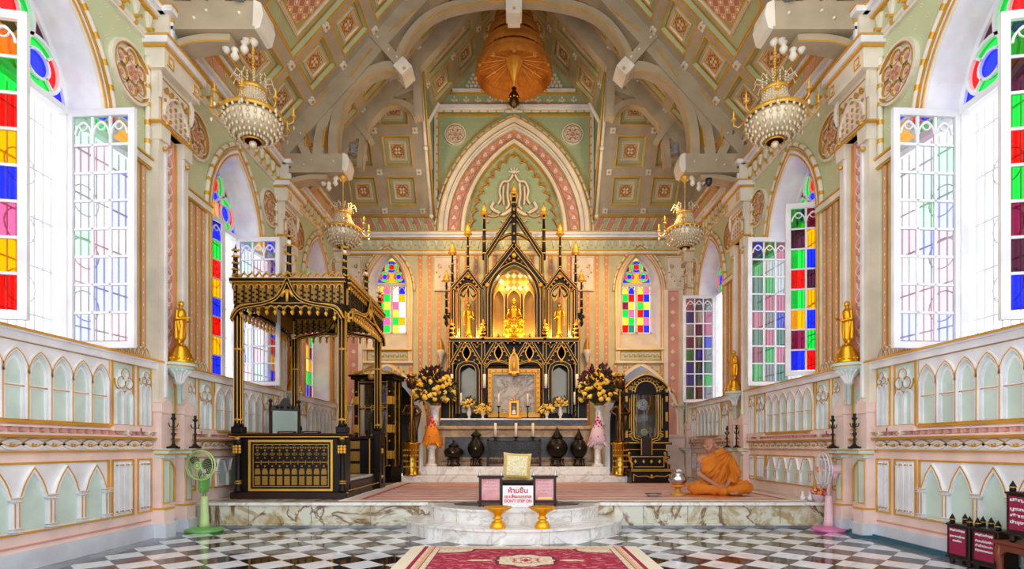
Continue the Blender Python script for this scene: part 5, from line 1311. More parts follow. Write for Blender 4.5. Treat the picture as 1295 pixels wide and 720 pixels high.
# bronze torch bearers on brass drums
for s, px, lb in ((-1, 520.5, 'throne side'), (1, 784, 'clock side')):
    k2 = 11.5/687; x = (px-650)*k2
    t = thing('brass_drum', 'shiny engraved brass drum pedestal at the %s of the altar' % lb, 'pedestal', (x, 11.5, .49), 0, 'brass drums under the bronze figures')
    b = MB(); b.lathe([(.19, 0), (.19, .03), (.165, .05), (.165, .64), (.19, .66), (.19, .69)], 'brass', (0, 0, 0), 28); b.build('drum_body', t)
    b = MB()
    for q in range(7):
        a = -PI/2+(q-3)*.35; cx, cy = .168*math.cos(a), .168*math.sin(a)
        for h in (.18, .3, .42, .53): b.ball((cx, cy, h), .022, 'golddull', 6)
    b.build('engraving', t)
    t = thing('bronze_figure', 'dark bronze standing figure holding a lantern pole on the %s brass drum' % lb, 'statue', (x, 11.5, 1.18), 0, 'bronze lantern bearers')
    pr = [('e', (0, 0, .03), (.12, .1, .04)), ('c', (-.05, 0, .06), (-.05, -.01, .30), .032, .042), ('c', (.06, -.02, .06), (.05, 0, .30), .032, .042), ('c', (-.05, 0, .3), (-.03, 0, .5), .045, .06), ('c', (.05, 0, .3), (.03, 0, .5), .045, .06), ('c', (0, 0, .5), (0, 0, .72), .08, .095),
          ('c', (-.1, 0, .76), (.1, 0, .76), .04, .04), ('c', (0, 0, .78), (0, 0, .86), .03, .03), ('e', (0, -.01, .92), (.052, .06, .072)), ('c', (-s*.11, 0, .76), (-s*.2, -.02, .66), .034, .028), ('c', (-s*.2, -.02, .66), (-s*.10, -.08, .58), .027, .02), ('c', (s*.12, 0, .77), (s*.2, -.02, .62), .034, .028), ('c', (s*.2, -.02, .62), (s*.03, -.10, .60), .026, .02), ('c', (.09, .02, .2), (.14, .03, .6), .03, .06)]
    blob('figure', pr, 'bronze', t, .012, 3)
    b = MB(); lx = s*-.02; b.tube([(lx+.0, -.11, .02), (lx, -.11, 1.15)], .012, 'golddull', 8); b.build('pole', t)
    b = MB(); b.lathe([(.03, 1.12), (.09, 1.16), (.11, 1.26), (.11, 1.34), (.07, 1.38)], 'bronze', (lx, -.11, 0), 12); b.lathe([(.10, 1.38), (.11, 1.41), (.08, 1.43)], 'brass', (lx, -.11, 0), 12)
    for q in range(6): b.ball((lx+.1*math.cos(q*PI/3), -.11+.1*math.sin(q*PI/3), 1.3), .03, 'brass', 6); b.ball((lx+.09*math.cos(q*PI/3), -.11+.09*math.sin(q*PI/3), 1.43), .02, 'brass', 6)
    b.build('lantern', t)
# ------------------------------------------------------------------ tall cabinet behind the throne pavilion
t = thing('display_cabinet', 'tall black and gold glazed cabinet behind the canopied pavilion', 'cabinet', (-2.93, 11.75, .34), -.18)
w, dpt, H = .42, .28, 2.25
b = MB()
b.bbox((-w-.05, -dpt-.05, 0), (w+.05, dpt, .10), 'black'); b.bbox((-w, -dpt, .1), (w, dpt, .3), 'black'); b.bbox((-w-.06, -dpt-.06, 2.18), (w+.06, dpt, 2.24), 'black'); b.bbox((-w-.1, -dpt-.1, 2.24), (w+.1, dpt, 2.28), 'black')
for x in (-w, w-.09):
    for y in (-dpt, dpt-.09): b.box((x, y, .3), (x+.09, y+.09, 2.2), 'black')
b.box((-w, dpt-.02, .3), (w, dpt, 2.2), 'dark')
for z in (.3, .95, 1.56): b.box((-w+.02, -dpt+.02, z), (w-.02, dpt, z+.03), 'black')
b.build('carcass', t)
g = MB()
for x in (-w+.045, w-.045):
    for z in (.5, 1.05, 1.65): g.bbox((x-.06, -dpt-.04, z), (x+.06, -dpt+.01, z+.17), 'gold')
    for i in range(28): g.ball((x, -dpt-.01, .36+i*.065), .022, 'black' if i % 4 else 'golddull', 6)
g.M = Matrix.Translation((0, -dpt, 0)) @ MF
for x in (-w+.1, w-.1): g.ribbon([(x, .34), (x, 2.15)], .014, .0, .015, 'gold')
for z in (.95, 1.56, .33, 2.1): g.ribbon([(-w+.1, z), (w-.1, z)], .05, -.03, .01, 'black'); g.ribbon([(-w+.1, z+.02), (w-.1, z+.02)], .01, .0, .018, 'gold')
for z in (.97, 1.58):
    for x in (-.2, 0, .2): g.ribbon(circ(x, z, .045, 10), .014, 0, .02, 'gold', True)
    g.ribbon([(-.26, z), (-.05, z)], .014, 0, .02, 'gold'); g.ribbon([(.05, z), (.26, z)], .014, 0, .02, 'gold')
g.ribbon(crs([(-w, 2.3), (-.2, 2.36), (0, 2.46), (.2, 2.36), (w, 2.3)], 5), .05, -.02, .02, 'golddull')
for i in range(13): g.ball((-w+.035+i*.064, 2.33+.07*(1-abs(i-6)/6), .0), .03, 'gold', 6)
g.ball((0, 2.22, .09), .07, 'golddull', 10)
g.M = Matrix(); 
for x in (-w-.04, -.2, .2, w+.04): g.lathe([(.03, 2.28), (.02, 2.32), (.03, 2.35), (.012, 2.4), (.001, 2.55)], 'gold', (x, -dpt-.04, 0), 8)
for y in (-.1, .12):
    g.lathe([(.03, 2.28), (.02, 2.32), (.03, 2.35), (.012, 2.4), (.001, 2.5)], 'gold', (w+.04, y, 0), 8)
    g.tube([(w+.005, y, .34), (w+.005, y, 2.15)], .008, 'gold', 5)
for z in (.5, 1.05, 1.65): g.bbox((w-.01, -dpt+.04, z), (w+.035, -dpt+.16, z+.17), 'golddull')
g.tube([(-.2, -dpt-.08, .05), (-.1, -dpt-.1, .08), (0, -dpt-.08, .05), (.1, -dpt-.1, .08), (.2, -dpt-.08, .05)], .015, 'gold', 6)
g.build('gilt_carving', t)
b = MB(); b.box((-w+.09, -dpt+.02, .34), (w-.09, -dpt+.03, 2.14), 'clear'); b.box((w-.03, -dpt+.1, .34), (w-.02, dpt-.1, 2.14), 'clear'); tag(b.build('glass_pane', t), 'clear glass')
b = MB(); b.tube([(-.05, .1, 1.0), (.0, .1, 1.2), (.06, .1, 1.52)], .035, 'white', 8); b.bbox((-.15, 0, .985), (.15, .2, 1.0), 'white', .005)
tag(b.build('pale_relic', None, None), 'pale curved white object inside the black glazed cabinet', 'ornament'); o = bpy.data.objects['pale_relic']; o.matrix_world = Matrix.Translation((-2.93, 11.75, .34)) @ Matrix.Rotation(-.18, 4, 'Z')
# ------------------------------------------------------------------ clock cabinet
t = thing('longcase_clock', 'black and gold longcase clock with arched top and swinging pendulum', 'clock', (2.84, 11.86, .34))
w, dp, H = .43, .22, 2.15
b = MB(MF)
A = crs([(-w, 2.0), (-w*.6, 2.16), (0, 2.26), (w*.6, 2.16), (w, 2.0)], 5)
b.prism([(-w, .62)]+A[::1]+[(w, .62)] if 0 else [(w, .62)]+A[::-1]+[(-w, .62)], -dp, dp-.06, 'black'); b.ribbon(offset(A, .02), .08, -dp, dp+.02, 'black')
for z0, z1, e in ((0, .08, .08), (.08, .5, .02), (.5, .56, .06), (.56, .66, .02), (.8, .86, .1), (1.88, 1.92, .04)): b.prism(rectp(-w-e, z0, w+e, z1), -dp, dp+e*.6, 'black')
for e in (-1, 1): b.prism(rectp(e*w-.05, .86, e*w+.05, 1.95), -dp, dp-.0, 'black')
b.build('case', t)
g = MB(MF); n = dp-.06
g.ribbon(offset(A, .045), .03, n+.08, n+.11, 'gold'); g.ball((0, 2.33, n+.02), .05, 'golddull', 8)
for i in range(15): p = A[int(i*(len(A)-1)/14)]; g.ball((p[0], p[1]-.03, n+.08), .016, 'gold', 6)
d_ = [(-.26, 1.9), (-.26, 1.05), (-.18, .93), (0, .88), (.18, .93), (.26, 1.05), (.26, 1.9)]
for q, ww in ((0, .02), (.05, .012), (-.05, .012)): g.ribbon(offset(crs(d_, 4), q), ww, n, n+.03, 'gold')
D2 = circ(0, 1.93, .24, 20, 0, PI); g.ribbon(D2, .018, n, n+.03, 'gold'); g.ribbon(circ(0, 1.93, .30, 20, 0, PI), .012, n, n+.03, 'golddull')
for k in range(12): a = PI*(k+.5)/12; g.ribbon([(.25*math.cos(a), 1.93+.25*math.sin(a)), (.295*math.cos(a), 1.93+.295*math.sin(a))], .014, n, n+.025, 'gold')
g.ribbon([(-.36, 1.9), (.36, 1.9)], .02, n, n+.07, 'gold'); g.ribbon([(-w-.08, .84), (w+.08, .84)], .02, n, n+.13, 'gold'); g.ribbon([(-w-.03, .7), (w+.03, .7)], .012, n+.06, n+.1, 'gold'); g.ribbon([(-w-.03, .53), (w+.03, .53)], .02, n, n+.11, 'gold')
for e in (-1, 1):
    for z in (1.0, 2.02): g.ribbon(circ(e*.33, z, .035, 12), .016, n, n+.03, 'gold', True); g.ball((e*.33, z, n+.01), .018, 'gold', 6)
    for z0, z1 in ((1.9, 2.05), (1.72, 1.84), (1.3, 1.5), (.95, 1.1)): g.ribbon([(e*w, z0), (e*w, z1)], .05, n, n+.075, 'golddull')
    g.ribbon([(e*.35, 1.15), (e*.35, 1.8)], .012, n, n+.03, 'gold'); g.ribbon([(e*.4, 1.08), (e*.3, 1.08), (e*.3, .9)], .012, n, n+.03, 'gold')
g.build('gilt_ornament', t)
b = MB(MF); b.prism([(.24, 1.88), (.24, 1.06), (.16, .95), (0, .91), (-.16, .95), (-.24, 1.06), (-.24, 1.88)][::-1], n-.0, n+.004, 'navy' if 0 else 'dark'); b.prism(circ(0, 1.93, .23, 16, 0, PI), n, n+.006, 'dark'); b.build('dark_backboard', t)
b = MB(MF); b.prism([(.25, 1.9), (.25, 1.05), (.18, .94), (0, .9), (-.18, .94), (-.25, 1.05), (-.25, 1.9)][::-1], n+.034, n+.037, 'clear'); b.build('glass_door', t)
b = MB(MF); b.prism(circ(-.08, 1.66, .115, 28), n+.006, n+.014, 'steel'); b.ribbon(circ(-.08, 1.66, .115, 28), .014, n+.01, n+.022, 'golddull', True)
for k in range(12): a = k*PI/6; b.ribbon([(-.08+.085*math.cos(a), 1.66+.085*math.sin(a)), (-.08+.105*math.cos(a), 1.66+.105*math.sin(a))], .01, n+.014, n+.017, 'black')
b.ribbon([(-.08, 1.66), (-.08, 1.73)], .008, n+.014, n+.019, 'black'); b.ribbon([(-.08, 1.66), (-.035, 1.64)], .008, n+.014, n+.019, 'black'); tag(b.build('dial', t), 'pale round dial')
b = MB(MF); b.ribbon([(-.04, 1.55), (-.04, 1.1)], .01, n+.006, n+.012, 'steel'); b.prism(circ(-.04, 1.07, .075, 22), n+.006, n+.016, 'brass'); b.ribbon(circ(-.04, 1.07, .06, 20), .008, n+.014, n+.02, 'steel', True); tag(b.build('pendulum', t), 'brass pendulum')
# ------------------------------------------------------------------ black gold chair before the clock
t = thing('black_throne_chair', 'low black and gold bench seat with upright back panel before the clock', 'chair', (2.76, 11.1, .34))
b = MB(); b.bbox((-.40, -.2, 0), (.40, .22, .26), 'black'); b.bbox((-.43, -.23, .26), (.43, .23, .30), 'black'); b.box((-.42, -.22, 0), (.42, .22, .02), 'black'); b.build('seat_box', t)
b = MB(); b.bbox((-.36, .14, .3), (.36, .2, .58), 'black'); b.build('backrest', t)
b = MB(); b.bbox((-.12, .2, .3), (.12, .24, .95), 'darkwood'); b.build('upright_panel', t)
for e in (-1, 1): b = MB(); b.tube([(e*.38, -.18, .32), (e*.37, -.17, .4), (e*.37, .1, .46), (e*.38, .18, .62)], .02, 'golddull', 8); b.tube([(e*.36, -.18, .3), (e*.36, -.18, .4)], .018, 'black', 8); b.build('armrest', t)
g = MB(MF)
for z in (.02, .27, .3): g.ribbon([(-.42, z), (.42, z)], .014, .2, .245, 'gold')
g.ribbon([(-.36, .06), (-.36, .2), (-.28, .16), (-.1, .17), (0, .13), (.1, .17), (.28, .16), (.36, .2), (.36, .06)], .014, .2, .215, 'gold'); g.ball((0, .17, .21), .03, 'gold', 8)
g.ribbon(rectp(-.34, .34, .34, .55), .014, -.14, -.12, 'gold', True)
for x in (-.25, -.08, .08, .25): g.prism([(x-.03, .45), (x, .41), (x+.03, .45), (x, .49)], -.14, -.12, 'gold')
for e in (-1, 1): g.ribbon([(e*.11, .35), (e*.11, .93)], .012, -.21, -.19, 'gold'); g.ball((e*.37, .62, -.16), .03, 'gold', 8)
g.build('gilt_ornament', t)

# ------------------------------------------------------------------ canopied pavilion
kF = 7.9/687; TX, TY = -3.24, 7.9
t = thing('throne_pavilion', 'black and gold carved canopy pavilion on a panelled base by the windows', 'pavilion', (0, 0, .34))
x0, x1, y0, y1 = -4.05, -2.46, 7.9, 9.95
b = MB()
def deskbody(b, x0, x1, y0, y1, h):
    b.bbox((x0-.05, y0-.05, 0), (x1+.05, y1+.05, .10), 'darkwood'); b.bbox((x0, y0, .1), (x1, y1, h-.07), 'black', .006); b.bbox((x0-.04, y0-.04, h-.07), (x1+.04, y1+.04, h-.03), 'black'); b.bbox((x0-.07, y0-.07, h-.03), (x1+.07, y1+.07, h), 'darkwood')
HB = .95
deskbody(b, x0, x1, y0-.02, y0+.28, HB)
b.build('front_parapet', t)
b = MB(); deskbody(b, x0, x1, y1-.12, y1+.05, HB-.02); b.bbox((x0, y0+.2, 0), (x1, y1, .22), 'darkwood'); b.box((x0-.0, y0, .2), (x0+.08, y1, HB), 'black'); b.build('base', t)
b = MB(); b.bbox((x1-.32, y1-.16, .2), (x1+.02, y1-.02, HB), 'black'); b.bbox((x1-.02, y1-.3, 0), (x1+.08, y1+.1, HB+.02), 'black'); b.build('corner_pier', t)
b = MB()
for z in (.28, .50, .72): b.box((x0+.2, y1-.14, z), (x1-.14, y1-.125, z+.17), 'mustard')
b.build('inner_gilt_panel', t)
b = MB(); b.bbox((x0+.1, y0+.35, .22), (x1-.05, y1-.2, .27), 'whitemarble', .02); tag(b.build('seat_cloth', t), 'white cloth on the inner platform')
g = MB(Matrix.Translation((0, y0-.02, 0)) @ MF)
f0, f1, h0, h1 = x0+.22, x1-.18, .13, .84
g.ribbon(rectp(f0, h0, f1, h1), .03, 0, .02, 'gold', True); g.ribbon(rectp(f0+.05, h0+.05, f1-.05, h1-.05), .008, 0, .01, 'golddull', True)
k = 10; p = (f1-f0-.12)/k
for i in range(k):
    c = f0+.06+p*(i+.5); hw = p*.36
    g.prism(rectp(c-hw, h0+.07, c+hw, h0+.20), 0, .012, 'mustard'); g.prism(rectp(c-hw, h0+.225, c+hw, h0+.27)[:2]+[(c+hw, h0+.27), (c+hw*.7, h0+.31), (c-hw*.7, h0+.31), (c-hw, h0+.27)], 0, .012, 'mustard')
    g.prism(circ(c, h0+.345, hw*.35, 8), 0, .012, 'mustard')
    g.prism([(c-hw, h0+.395), (c+hw, h0+.395), (c+hw, h0+.41), (c-hw, h0+.41)], 0, .012, 'mustard')
    for dx, dy, r in ((0, .465, .3), (-.5, .52, .45), (.5, .52, .45), (0, .52, .62), (0, .575, .4)): g.prism(circ(c+dx*hw, h0+dy, r*hw, 10), 0, .012, 'mustard')
    for dx, dy in ((-.4, .62), (.4, .62), (0, .66)): g.prism(circ(c+dx*hw, h0+dy-.005, .32*hw, 8), 0, .012, 'mustard')
    g.ribbon([(c+p/2, h0+.37), (c+p/2, h0+.43)], .01, 0, .012, 'mustard'); g.ribbon([(c+p/2-.02, h0+.4), (c+p/2+.02, h0+.4)], .01, 0, .012, 'mustard'); g.prism(circ(c+p/2, h0+.61, .014, 6), 0, .012, 'mustard')
g.ribbon([(x0-.06, HB-.05), (x1+.06, HB-.05)], .012, 0, .05, 'gold'); g.ribbon([(x0-.06, HB-.01), (x1+.06, HB-.01)], .014, 0, .06, 'gold'); g.ribbon([(x0-.06, .09), (x1+.06, .09)], .014, 0, .04, 'gold')
g.M = Matrix()
for x in (x0+.06, x1-.02):
    g.lathe([(.06, .10), (.06, .14), (.04, .16), (.036, .66), (.05, .7), (.06, .74), (.075, .82), (.08, .86)], 'black', (x, y0-.04, 0), 12)
    for z in (.22, .25): g.lathe([(.042, z), (.05, z+.008), (.042, z+.016)], 'gold', (x, y0-.04, 0), 12)
    for z in (.68, .72, .76): g.ball((x-.04, y0-.08, z), .026, 'gold', 6); g.ball((x+.04, y0-.08, z), .026, 'gold', 6); g.ball((x, y0-.1, z), .026, 'gold', 6)
    g.ribbon
    g.ball((x, y0-.06, .87), .04, 'golddull', 8)
g.lathe([(.05, .1), (.036, .16), (.034, .7), (.06, .8)], 'black', (x1+.06, y1-.15, 0), 10)
for z in (.66, .7, .22): g.ball((x1+.09, y1-.19, z), .03, 'gold', 6); g.ball((x1+.03, y1-.19, z), .03, 'gold', 6)
g.tube([(x1+.06, y0, .12), (x1+.06, y1, .12)], .008, 'gold', 5); g.tube([(x1-.1, y1-.32, .25), (x1-.1, y1-.32, .9)], .01, 'gold', 5)
g.build('gilt_fretwork', t)
# four clustered posts
ZT = 2.72
for x, y in ((x0+.05, y0), (x1-.03, y0), (x0+.05, y1), (x1-.03, y1)):
    b = MB(); zb = HB
    b.bbox((x-.08, y-.08, zb), (x+.08, y+.08, zb+.10), 'black'); b.lathe([(.075, zb+.1), (.05, zb+.16)], 'black', (x, y, 0), 8)
    for dx, dy in ((-.03, -.03), (.03, -.03), (-.03, .03), (.03, .03)):
        b.tube([(x+dx, y+dy, zb+.1), (x+dx, y+dy, ZT)], .026, 'darkwood', 8)
    for dx in (-.05, 0, .05): b.tube([(x+dx, y-.05, zb+.14), (x+dx, y-.05, ZT)], .006, 'gold', 5)
    b.tube([(x+.055, y, zb+.14), (x+.055, y, ZT)], .006, 'gold', 5)
    for z in (zb+1.2, zb+.18): b.lathe([(.06, z), (.075, z+.02), (.06, z+.04)], 'golddull', (x, y, 0), 10)
    b.build('post', t)
# canopy
cp = MB(); cg = MB()
zl, zh = ZT-.02, ZT+.44
def side(M, L):
    d = MB(M); g = MB(M); c = L/2
    a = crs([(0, zl-.10), (.12, zl+.05), (L*.30, zl+.12), (L*.42, zl+.22), (c, zl+.46)], 5); a = a+[(L-x, y) for x, y in a[-2::-1]]
    lo = crs([(0, zl-.10), (.06, zl+.02), (.16, zl+.08), (L*.3, zl+.10), (L*.5, zl+.1)], 4); lo = lo+[(L-x, y) for x, y in lo[-2::-1]]
    # black fascia with ogee face
    d.prism([(0, zl+.12)]+[(0, zh)]+[(L, zh)]+[(L, zl+.12)]+[(L*.75, zl+.17), (c, zl+.17), (L*.25, zl+.17)], -.03, .0, 'mustard')
    for (xa, ya), (xb, yb) in zip(lo, lo[1:]):
        top = lambda x: max(y for X, y in [min(a, key=lambda q: abs(q[0]-x))])
        d.face([(xa, ya, .02), (xb, yb, .02), (xb, max(top(xb), yb), .02), (xa, max(top(xa), ya), .02)], 'black')
    d.ribbon(a, .05, -.01, .05, 'black'); g.ribbon(offset(a, .018), .010, .0, .06, 'gold'); g.ribbon(offset(a, -.018), .010, .0, .06, 'gold'); g.ribbon(offset(lo, .02), .010, 0, .05, 'gold')
    d.ribbon([(-.04, zh), (L+.04, zh)], .05, -.05, .05, 'black'); g.ribbon([(-.04, zh+.02), (L+.04, zh+.02)], .012, 0, .06, 'gold'); g.ribbon([(-.04, zh-.03), (L+.04, zh-.03)], .012, 0, .05, 'gold')
    n = int(L/.10); p = L/n
    for i in range(n):
        x = p*(i+.5); yb = max(y for X, y in [min(a, key=lambda q: abs(q[0]-x))])
        g.ribbon(arch(x, p*.48, zh+.03, .07, 4), .014, -.01, .02, 'golddull'); g.ball((x, zh+.12, .0), .016, 'gold', 6); g.ball((x+p/2, zh+.04, 0), .014, 'gold', 6)
        if yb < zh-.12:
            d.ribbon([(x, zh-.04), (x, yb+.03)], .012, .0, .02, 'black'); g.ribbon(arch(x, p*.4, zh-.12, .06, 4), .012, 0, .025, 'gold')
            for q in range(int((zh-.14-yb)/.07)): d.prism(circ(x+p*.25, yb+.06+q*.07, .016, 6), .0, .01, 'black'); d.prism(circ(x-p*.25, yb+.09+q*.07, .016, 6), .0, .01, 'black')
    # emblem and hanging cusps
    for e in (-1, 1): g.tube([(c, zl+.30, .04), (c+e*.05, zl+.28, .05), (c+e*.08, zl+.21, .04)], .022, 'gold', 6)
    g.tube([(c, zl+.31, .05), (c, zl+.14, .05)], [.03, .018], 'gold', 6)
    m = int(L/.12); p = L/m
    for i in range(m):
        x = p*(i+.5); yb = max(y for X, y in [min(lo, key=lambda q: abs(q[0]-x))])
        g.ribbon(arch(x, p*.46, yb-.08, .07, 5), .014, -.01, .02, 'golddull')
        for e in (-.5,):
            q = x+p*e; g.ribbon([(q, yb-.02), (q, yb-.09)], .02, -.01, .02, 'golddull'); g.prism([(q-.024, yb-.1), (q, yb-.15), (q+.024, yb-.1), (q, yb-.08)], -.01, .03, 'gold')
    return d, g
for nm, M, L in (('front', Matrix.Translation((x0, y0-.06, 0)) @ MF, x1-x0), ('side', Matrix(((0, 0, 1, x1+.05), (1, 0, 0, y0), (0, 1, 0, 0), (0, 0, 0, 1))), y1-y0),
                 ('rear', Matrix.Translation((x0, y1+.04, 0)) @ MF, x1-x0), ('window_side', Matrix(((0, 0, -1, x0-.02), (1, 0, 0, y0), (0, 1, 0, 0), (0, 0, 0, 1))), y1-y0)):
    d, g = side(M, L); o = d.build('%s_valance' % nm, t); g.build('gilt_cresting', o)
b = MB(); b.box((x0, y0, zh-.04), (x1, y1, zh-.02), 'darkwood')
cx, cy = (x0+x1)/2, (y0+y1)/2
for zz, f in ((zh-.05, .92), (zh-.09, .7)): b.box((cx-(x1-x0)/2*f, cy-(y1-y0)/2*f, zz-.03), (cx+(x1-x0)/2*f, cy+(y1-y0)/2*f, zz), 'darkwood')
b.build('canopy_ceiling', t)
for x, y, h in ((cx, y0-.04, .78), (x0, y0, .55), (x1, y0, .60), (x1+.03, cy, .62), (x1, y1, .5), (x0, y1, .5), (cx, y1, .6)):
    b = MB(); b.lathe([(.05, zh-.1), (.04, zh+.1), (.035, zh+h*.35), (.032, zh+h*.6), (.02, zh+h*.8), (.001, zh+h)], 'black', (x, y, 0), 8)
    for i in range(5):
        z = zh+h*(.12+.17*i); b.lathe([(.035, z), (.05, z+.012), (.035, z+.024)], 'gold', (x, y, 0), 8)
        for q in range(4): b.ball((x+.045*math.cos(q*PI/2), y+.045*math.sin(q*PI/2), z+.02), .016, 'gold', 6)
    for i in range(3): b.lathe([(.028, zh+h*(.25+.2*i)), (.03, zh+h*(.3+.2*i)), (.028, zh+h*(.35+.2*i))], 'candle', (x, y, 0), 8)
    b.build('spire', t)
# chair in the pavilion
t = thing('carved_chair', 'dark carved chair with pale green upholstered back inside the canopied pavilion', 'chair', (-3.68, 8.8, .61), .5)
b = MB(); b.bbox((-.24, -.22, .36), (.24, .24, .42), 'darkwood'); b.build('seat_frame', t)
b = MB(); b.bbox((-.21, -.2, .42), (.21, .2, .47), 'greyf', .02); tag(b.build('seat', t), 'grey-green cushion')
b = MB(MF); 
for e in (-1, 1): b.M = Matrix(); b.tube([(e*.22, .24, .4), (e*.22, .26, .8), (e*.22, .3, 1.2)], .024, 'darkwood', 8); b.ball((e*.22, .3, 1.24), .035, 'darkwood', 8)
b.M = Matrix.Translation((0, .28, 0)) @ MF
b.prism(crs([(-.22, 1.06), (-.2, 1.16), (-.1, 1.18), (-.05, 1.26), (0, 1.3), (.05, 1.26), (.1, 1.18), (.2, 1.16), (.22, 1.06)], 4)[::-1], -.02, .02, 'darkwood')
for x in (-.12, -.05, .05, .12): b.ball((x, 1.14, .02), .03, 'darkwood', 6)
b.build('back_frame', t)
b = MB(); b.M = Matrix.Translation((0, .27, 0)) @ MF; b.prism(rectp(-.19, .5, .19, 1.08), -.015, .03, 'greyf'); tag(b.build('backrest', t), 'pale grey-green upholstered panel')
for x, y in ((-.21, -.18), (.21, -.18), (-.21, .2), (.21, .2)): b = MB(); b.lathe([(.02, 0), (.022, .1), (.03, .2), (.02, .28), (.026, .37)], 'darkwood', (x, y, 0), 8); b.build('leg', t)
for i, (px, lb) in enumerate(((363, 'small dark engraved name block on the pavilion ledge near the front middle'), (394, 'small dark engraved name block on the pavilion ledge beside the chair'))):
    b = MB(); b.bbox((-.13, -.04, 0), (.13, .04, .035), 'darkwood', .008); b.M = Matrix.Translation((0, -.041, 0)) @ MF; b.ribbon([(-.1, .012), (.1, .012)], .006, 0, .002, 'golddull')
    tag(b.build('name_block', None, ((px-650)*7.98/687, 7.98, .34+.95)), lb, 'name plate', 'name blocks on the pavilion ledge')
# ------------------------------------------------------------------ umbrella
t = thing('tiered_umbrella', 'large amber tiered ceremonial umbrella hanging under the roof ridge before the gable', 'umbrella', (0, 11.5, 8.92))
rads = [.80, .66, .54, .42, .30]; z = 0
for i, r in enumerate(rads):
    h = .40-.03*i; b = MB(); fl = lambda a, hh: 1+.012*math.cos(a*40)
    b.lathe([(r, z), (r+.005, z+.02), (r-.01, z+h*.45), (r-.03, z+h*.5), (r-.02, z+h*.55), (r-.08, z+h*.8), (r*.72, z+h)], 'amber', (0, 0, 0), 80, mod=fl, cap=False)
    b.build('umbrella_tier', t); z += h*.98
b = MB(); b.lathe([(.78, .22), (.5, .30), (.2, .36), (.05, .38)], 'amber', (0, 0, 0), 48, cap=False)
for k in range(36): a = 2*PI*k/36; b.tube([(.75*math.cos(a), .75*math.sin(a), .215), (.12*math.cos(a), .12*math.sin(a), .36)], .007, 'golddull' if k % 2 else 'amber', 4)
b.build('ribbed_lining', t)
for k in range(12):
    a = 2*PI*k/12; b = MB()
    for j in range(5): b.ball((.81*math.cos(a)+.02*math.cos(j*1.26), .81*math.sin(a), -.02+.02*math.sin(j*1.26)), .016, 'golddull', 5)
    if k % 2:
        for j in range(5): b.ball((.5*math.cos(a)+.03*math.cos(j*1.26), .5*math.sin(a)+.03*math.sin(j*1.26), .28), .016, 'gold', 5)
    b.build('gilt_flower', t)
b = MB(); b.lathe([(.19, .36), (.17, .30), (.02, -.08), (.015, -.12)], 'gold', (0, 0, 0), 7, smooth=False); b.build('gold_cone', t)
b = MB(); b.tube([(0, 0, -.5), (0, 0, 2.75)], .012, 'golddull', 6); b.build('hanging_rod', t)
b = MB(); b.lathe([(.02, -.2), (.06, -.24), (.03, -.28), (.11, -.38), (.09, -.5), (.12, -.55), (.04, -.62), (.001, -.68)], 'bronze', (0, 0, 0), 8)
for q in range(8): b.ball((.1*math.cos(q*PI/4), .1*math.sin(q*PI/4), -.45), .03, 'brass', 5)
b.build('bronze_pendant', t)
# ------------------------------------------------------------------ chandeliers
def chandelier():
    t = thing('crystal_chandelier', 'x', 'chandelier', (0, 0, 0), 0, 'crystal chandeliers under the roof beams')
    b = MB(); b.lathe([(.001, .0), (.08, -.0), (.085, -.03), (.04, -.08), (.012, -.12), (.012, -.2)], 'gold', (0, 0, 0), 10)
    for i in range(14): b.ball((0, 0, -.2-.035*i), .016, 'gold', 6)
    b.build('hanging_chain', t)
    b = MB()
    for r, z, tk in ((.14, -.70, .014), (.34, -1.02, .016), (.10, -1.33, .01)): b.lathe([(r, z-tk*2), (r+tk, z-tk*2), (r+tk, z+tk), (r, z+tk), (r, z-tk*2)], 'gold', (0, 0, 0), 32)
    b.tube([(0, 0, -.66), (0, 0, -1.38)], .01, 'gold', 6)
    b.build('gilt_rings', t)
    for k in range(8):
        a = 2*PI*k/8+.2; c, s = math.cos(a), math.sin(a); b = MB()
        b.tube([(.34*c, .34*s, -1.0), (.42*c, .42*s, -1.08), (.48*c, .48*s, -1.04), (.48*c, .48*s, -.98)], .009, 'gold', 6); b.lathe([(.012, 0), (.035, .01), (.035, .02)], 'gold', (.48*c, .48*s, -.98), 8); b.lathe([(.012, .02), (.012, .10), (.004, .15)], 'gold', (.48*c, .48*s, -.98), 6)
        b.build('candle_arm', t)
    b = MB()
    for k in range(24):
        a = 2*PI*k/24
        for i in range(7): f = i/7; r = .14+(.30-.14)*f*f; b.ball((r*math.cos(a), r*math.sin(a), -.74-.26*f), .014, 'crystal', 5)
        for i in range(6):
            f = i/6; r = .34*math.cos(f*1.3); b.ball((r*math.cos(a), r*math.sin(a), -1.06-.27*math.sin(f*PI/2)), .021, 'crystal', 5, 1.4)
    for k in range(12):
        a = 2*PI*k/12
        for i in range(4): b.ball((.15*math.cos(a), .15*math.sin(a), -.66+.035*i), .014, 'crystal', 5)
        b.ball((.48*math.cos(a*1.5+.2), .48*math.sin(a*1.5+.2), -1.12), .02, 'crystal', 5, 1.6)
        b.tube([(.1*math.cos(a), .1*math.sin(a), -.6), (.22*math.cos(a), .22*math.sin(a), -.55), (.25*math.cos(a), .25*math.sin(a), -.62)], .006, 'crystal', 5)
    b.lathe([(.325*math.cos(i/8*1.35), -1.05-.26*math.sin(i/8*PI/2)) for i in range(9)], 'crystal', (0, 0, 0), 24); b.lathe([(.14, -.72), (.16, -.85), (.22, -.95), (.32, -1.01)], 'crystal', (0, 0, 0), 24)
    b.ball((0, 0, -1.38), .05, 'crystal', 8); b.build('crystal_strings', t)
    return t
ch = chandelier()
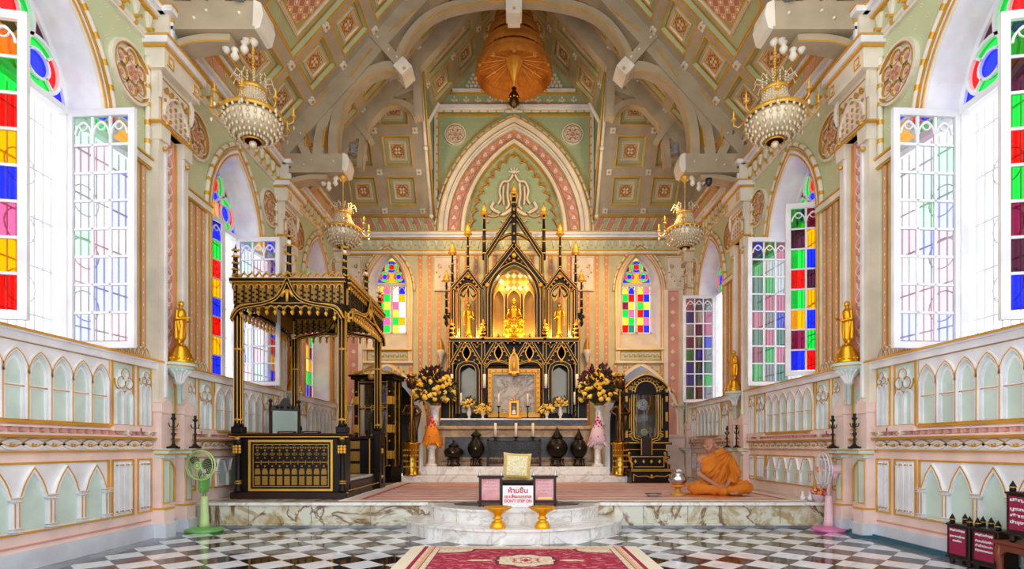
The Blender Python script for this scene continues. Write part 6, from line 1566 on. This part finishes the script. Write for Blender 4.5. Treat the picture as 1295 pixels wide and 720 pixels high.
CH = [((-3.28, 6.83, 6.28), 'crystal chandelier under the nearer roof beam on the throne side'), ((3.28, 6.83, 6.28), 'crystal chandelier under the nearer roof beam on the monk side'),
      ((-3.24, 10.3, 6.22), 'smaller-looking crystal chandelier under the far roof beam on the throne side'), ((3.24, 10.3, 6.22), 'smaller-looking crystal chandelier under the far roof beam on the monk side')]
ch.location = CH[0][0]; ch['label'] = CH[0][1]
for l, lb in CH[1:]: dup(ch, l, rng.uniform(0, 1), lb)
for i, (x, y, lb) in enumerate(((-3.0, 10.1, 'grey floodlight on the far roof beam, throne side'), (3.0, 10.1, 'grey floodlight on the far roof beam, monk side'), (-3.36, 6.62, 'grey floodlight on the nearer roof beam, throne side'), (3.36, 6.62, 'grey floodlight on the nearer roof beam, monk side'))):
    t = thing('floodlight', lb, 'spotlight', (x, y, 6.565 if y > 8 else 6.565), (1 if x < 0 else -1)*.3, 'floodlights on the roof beams')
    b = MB(); b.M = Matrix.Rotation(-.5, 4, 'X'); b.lathe([(.05, -.1), (.07, -.08), (.07, .08), (.085, .1)], 'lamp', (0, 0, .12), 14, 'y'); b.build('lamp_head', t)
    b = MB(); b.box((-.02, -.02, 0), (.02, .02, .08), 'lamp'); b.bbox((-.06, -.04, -.01), (.06, .04, .01), 'lamp', .004); b.build('bracket', t)
b = MB(); b.lathe([(.06, 0), (.06, -.05), (.055, -.09), (.03, -.13), (.001, -.14)], 'darkpl', (0, 0, 0), 16); b.box((-.02, 0, -.02), (.02, .25, 0), 'darkpl')
tag(b.build('dome_camera', None, (3.55, 9.9, 5.98)), 'small black dome camera under the far roof beam on the monk side', 'camera')
# ------------------------------------------------------------------ gold statues on pier brackets
def wall_statue():
    t = thing('gilded_statue', 'x', 'statue', (0, 0, 0), 0, 'gilded statues on the pier brackets')
    b = MB(); b.lathe([(.15, 0), (.155, .02), (.14, .04), (.15, .07), (.125, .09), (.13, .12), (.10, .15), (.105, .17), (.08, .20), (.08, .22)], 'statue', (0, 0, 0), 20)
    for k in range(16): a = k*PI/8; b.ball((.135*math.cos(a), .135*math.sin(a), .055), .02, 'statue', 6)
    b.build('lotus_base', t)
    z = .22   # figure faces +x
    pr = [('c', (.03, -.03, z+.02), (-.01, -.03, z+.03), .018, .02), ('c', (.03, .03, z+.02), (-.01, .03, z+.03), .018, .02), ('c', (0, -.028, z+.03), (0, -.03, z+.12), .018, .026), ('c', (0, .028, z+.03), (0, .03, z+.12), .018, .026),
          ('c', (0, 0, z+.10), (0, 0, z+.30), .052, .058), ('c', (0, 0, z+.30), (0, 0, z+.42), .055, .062), ('c', (0, -.06, z+.44), (0, .06, z+.44), .026, .026), ('c', (0, 0, z+.44), (0, 0, z+.49), .02, .02), ('e', (.004, 0, z+.53), (.036, .032, .042)), ('c', (.035, 0, z+.525), (.042, 0, z+.52), .006, .006),
          ('c', (0, -.075, z+.43), (-.005, -.085, z+.33), .022, .019), ('c', (-.005, -.085, z+.33), (.12, -.03, z+.35), .017, .012), ('c', (0, .075, z+.43), (-.005, .085, z+.33), .022, .019), ('c', (-.005, .085, z+.33), (.11, .03, z+.31), .017, .012), ('e', (.13, -.02, z+.36), (.02, .01, .008)), ('c', (-.03, .06, z+.36), (-.02, .06, z+.1), .02, .035), ('c', (-.03, -.06, z+.36), (-.02, -.06, z+.1), .02, .035)]
    blob('figure', pr, 'statue', t, .008, 3)
    b = MB()
    for k in range(8): a = k*PI/4; b.tube([(.062*math.cos(a), .062*math.sin(a), z+.38), (.07*math.cos(a+.5), .066*math.sin(a+.5), z+.24), (.06*math.cos(a+.2), .058*math.sin(a+.2), z+.1)], .005, 'statue', 5)
    for e in (-1, 1): b.ball((0, e*.035, z+.53), .011, 'statue', 6, 1.6)
    b.build('robe_folds', t)
    return t
st = wall_statue()
ST = [((-4.19, 6.83, 2.14), 0, 'gilded standing statue on the nearer pier bracket above the green fan'), ((4.19, 6.83, 2.14), PI, 'gilded standing statue on the nearer pier bracket above the pink fan'),
      ((-4.19, 10.33, 2.14), 0, 'gilded standing statue on the far pier bracket behind the pavilion'), ((4.19, 10.33, 2.14), PI, 'gilded standing statue on the far pier bracket above the monk')]
st.location = ST[0][0]; st['label'] = ST[0][2]
for l, rz, lb in ST[1:]: dup(st, l, rz, lb)
# iron candlesticks on pier pedestals
def pier_candle():
    t = thing('iron_candlestick', 'x', 'candlestick', (0, 0, 0), 0, 'iron candlesticks on the pier pedestals')
    b = MB(); b.lathe([(.07, 0), (.07, .01), (.03, .04), (.014, .06), (.013, .16), (.026, .18), (.013, .20), (.012, .34), (.03, .36), (.03, .375), (.016, .38), (.018, .42), (.022, .425)], 'iron', (0, 0, 0), 12)
    b.build('stem', t)
    b = MB()
    for k in range(4): a = k*PI/2+.6; b.tube([(.01*math.cos(a), .01*math.sin(a), .26), (.04*math.cos(a), .04*math.sin(a), .27), (.05*math.cos(a), .05*math.sin(a), .31)], .006, 'iron', 5)
    for k in range(3): a = k*2*PI/3; b.ball((.07*math.cos(a), .07*math.sin(a), .012), .014, 'iron', 6)
    b.build('scroll_arms', t); return t
pc = pier_candle(); first = True
names = {(-1, 6.83): 'beside the green fan', (1, 6.83): 'beside the pink fan', (-1, 10.33): 'behind the pavilion', (1, 10.33): 'behind the monk'}
for (s, uc), nm in names.items():
    for e, w_ in ((-1, 'nearer'), (1, 'farther')):
        lb = 'black iron candlestick on the pier ledge %s, the %s of two' % (nm, w_); l = (s*4.14, uc+e*.225, 1.075)
        if first: pc.location = l; pc['label'] = lb; first = False
        else: dup(pc, l, 0, lb)
# ------------------------------------------------------------------ rugs
def flatrug(name, label, x0, y0, x1, y1, z, m, fr):
    b = MB(); b.box((x0, y0, z), (x1, y1, z+.012), 'rugedge')
    b.rect(x0, y0, x1, y1, z+.0125, m, [(0, 0), (1, 0), (1, 1), (0, 1)])
    t = tag(b.build(name), label, 'rug')
    f = MB()
    y = y0
    while fr and y < y1: f.tube([(x0, y, z+.008), (x0-.05-rng.uniform(0, .03), y+rng.uniform(-.01, .01), z+.003)], .004, 'candle', 4); y += .035
    if fr: f.build('fringe', t)
    return t
K['rugedge'] = mat('rug_edge_wool', (226, 206, 178), .95)
flatrug('medallion_rug', 'crimson and cream medallion rug on the checkered floor before the round steps', -1.10, 4.46, 1.33, 5.92, 0, 'rug', 0)
flatrug('worn_rug', 'large worn pink rug covering the raised platform around the monk', -2.36, 7.52, 4.05, 11.3, .343, 'rug2', 1)
# ------------------------------------------------------------------ round step: signs, cushion, trays
b = MB(); b.prism([(x, y) for x, y in circ(0, 0, 1, 40)], 0, .008, 'darkpl'); o = b.build('dark_mat', None, (.03, 7.12, .343)); o.scale = (.82, .24, 1)
tag(o, 'thin dark oval mat under the stool on the upper round step', 'mat')
t = thing('stool', 'low dark wooden stool carrying the gold cushion on the round step', 'stool', (.05, 7.12, .351))
b = MB(); b.bbox((-.22, -.17, .27), (.22, .17, .31), 'darkwood', .012); b.build('stool_top', t)
b = MB(); b.box((-.2, -.155, .21), (.2, -.14, .27), 'darkwood'); b.box((-.2, .14, .21), (.2, .155, .27), 'darkwood'); b.M = Matrix.Translation((0, -.157, 0)) @ MF; b.ribbon([(-.19, .225), (.19, .225)], .008, 0, .004, 'golddull'); b.build('apron', t)
for x in (-.19, .19):
    for y in (-.14, .14): b = MB(); b.lathe([(.02, 0), (.016, .02), (.026, .08), (.018, .16), (.024, .27)], 'darkwood', (x, y, 0), 8); b.build('leg', t)
def cushion(t, W_, H_, T_):
    N = 16; vs = []; f = []; fe = []
    for sd in (1, -1):
        for i in range(N+1):
            for j in range(N+1):
                u, v = i/N*2-1, j/N*2-1; pin = 1-.07*(1-max(abs(u), abs(v)))*0; e = (1-u**4)*(1-v**4)
                sx = u*(1-.06*(1-v*v)); sz = v*(1-.06*(1-u*u))
                vs.append((sx*W_/2, -sd*T_/2*max(0, e)**.45, H_/2+sz*H_/2))
    for sd in range(2):
        o = sd*(N+1)**2
        for i in range(N):
            for j in range(N):
                q = (o+i*(N+1)+j, o+(i+1)*(N+1)+j, o+(i+1)*(N+1)+j+1, o+i*(N+1)+j+1); (fe if (i in (1, N-2) and 0 < j < N-1) or (j in (1, N-2) and 0 < i < N-1) else f).append(q if sd == 0 else q[::-1])
    b = MB(); b.M = t; b.add(vs, f, 'cushion', True); b.add(vs, fe, 'cushedge', True)
    return b
b = cushion(Matrix.Rotation(-.22, 4, 'X') @ Matrix.Rotation(.05, 4, 'Y'), .37, .36, .13)
tag(b.build('brocade_cushion', None, (.03, 7.08, .665)), 'square gold brocade cushion with yellow border propped up on the stool', 'cushion')
def framed_sign(label, x, lines, foot, strip=None):
    t = thing('framed_sign', label, 'sign', (x, 6.8, .352), 0, 'framed notices on the round step'); w, h = .115, .30
    b = MB(MF); b.ribbon(rectp(-w-.015, .06, w+.015, .06+h), .032, -.02, .02, 'darkwood', True)
    b.prism(rectp(-w-.05, .045, w+.05, .07), -.03, .03, 'darkwood'); b.prism(rectp(-w-.05, .06+h, w+.05, .385), -.025, .025, 'darkwood'); b.build('frame', t)
    for e in (-1, 1):
        b = MB(); b.tube([(e*(w+.02), -.05, 0), (e*(w+.02), -.04, .03), (e*(w+.02), 0, .05), (e*(w+.02), .04, .03), (e*(w+.02), .05, 0)], .014, 'darkwood', 8); b.build('foot', t)
        b = MB(); b.lathe([(.018, .38), (.012, .39), (.017, .41), (.008, .43), (.014, .44), (.001, .465)], 'lilac' if 0 else 'steel', (e*(w+.02), 0, 0), 10); b.build('finial', t)
    b = MB(MF); b.rect(-w, .075, w, .045+h, .008, 'signface'); b.build('sign_face', t)
    for i, l in enumerate(lines): text('lettering', l, .026, 'paper', t, (0, -.010, .045+h-.05-.042*i), wmax=.17 if len(l) > 8 else .10)
    if strip: b = MB(MF); b.rect(-w+.03, .09, w-.02, .115, .010, 'yellow2'); b.build('name_strip', t)
K['signface'] = mat('faded_rose_sign', lambda: mixc(sstep(noise(4, 3), .3, .7), (196, 120, 128), (226, 170, 172)), .25)
framed_sign('small framed pink notice in dark wood on the throne side of the white warning sign', -.292, ['ห้ามขึ้น', 'เขตล้อมมณฑล', 'พระอุโบสถ'], .34)
framed_sign('small framed pink notice with a pale strip, clock side of the white warning sign', .382, ['เชิญร่วมทำบุญ', 'บูรณะพระอุโบสถ', 'เขตล้อมมณฑล', 'ห้ามขึ้น'], .34, 1)
t = thing('warning_sign', "white board with red writing reading DON'T STEP ON, leaning against the stool", 'sign', (.05, 6.73, .345), 0); t.rotation_euler = (-.12, 0, 0)
b = MB(); b.bbox((-.19, 0, 0), (.19, .008, .27), 'paper', .002); b.build('board', t)
text('lettering', 'ห้ามขึ้น', .085, 'red', t, (0, -.003, .178), bold=.002, wmax=.24)
text('lettering', 'เขตล้อมมณฑล', .055, 'red', t, (0, -.003, .116), bold=.0015, wmax=.33)
text('lettering', "DON'T STEP ON", .05, 'red', t, (0, -.003, .062), bold=.001, wmax=.34)
def phan(label, x):
    t = thing('footed_tray', label, 'tray', (x, 6.2, .17), 0, 'gold footed trays on the lower round step'); b = MB()
    b.lathe([(.085, 0), (.09, .02), (.075, .05), (.06, .075), (.035, .09), (.055, .105), (.06, .115), (.035, .13), (.04, .15)], 'tray', (0, 0, 0), 24, mod=lambda a, h: 1+.03*math.cos(a*10)); b.build('foot', t)
    b = MB(); b.lathe([(.04, .15), (.06, .165), (.10, .19), (.14, .22), (.160, .235), (.156, .243), (.12, .225), (.06, .2), (.001, .195)], 'tray', (0, 0, 0), 60, mod=lambda a, h: 1+(.045*abs(math.cos(a*8)) if h > .2 else .0)); b.build('dish', t)
K['tray'] = mat('bright_gilt_tray', (250, 180, 20), .22, .6)
phan('gold footed tray on the lower round step before the throne side notice', -.185); phan('gold footed tray on the lower round step before the clock side notice', .325)
# ------------------------------------------------------------------ fans
def fan(nm, label, loc, rz, hc, lean, cols, R_=.19, base=(.23, .17), xo=0):
    cb, cpole, chead, cblade, ccage = cols
    t = thing(nm, label, 'fan', loc, rz)
    b = MB(); b.lathe([(base[0], 0), (base[0], .03), (base[0]*.92, .045), (.10, .06), (.07, .07)], cb, (0, 0, 0), 32, mod=lambda a, h: 1-.12*abs(math.sin(a))**3); b.build('base', t)
    b = MB(); b.lathe([(.07, .06), (.055, .12), (.045, .38), (.04, .46)], cpole, (0, 0, 0), 16); b.build('lower_column', t)
    b = MB(); b.tube([(0, 0, .45), (0, 0, hc-.10)], .020, 'steel' if cb == 'fangreen' else cpole, 10); b.build('upper_pole', t)
    if cb == 'fangreen':
        b = MB(MF); b.prism([(-.05, hc-.15), (-.045, hc-.30), (-.02, hc-.36), (.02, hc-.36), (.045, hc-.30), (.05, hc-.15)], .015, .055, 'fangreen'); b.prism([(-.05, hc-.15), (-.045, hc-.30), (-.02, hc-.36), (.02, hc-.36), (.045, hc-.30), (.05, hc-.15)], -.04, .015, 'fangreen')
        for k in range(3): b.ball((0, hc-.2-.04*k, .06), .01, 'fanlime', 6)
        tag(b.build('control_box', t), 'green push-button box')
    b = MB(); b.tube([(0, .19, hc), (0, .17, hc), (0, .08, hc), (0, .02, hc), (0, 0, hc)], [.03, .055, .065, .06, .04], chead, 16); b.lathe([(.03, -.12), (.035, -.02)], chead, (0, .08, hc), 10); b.build('motor_housing', t)
    c = MB(MF)
    for n, rr in ((.0, R_), (.04, R_*.97), (-.04, R_*.9)): c.tube([(p[0], p[1]+hc, n+.06) for p in circ(0, 0, rr, 36)], .005 if n else .008, ccage, 6, True)
    for k in range(40):
        a = 2*PI*k/40; cc, ss = math.cos(a), math.sin(a)
        c.tube([(.045*cc, hc+.045*ss, .12), (R_*.6*cc, hc+R_*.6*ss, .115), (R_*.97*cc, hc+R_*.97*ss, .10), (R_*cc, hc+R_*ss, .06)], .0016, ccage, 3)
        if k % 2: c.tube([(.05*cc, hc+.05*ss, -.02), (R_*.85*cc, hc+R_*.85*ss, .0), (R_*cc, hc+R_*ss, .06)], .0016, ccage, 3)
    c.build('wire_cage', t)
    c = MB(MF); c.lathe([(.05, 0)], ccage, (0, 0, 0), 3) if 0 else None
    c.prism(circ(0, hc, .045, 20), .115, .13, 'fanlime' if cb == 'fangreen' else 'yellow'); c.ribbon(circ(0, hc, .028, 16), .01, .128, .134, cb, True); c.build('badge', t)
    for k in range(3):
        b = MB(MF); a0 = k*2*PI/3+.4; v = []; n = 8
        for i in range(n+1):
            r = .03+(R_*.86-.03)*i/n; wd = .62*math.sin(PI*(.18+.75*i/n)); v += [(r*math.cos(a0-wd/1.3), hc+r*math.sin(a0-wd/1.3), .05), (r*math.cos(a0+wd/1.3), hc+r*math.sin(a0+wd/1.3), .085)]
        b.add(v, [(2*i, 2*i+2, 2*i+3, 2*i+1) for i in range(n)], cblade, True); b.build('blade', t)
    return t
fan('green_stand_fan', 'green and pale green stand fan on the checkered floor by the throne side pier', (-4.0, 7.02, 0), -.12, .86, 0, ('fangreen', 'fanlime', 'darkpl', 'darkpl', 'fanlime'), .19)
fan('pink_stand_fan', 'pink stand fan facing sideways on the checkered floor beside the platform end', (4.10, 7.08, 0), -1.78, .80, 0, ('fanpink', 'fanpale', 'fanpale', 'lilac', 'wire'), .215, (.22, .16))
# flower things on the platform end
for i, (x, y) in enumerate(((4.05, 7.62), (4.12, 7.55))):
    t = thing('white_vase', ['tiny white vase behind the pink fan, farther of the two', 'tiny white vase behind the pink fan, nearer of the two'][i], 'vase', (x, y, .355 if x < 4.05 else .343), 0, 'tiny white vases on the platform end')
    b = MB(); b.lathe([(.025, 0), (.035, .02), (.04, .05), (.02, .08), (.015, .11), (.025, .13)], 'white', (0, 0, 0), 14); b.build('vase_body', t)
t = thing('flower_basket', 'small basket of purple, yellow and red flowers on the platform end behind the pink fan', 'basket', (4.18, 7.46, .343))
b = MB(); b.lathe([(.05, 0), (.085, .08), (.09, .10)], 'lilac', (0, 0, 0), 16); b.build('basket_body', t)
b = MB(); flowers(b, (0, 0, .13), .08, 40, ['yellow', 'red', 'magenta', 'lilac', 'orange'], (.02, .03)); b.build('blossoms', t)
# ------------------------------------------------------------------ donation boxes and table
def donation_box(name, label, loc, w, h, d, ft, lines, ts, rz=-PI/2):
    t = thing(name, label, 'donation box', loc, rz, 'dark donation boxes by the wall')   # front faces local -y
    for x in (-w/2+.03, w/2-.03):
        for y in (-d/2+.03, d/2-.03):
            b = MB(); b.lathe([(.015, 0), (.026, .015), (.018, .03), (.028, ft-.01), (.02, ft)], 'darkwood', (x, y, 0), 10); b.build('foot', t)
            b = MB(); b.lathe([(.02, ft+h), (.024, ft+h+.015), (.018, ft+h+.025), (.026, ft+h+.035), (.02, ft+h+.05), (.001, ft+h+.09)], 'black', (x, y, 0), 8); b.lathe([(.024, ft+h+.032), (.027, ft+h+.036), (.024, ft+h+.04)], 'gold', (x, y, 0), 8); b.build('finial', t)
    b = MB(); b.bbox((-w/2, -d/2, ft), (w/2, d/2, ft+h), 'darkwood', .006); b.bbox((-w/2-.008, -d/2-.008, ft+h-.02), (w/2+.008, d/2+.008, ft+h-.002), 'darkwood', .004); b.box((-w/2-.008, -d/2-.008, ft), (w/2+.008, d/2+.008, ft+.02), 'darkwood'); b.build('box_body', t)
    b = MB(); b.box((-w/2+.03, -d/2+.03, ft+h-.001), (w/2-.03, d/2-.03, ft+h+.003), 'mirror'); tag(b.build('glass_top', t), 'grey glass top')
    b = MB(Matrix.Translation((0, -d/2, 0)) @ MF); b.rect(-w/2+.03, ft+.045, w/2-.03, ft+h-.035, .004, 'signred'); b.ribbon(rectp(-w/2+.024, ft+.04, w/2-.024, ft+h-.03), .012, 0, .008, 'darkwood', True); b.build('sign_face', t)
    for i, l in enumerate(lines): text('lettering', l, ts, 'paper', t, (0, -d/2-.006, ft+h-.035-ts*1.15-ts*1.55*i-(ts*.6 if i else 0)), wmax=(w-.09)*(1 if len(l) > 9 else .6), bold=.0008)
L1 = ['เชิญร่วมทำบุญ', 'บูรณะพระอุโบสถ', 'ตามศรัทธา']; L2 = ['เชิญร่วมทำบุญ', 'ชำระค่าไฟฟ้า', 'ค่าน้ำประปา', 'บำรุงพระอารามหลวง']
donation_box('donation_box', 'small dark donation box with crimson face, the one farther from the low table', (4.19, 5.02, 0), .255, .325, .18, .055, L1, .026)
donation_box('donation_box', 'small dark donation box with crimson face, the one next to the low table', (4.19, 4.735, 0), .265, .325, .18, .055, L2, .026)
t = thing('low_table', 'low reddish wooden table with curved legs carrying the larger donation box', 'table', (4.13, 4.08, 0))
b = MB(); b.bbox((-.14, -.45, .29), (.15, .45, .325), 'redwood', .01); b.build('table_top', t)
b = MB(); b.M = Matrix.Translation((-.125, 0, 0)) @ Matrix.Rotation(-PI/2, 4, 'Z') @ MF
b.prism([(-.42, .29), (-.42, .20), (-.38, .2), (-.34, .245), (.34, .245), (.38, .2), (.42, .2), (.42, .29)], -.01, .01, 'redwood'); b.build('apron', t)
for x in (-.11, .12):
    for y in (-.41, .41): b = MB(); b.tube([(x, y, .29), (x*1.1, y*1.01, .2), (x, y, .1), (x*1.05, y*1.01, .015), (x*1.15, y*1.03, 0)], [.034, .034, .022, .024, .028], 'redwood', 8); b.build('leg', t)
donation_box('large_donation_box', 'larger dark donation box with crimson face standing on the low reddish table', (4.13, 4.16, .325), .56, .35, .22, .06, ['เชิญร่วมทำบุญ', 'บูรณะพระอุโบสถ', 'ชำระค่าไฟฟ้า', 'บำรุงพระอารามหลวง'], .034)
# ------------------------------------------------------------------ monk
MX, MY, MZ = 3.04, 8.22, .355
b = MB(); pts = [(.44*math.cos(a)*(1+.06*math.sin(3*a)), .34*math.sin(a)*(1+.05*math.cos(4*a))) for a in [i*2*PI/40 for i in range(40)]]
b.prism(pts, 0, .018, 'robe'); b.prism([(x*.8-.05, y*.8) for x, y in pts], .018, .028, 'robe')
tag(b.build('folded_cloth', None, (MX-.04, MY-.02, MZ)), 'flat orange cloth spread on the rug under the seated monk', 'cloth')
mk = thing('seated_person', 'person with shaved head in saffron robe sitting cross-legged on the rug', 'person', (MX, MY, MZ+.028))
hd = Vector((-.10, -.04, .735))
fx = Vector((-.52, -.85, .10)).normalized(); sd = Vector((fx.y, -fx.x, 0)).normalized()*-1; upv = Vector((0, 0, 1))
def H(f, s, u): return tuple(hd+fx*f+sd*s+upv*u)
pr = [('e', H(-.008, 0, .022), (.080, .092, .092)), ('e', H(.018, 0, -.045), (.060, .064, .062)), ('c', H(.03, 0, -.075), H(.045, 0, -.085), .036, .026),
      ('c', H(.078, 0, .01), H(.098, 0, -.022), .010, .015), ('c', H(.085, -.012, -.028), H(.085, .012, -.028), .010, .010), ('c', H(.062, -.045, .026), H(.078, -.012, .03), .014, .012), ('c', H(.062, .045, .026), H(.078, .012, .03), .014, .012),
      ('c', H(.078, -.02, -.055), H(.078, .02, -.055), .009, .009), ('c', H(.072, -.016, -.068), H(.072, .016, -.068), .010, .010), ('c', H(.05, -.05, -.02), H(.06, -.035, -.04), .022, .018), ('c', H(.05, .05, -.02), H(.06, .035, -.04), .022, .018),
      ('e', H(-.01, .088, -.01), (.014, .018, .034)), ('e', H(-.01, -.088, -.01), (.014, .018, .034)),
      ('c', (-.06, 0, .60), H(-.02, 0, -.07), .055, .055), ('c', (-.06, .02, .55), (.02, .04, .30), .10, .10), ('c', (-.19, .01, .545), (.13, .01, .56), .062, .062), ('c', (-.10, -.01, .51), (-.02, .0, .40), .09, .08),
      ('c', (-.235, 0, .525), (-.262, -.06, .30), .056, .046), ('c', (-.262, -.06, .30), (-.07, -.245, .15), .043, .028), ('e', (-.035, -.262, .125), (.042, .03, .022), .5, 'Y'),
      ('c', (.20, .0, .53), (.26, -.06, .30), .05, .042), ('c', (.26, -.06, .30), (.10, -.235, .165), .042, .027), ('e', (.065, -.262, .135), (.04, .03, .022), -.5, 'Y'),
      ('c', (.30, -.20, .05), (.20, -.30, .035), .036, .03), ('c', (.20, -.30, .035), (.12, -.315, .03), .03, .02)]
for k in range(4):     # fingers of the near hand, then of the other laid over it
    o_ = k*.016
    pr += [('c', (-.01, -.275+o_*.6, .125-o_*.9), (.035, -.295+o_*.5, .115-o_*.9), .0095, .0085), ('c', (.035, -.295+o_*.5, .115-o_*.9), (.058, -.285+o_*.5, .095-o_*.8), .0085, .007)]
    pr += [('c', (.045, -.28+o_*.6, .142-o_*.5), (.0, -.305+o_*.4, .138-o_*.7), .0095, .0085), ('c', (.0, -.305+o_*.4, .138-o_*.7), (-.02, -.30+o_*.4, .118-o_*.6), .0085, .007)]
pr += [('c', (-.03, -.25, .145), (.01, -.285, .155), .011, .009), ('c', (.07, -.25, .155), (.035, -.29, .160), .011, .009)]
def ink(me):
    me.materials.append(K['tattoo']); me.materials.append(K['scalp'])
    for p in me.polygons:
        c = p.center; a = Vector((-.235, 0, .525)); 
        n = math.sin(c.z*60+c.x*40)*math.cos(c.y*70+c.z*30)
        if c.x < -.20 and .34 < c.z < .50 and n > -.35: p.material_index = 1
        q = c-hd
        if q.z > .045 and q.dot(fx) < .06 or (q.z > -.01 and q.dot(fx) < -.02): p.material_index = 2
K['scalp'] = mat('shaven_scalp', (158, 116, 98), .45)
body = blob('body', pr, 'skin', mk, .0075, 4, mfn=ink)
b = MB()
for e in (-1, 1):
    b.ball(H(.075, e*.030, .008), .0095, 'paper', 8, .42); b.ball(H(.0800, e*.030, .008), .0052, 'black', 8, .75)
    b.tube([H(.082, e*.048, .030), H(.090, e*.03, .035), H(.088, e*.014, .031)], .0022, 'tattoo', 4)
b.build('eyes', mk)
b = MB(); b.tube([H(.090, -.022, -.0615), H(.094, 0, -.060), H(.090, .022, -.0615)], .0035, 'rose', 5); b.build('lips', mk)
rb = [('c', (.01, .03, .10), (.03, .03, .34), .185, .170), ('c', (-.10, -.02, .36), (.13, -.01, .52), .135, .12), ('c', (.08, .0, .52), (.20, .02, .55), .09, .085), ('c', (-.01, -.035, .45), (.10, -.03, .58), .10, .06), ('c', (.06, .05, .58), (-.02, .06, .56), .06, .06),
      ('c', (.22, .0, .53), (.29, -.05, .32), .085, .085), ('c', (.29, -.05, .32), (.20, -.16, .22), .085, .065),
      ('c', (-.10, .0, .11), (-.35, -.12, .10), .13, .095), ('c', (.12, .0, .11), (.42, -.12, .11), .13, .10), ('c', (-.35, -.13, .09), (.02, -.27, .065), .09, .065), ('c', (.42, -.13, .10), (.20, -.25, .075), .095, .06), ('c', (-.1, -.2, .07), (.12, -.2, .07), .075, .075)]
rb += [('c', (-.16, -.015, .42), (.08, -.01, .585), .115, .105), ('c', (-.08, -.03, .36), (.06, -.04, .52), .12, .10), ('c', (.08, -.04, .64), (.20, .04, .60), .03, .04)]
def folds(me):
    nn = [v.normal.copy() for v in me.vertices]
    for v, n in zip(me.vertices, nn):
        x, y, z = v.co; j = math.sin(x*23+z*17)*.5
        if z > .21 and x < .235:
            a = math.atan2(.66-z, .24-x); d = .0105*math.sin(a*24+j+math.sin(z*14)*1.2)+.005*math.sin(a*41+x*20)
        elif z > .2: d = .010*math.sin((x-.22)*75+z*22+j)
        else:
            a = math.atan2(z+.06, abs(x)-.1); d = .0075*math.sin(math.hypot(abs(x)-.05, y+.05)*62+a*5+j)
        f = 1 if y < .04 else .5
        v.co = v.co+n*(d*f)
blob('robe', rb, 'robe', mk, .009, 4, mfn=folds)
# bowl and dish
t = thing('alms_bowl', 'round polished steel bowl with lid beside the seated monk', 'bowl', (2.49, 8.25, .355+.16))
b = MB(); b.lathe([(.05, 0), (.10, .02), (.135, .06), (.14, .10), (.12, .145), (.10, .165), (.10, .17)], 'steel', (0, 0, 0), 32); b.build('bowl_body', t)
b = MB(); b.lathe([(.105, .17), (.07, .185), (.02, .195), (.02, .21), (.03, .22), (.001, .235)], 'steel', (0, 0, 0), 24); b.build('lid', t)
b = MB(); b.tube([(-.03, -.02, .215), (.02, -.03, .225), (.05, 0, .2)], .018, 'candle', 6); b.build('cloth_knot', t)
b = MB(); b.lathe([(.12, 0), (.115, .02), (.06, .06), (.035, .09), (.05, .12), (.10, .15), (.105, .16), (.001, .16)], 'golddull', (0, 0, 0), 24, mod=lambda a, h: 1+.03*math.cos(a*8))
t2 = thing('bowl_stand', 'gilt flared stand under the steel bowl beside the monk', 'stand', (2.49, 8.25, .355)); b.build('stand_body', t2)
b = MB(); b.lathe([(.10, .135), (.118, .15), (.10, .165)], 'orange', (0, 0, 0), 24); b.build('orange_cloth_ring', t2)
b = MB(); b.lathe([(.06, 0), (.07, .005), (.10, .03), (.125, .045), (.122, .048), (.095, .034), (.001, .012)], 'steel', (0, 0, 0), 36, mod=lambda a, h: 1+(.03*math.cos(a*12) if h > .02 else 0))
tag(b.build('steel_dish', None, (2.06, 8.02, .356)), 'small shiny steel dish lying on the rug edge near the bowl stand', 'dish')
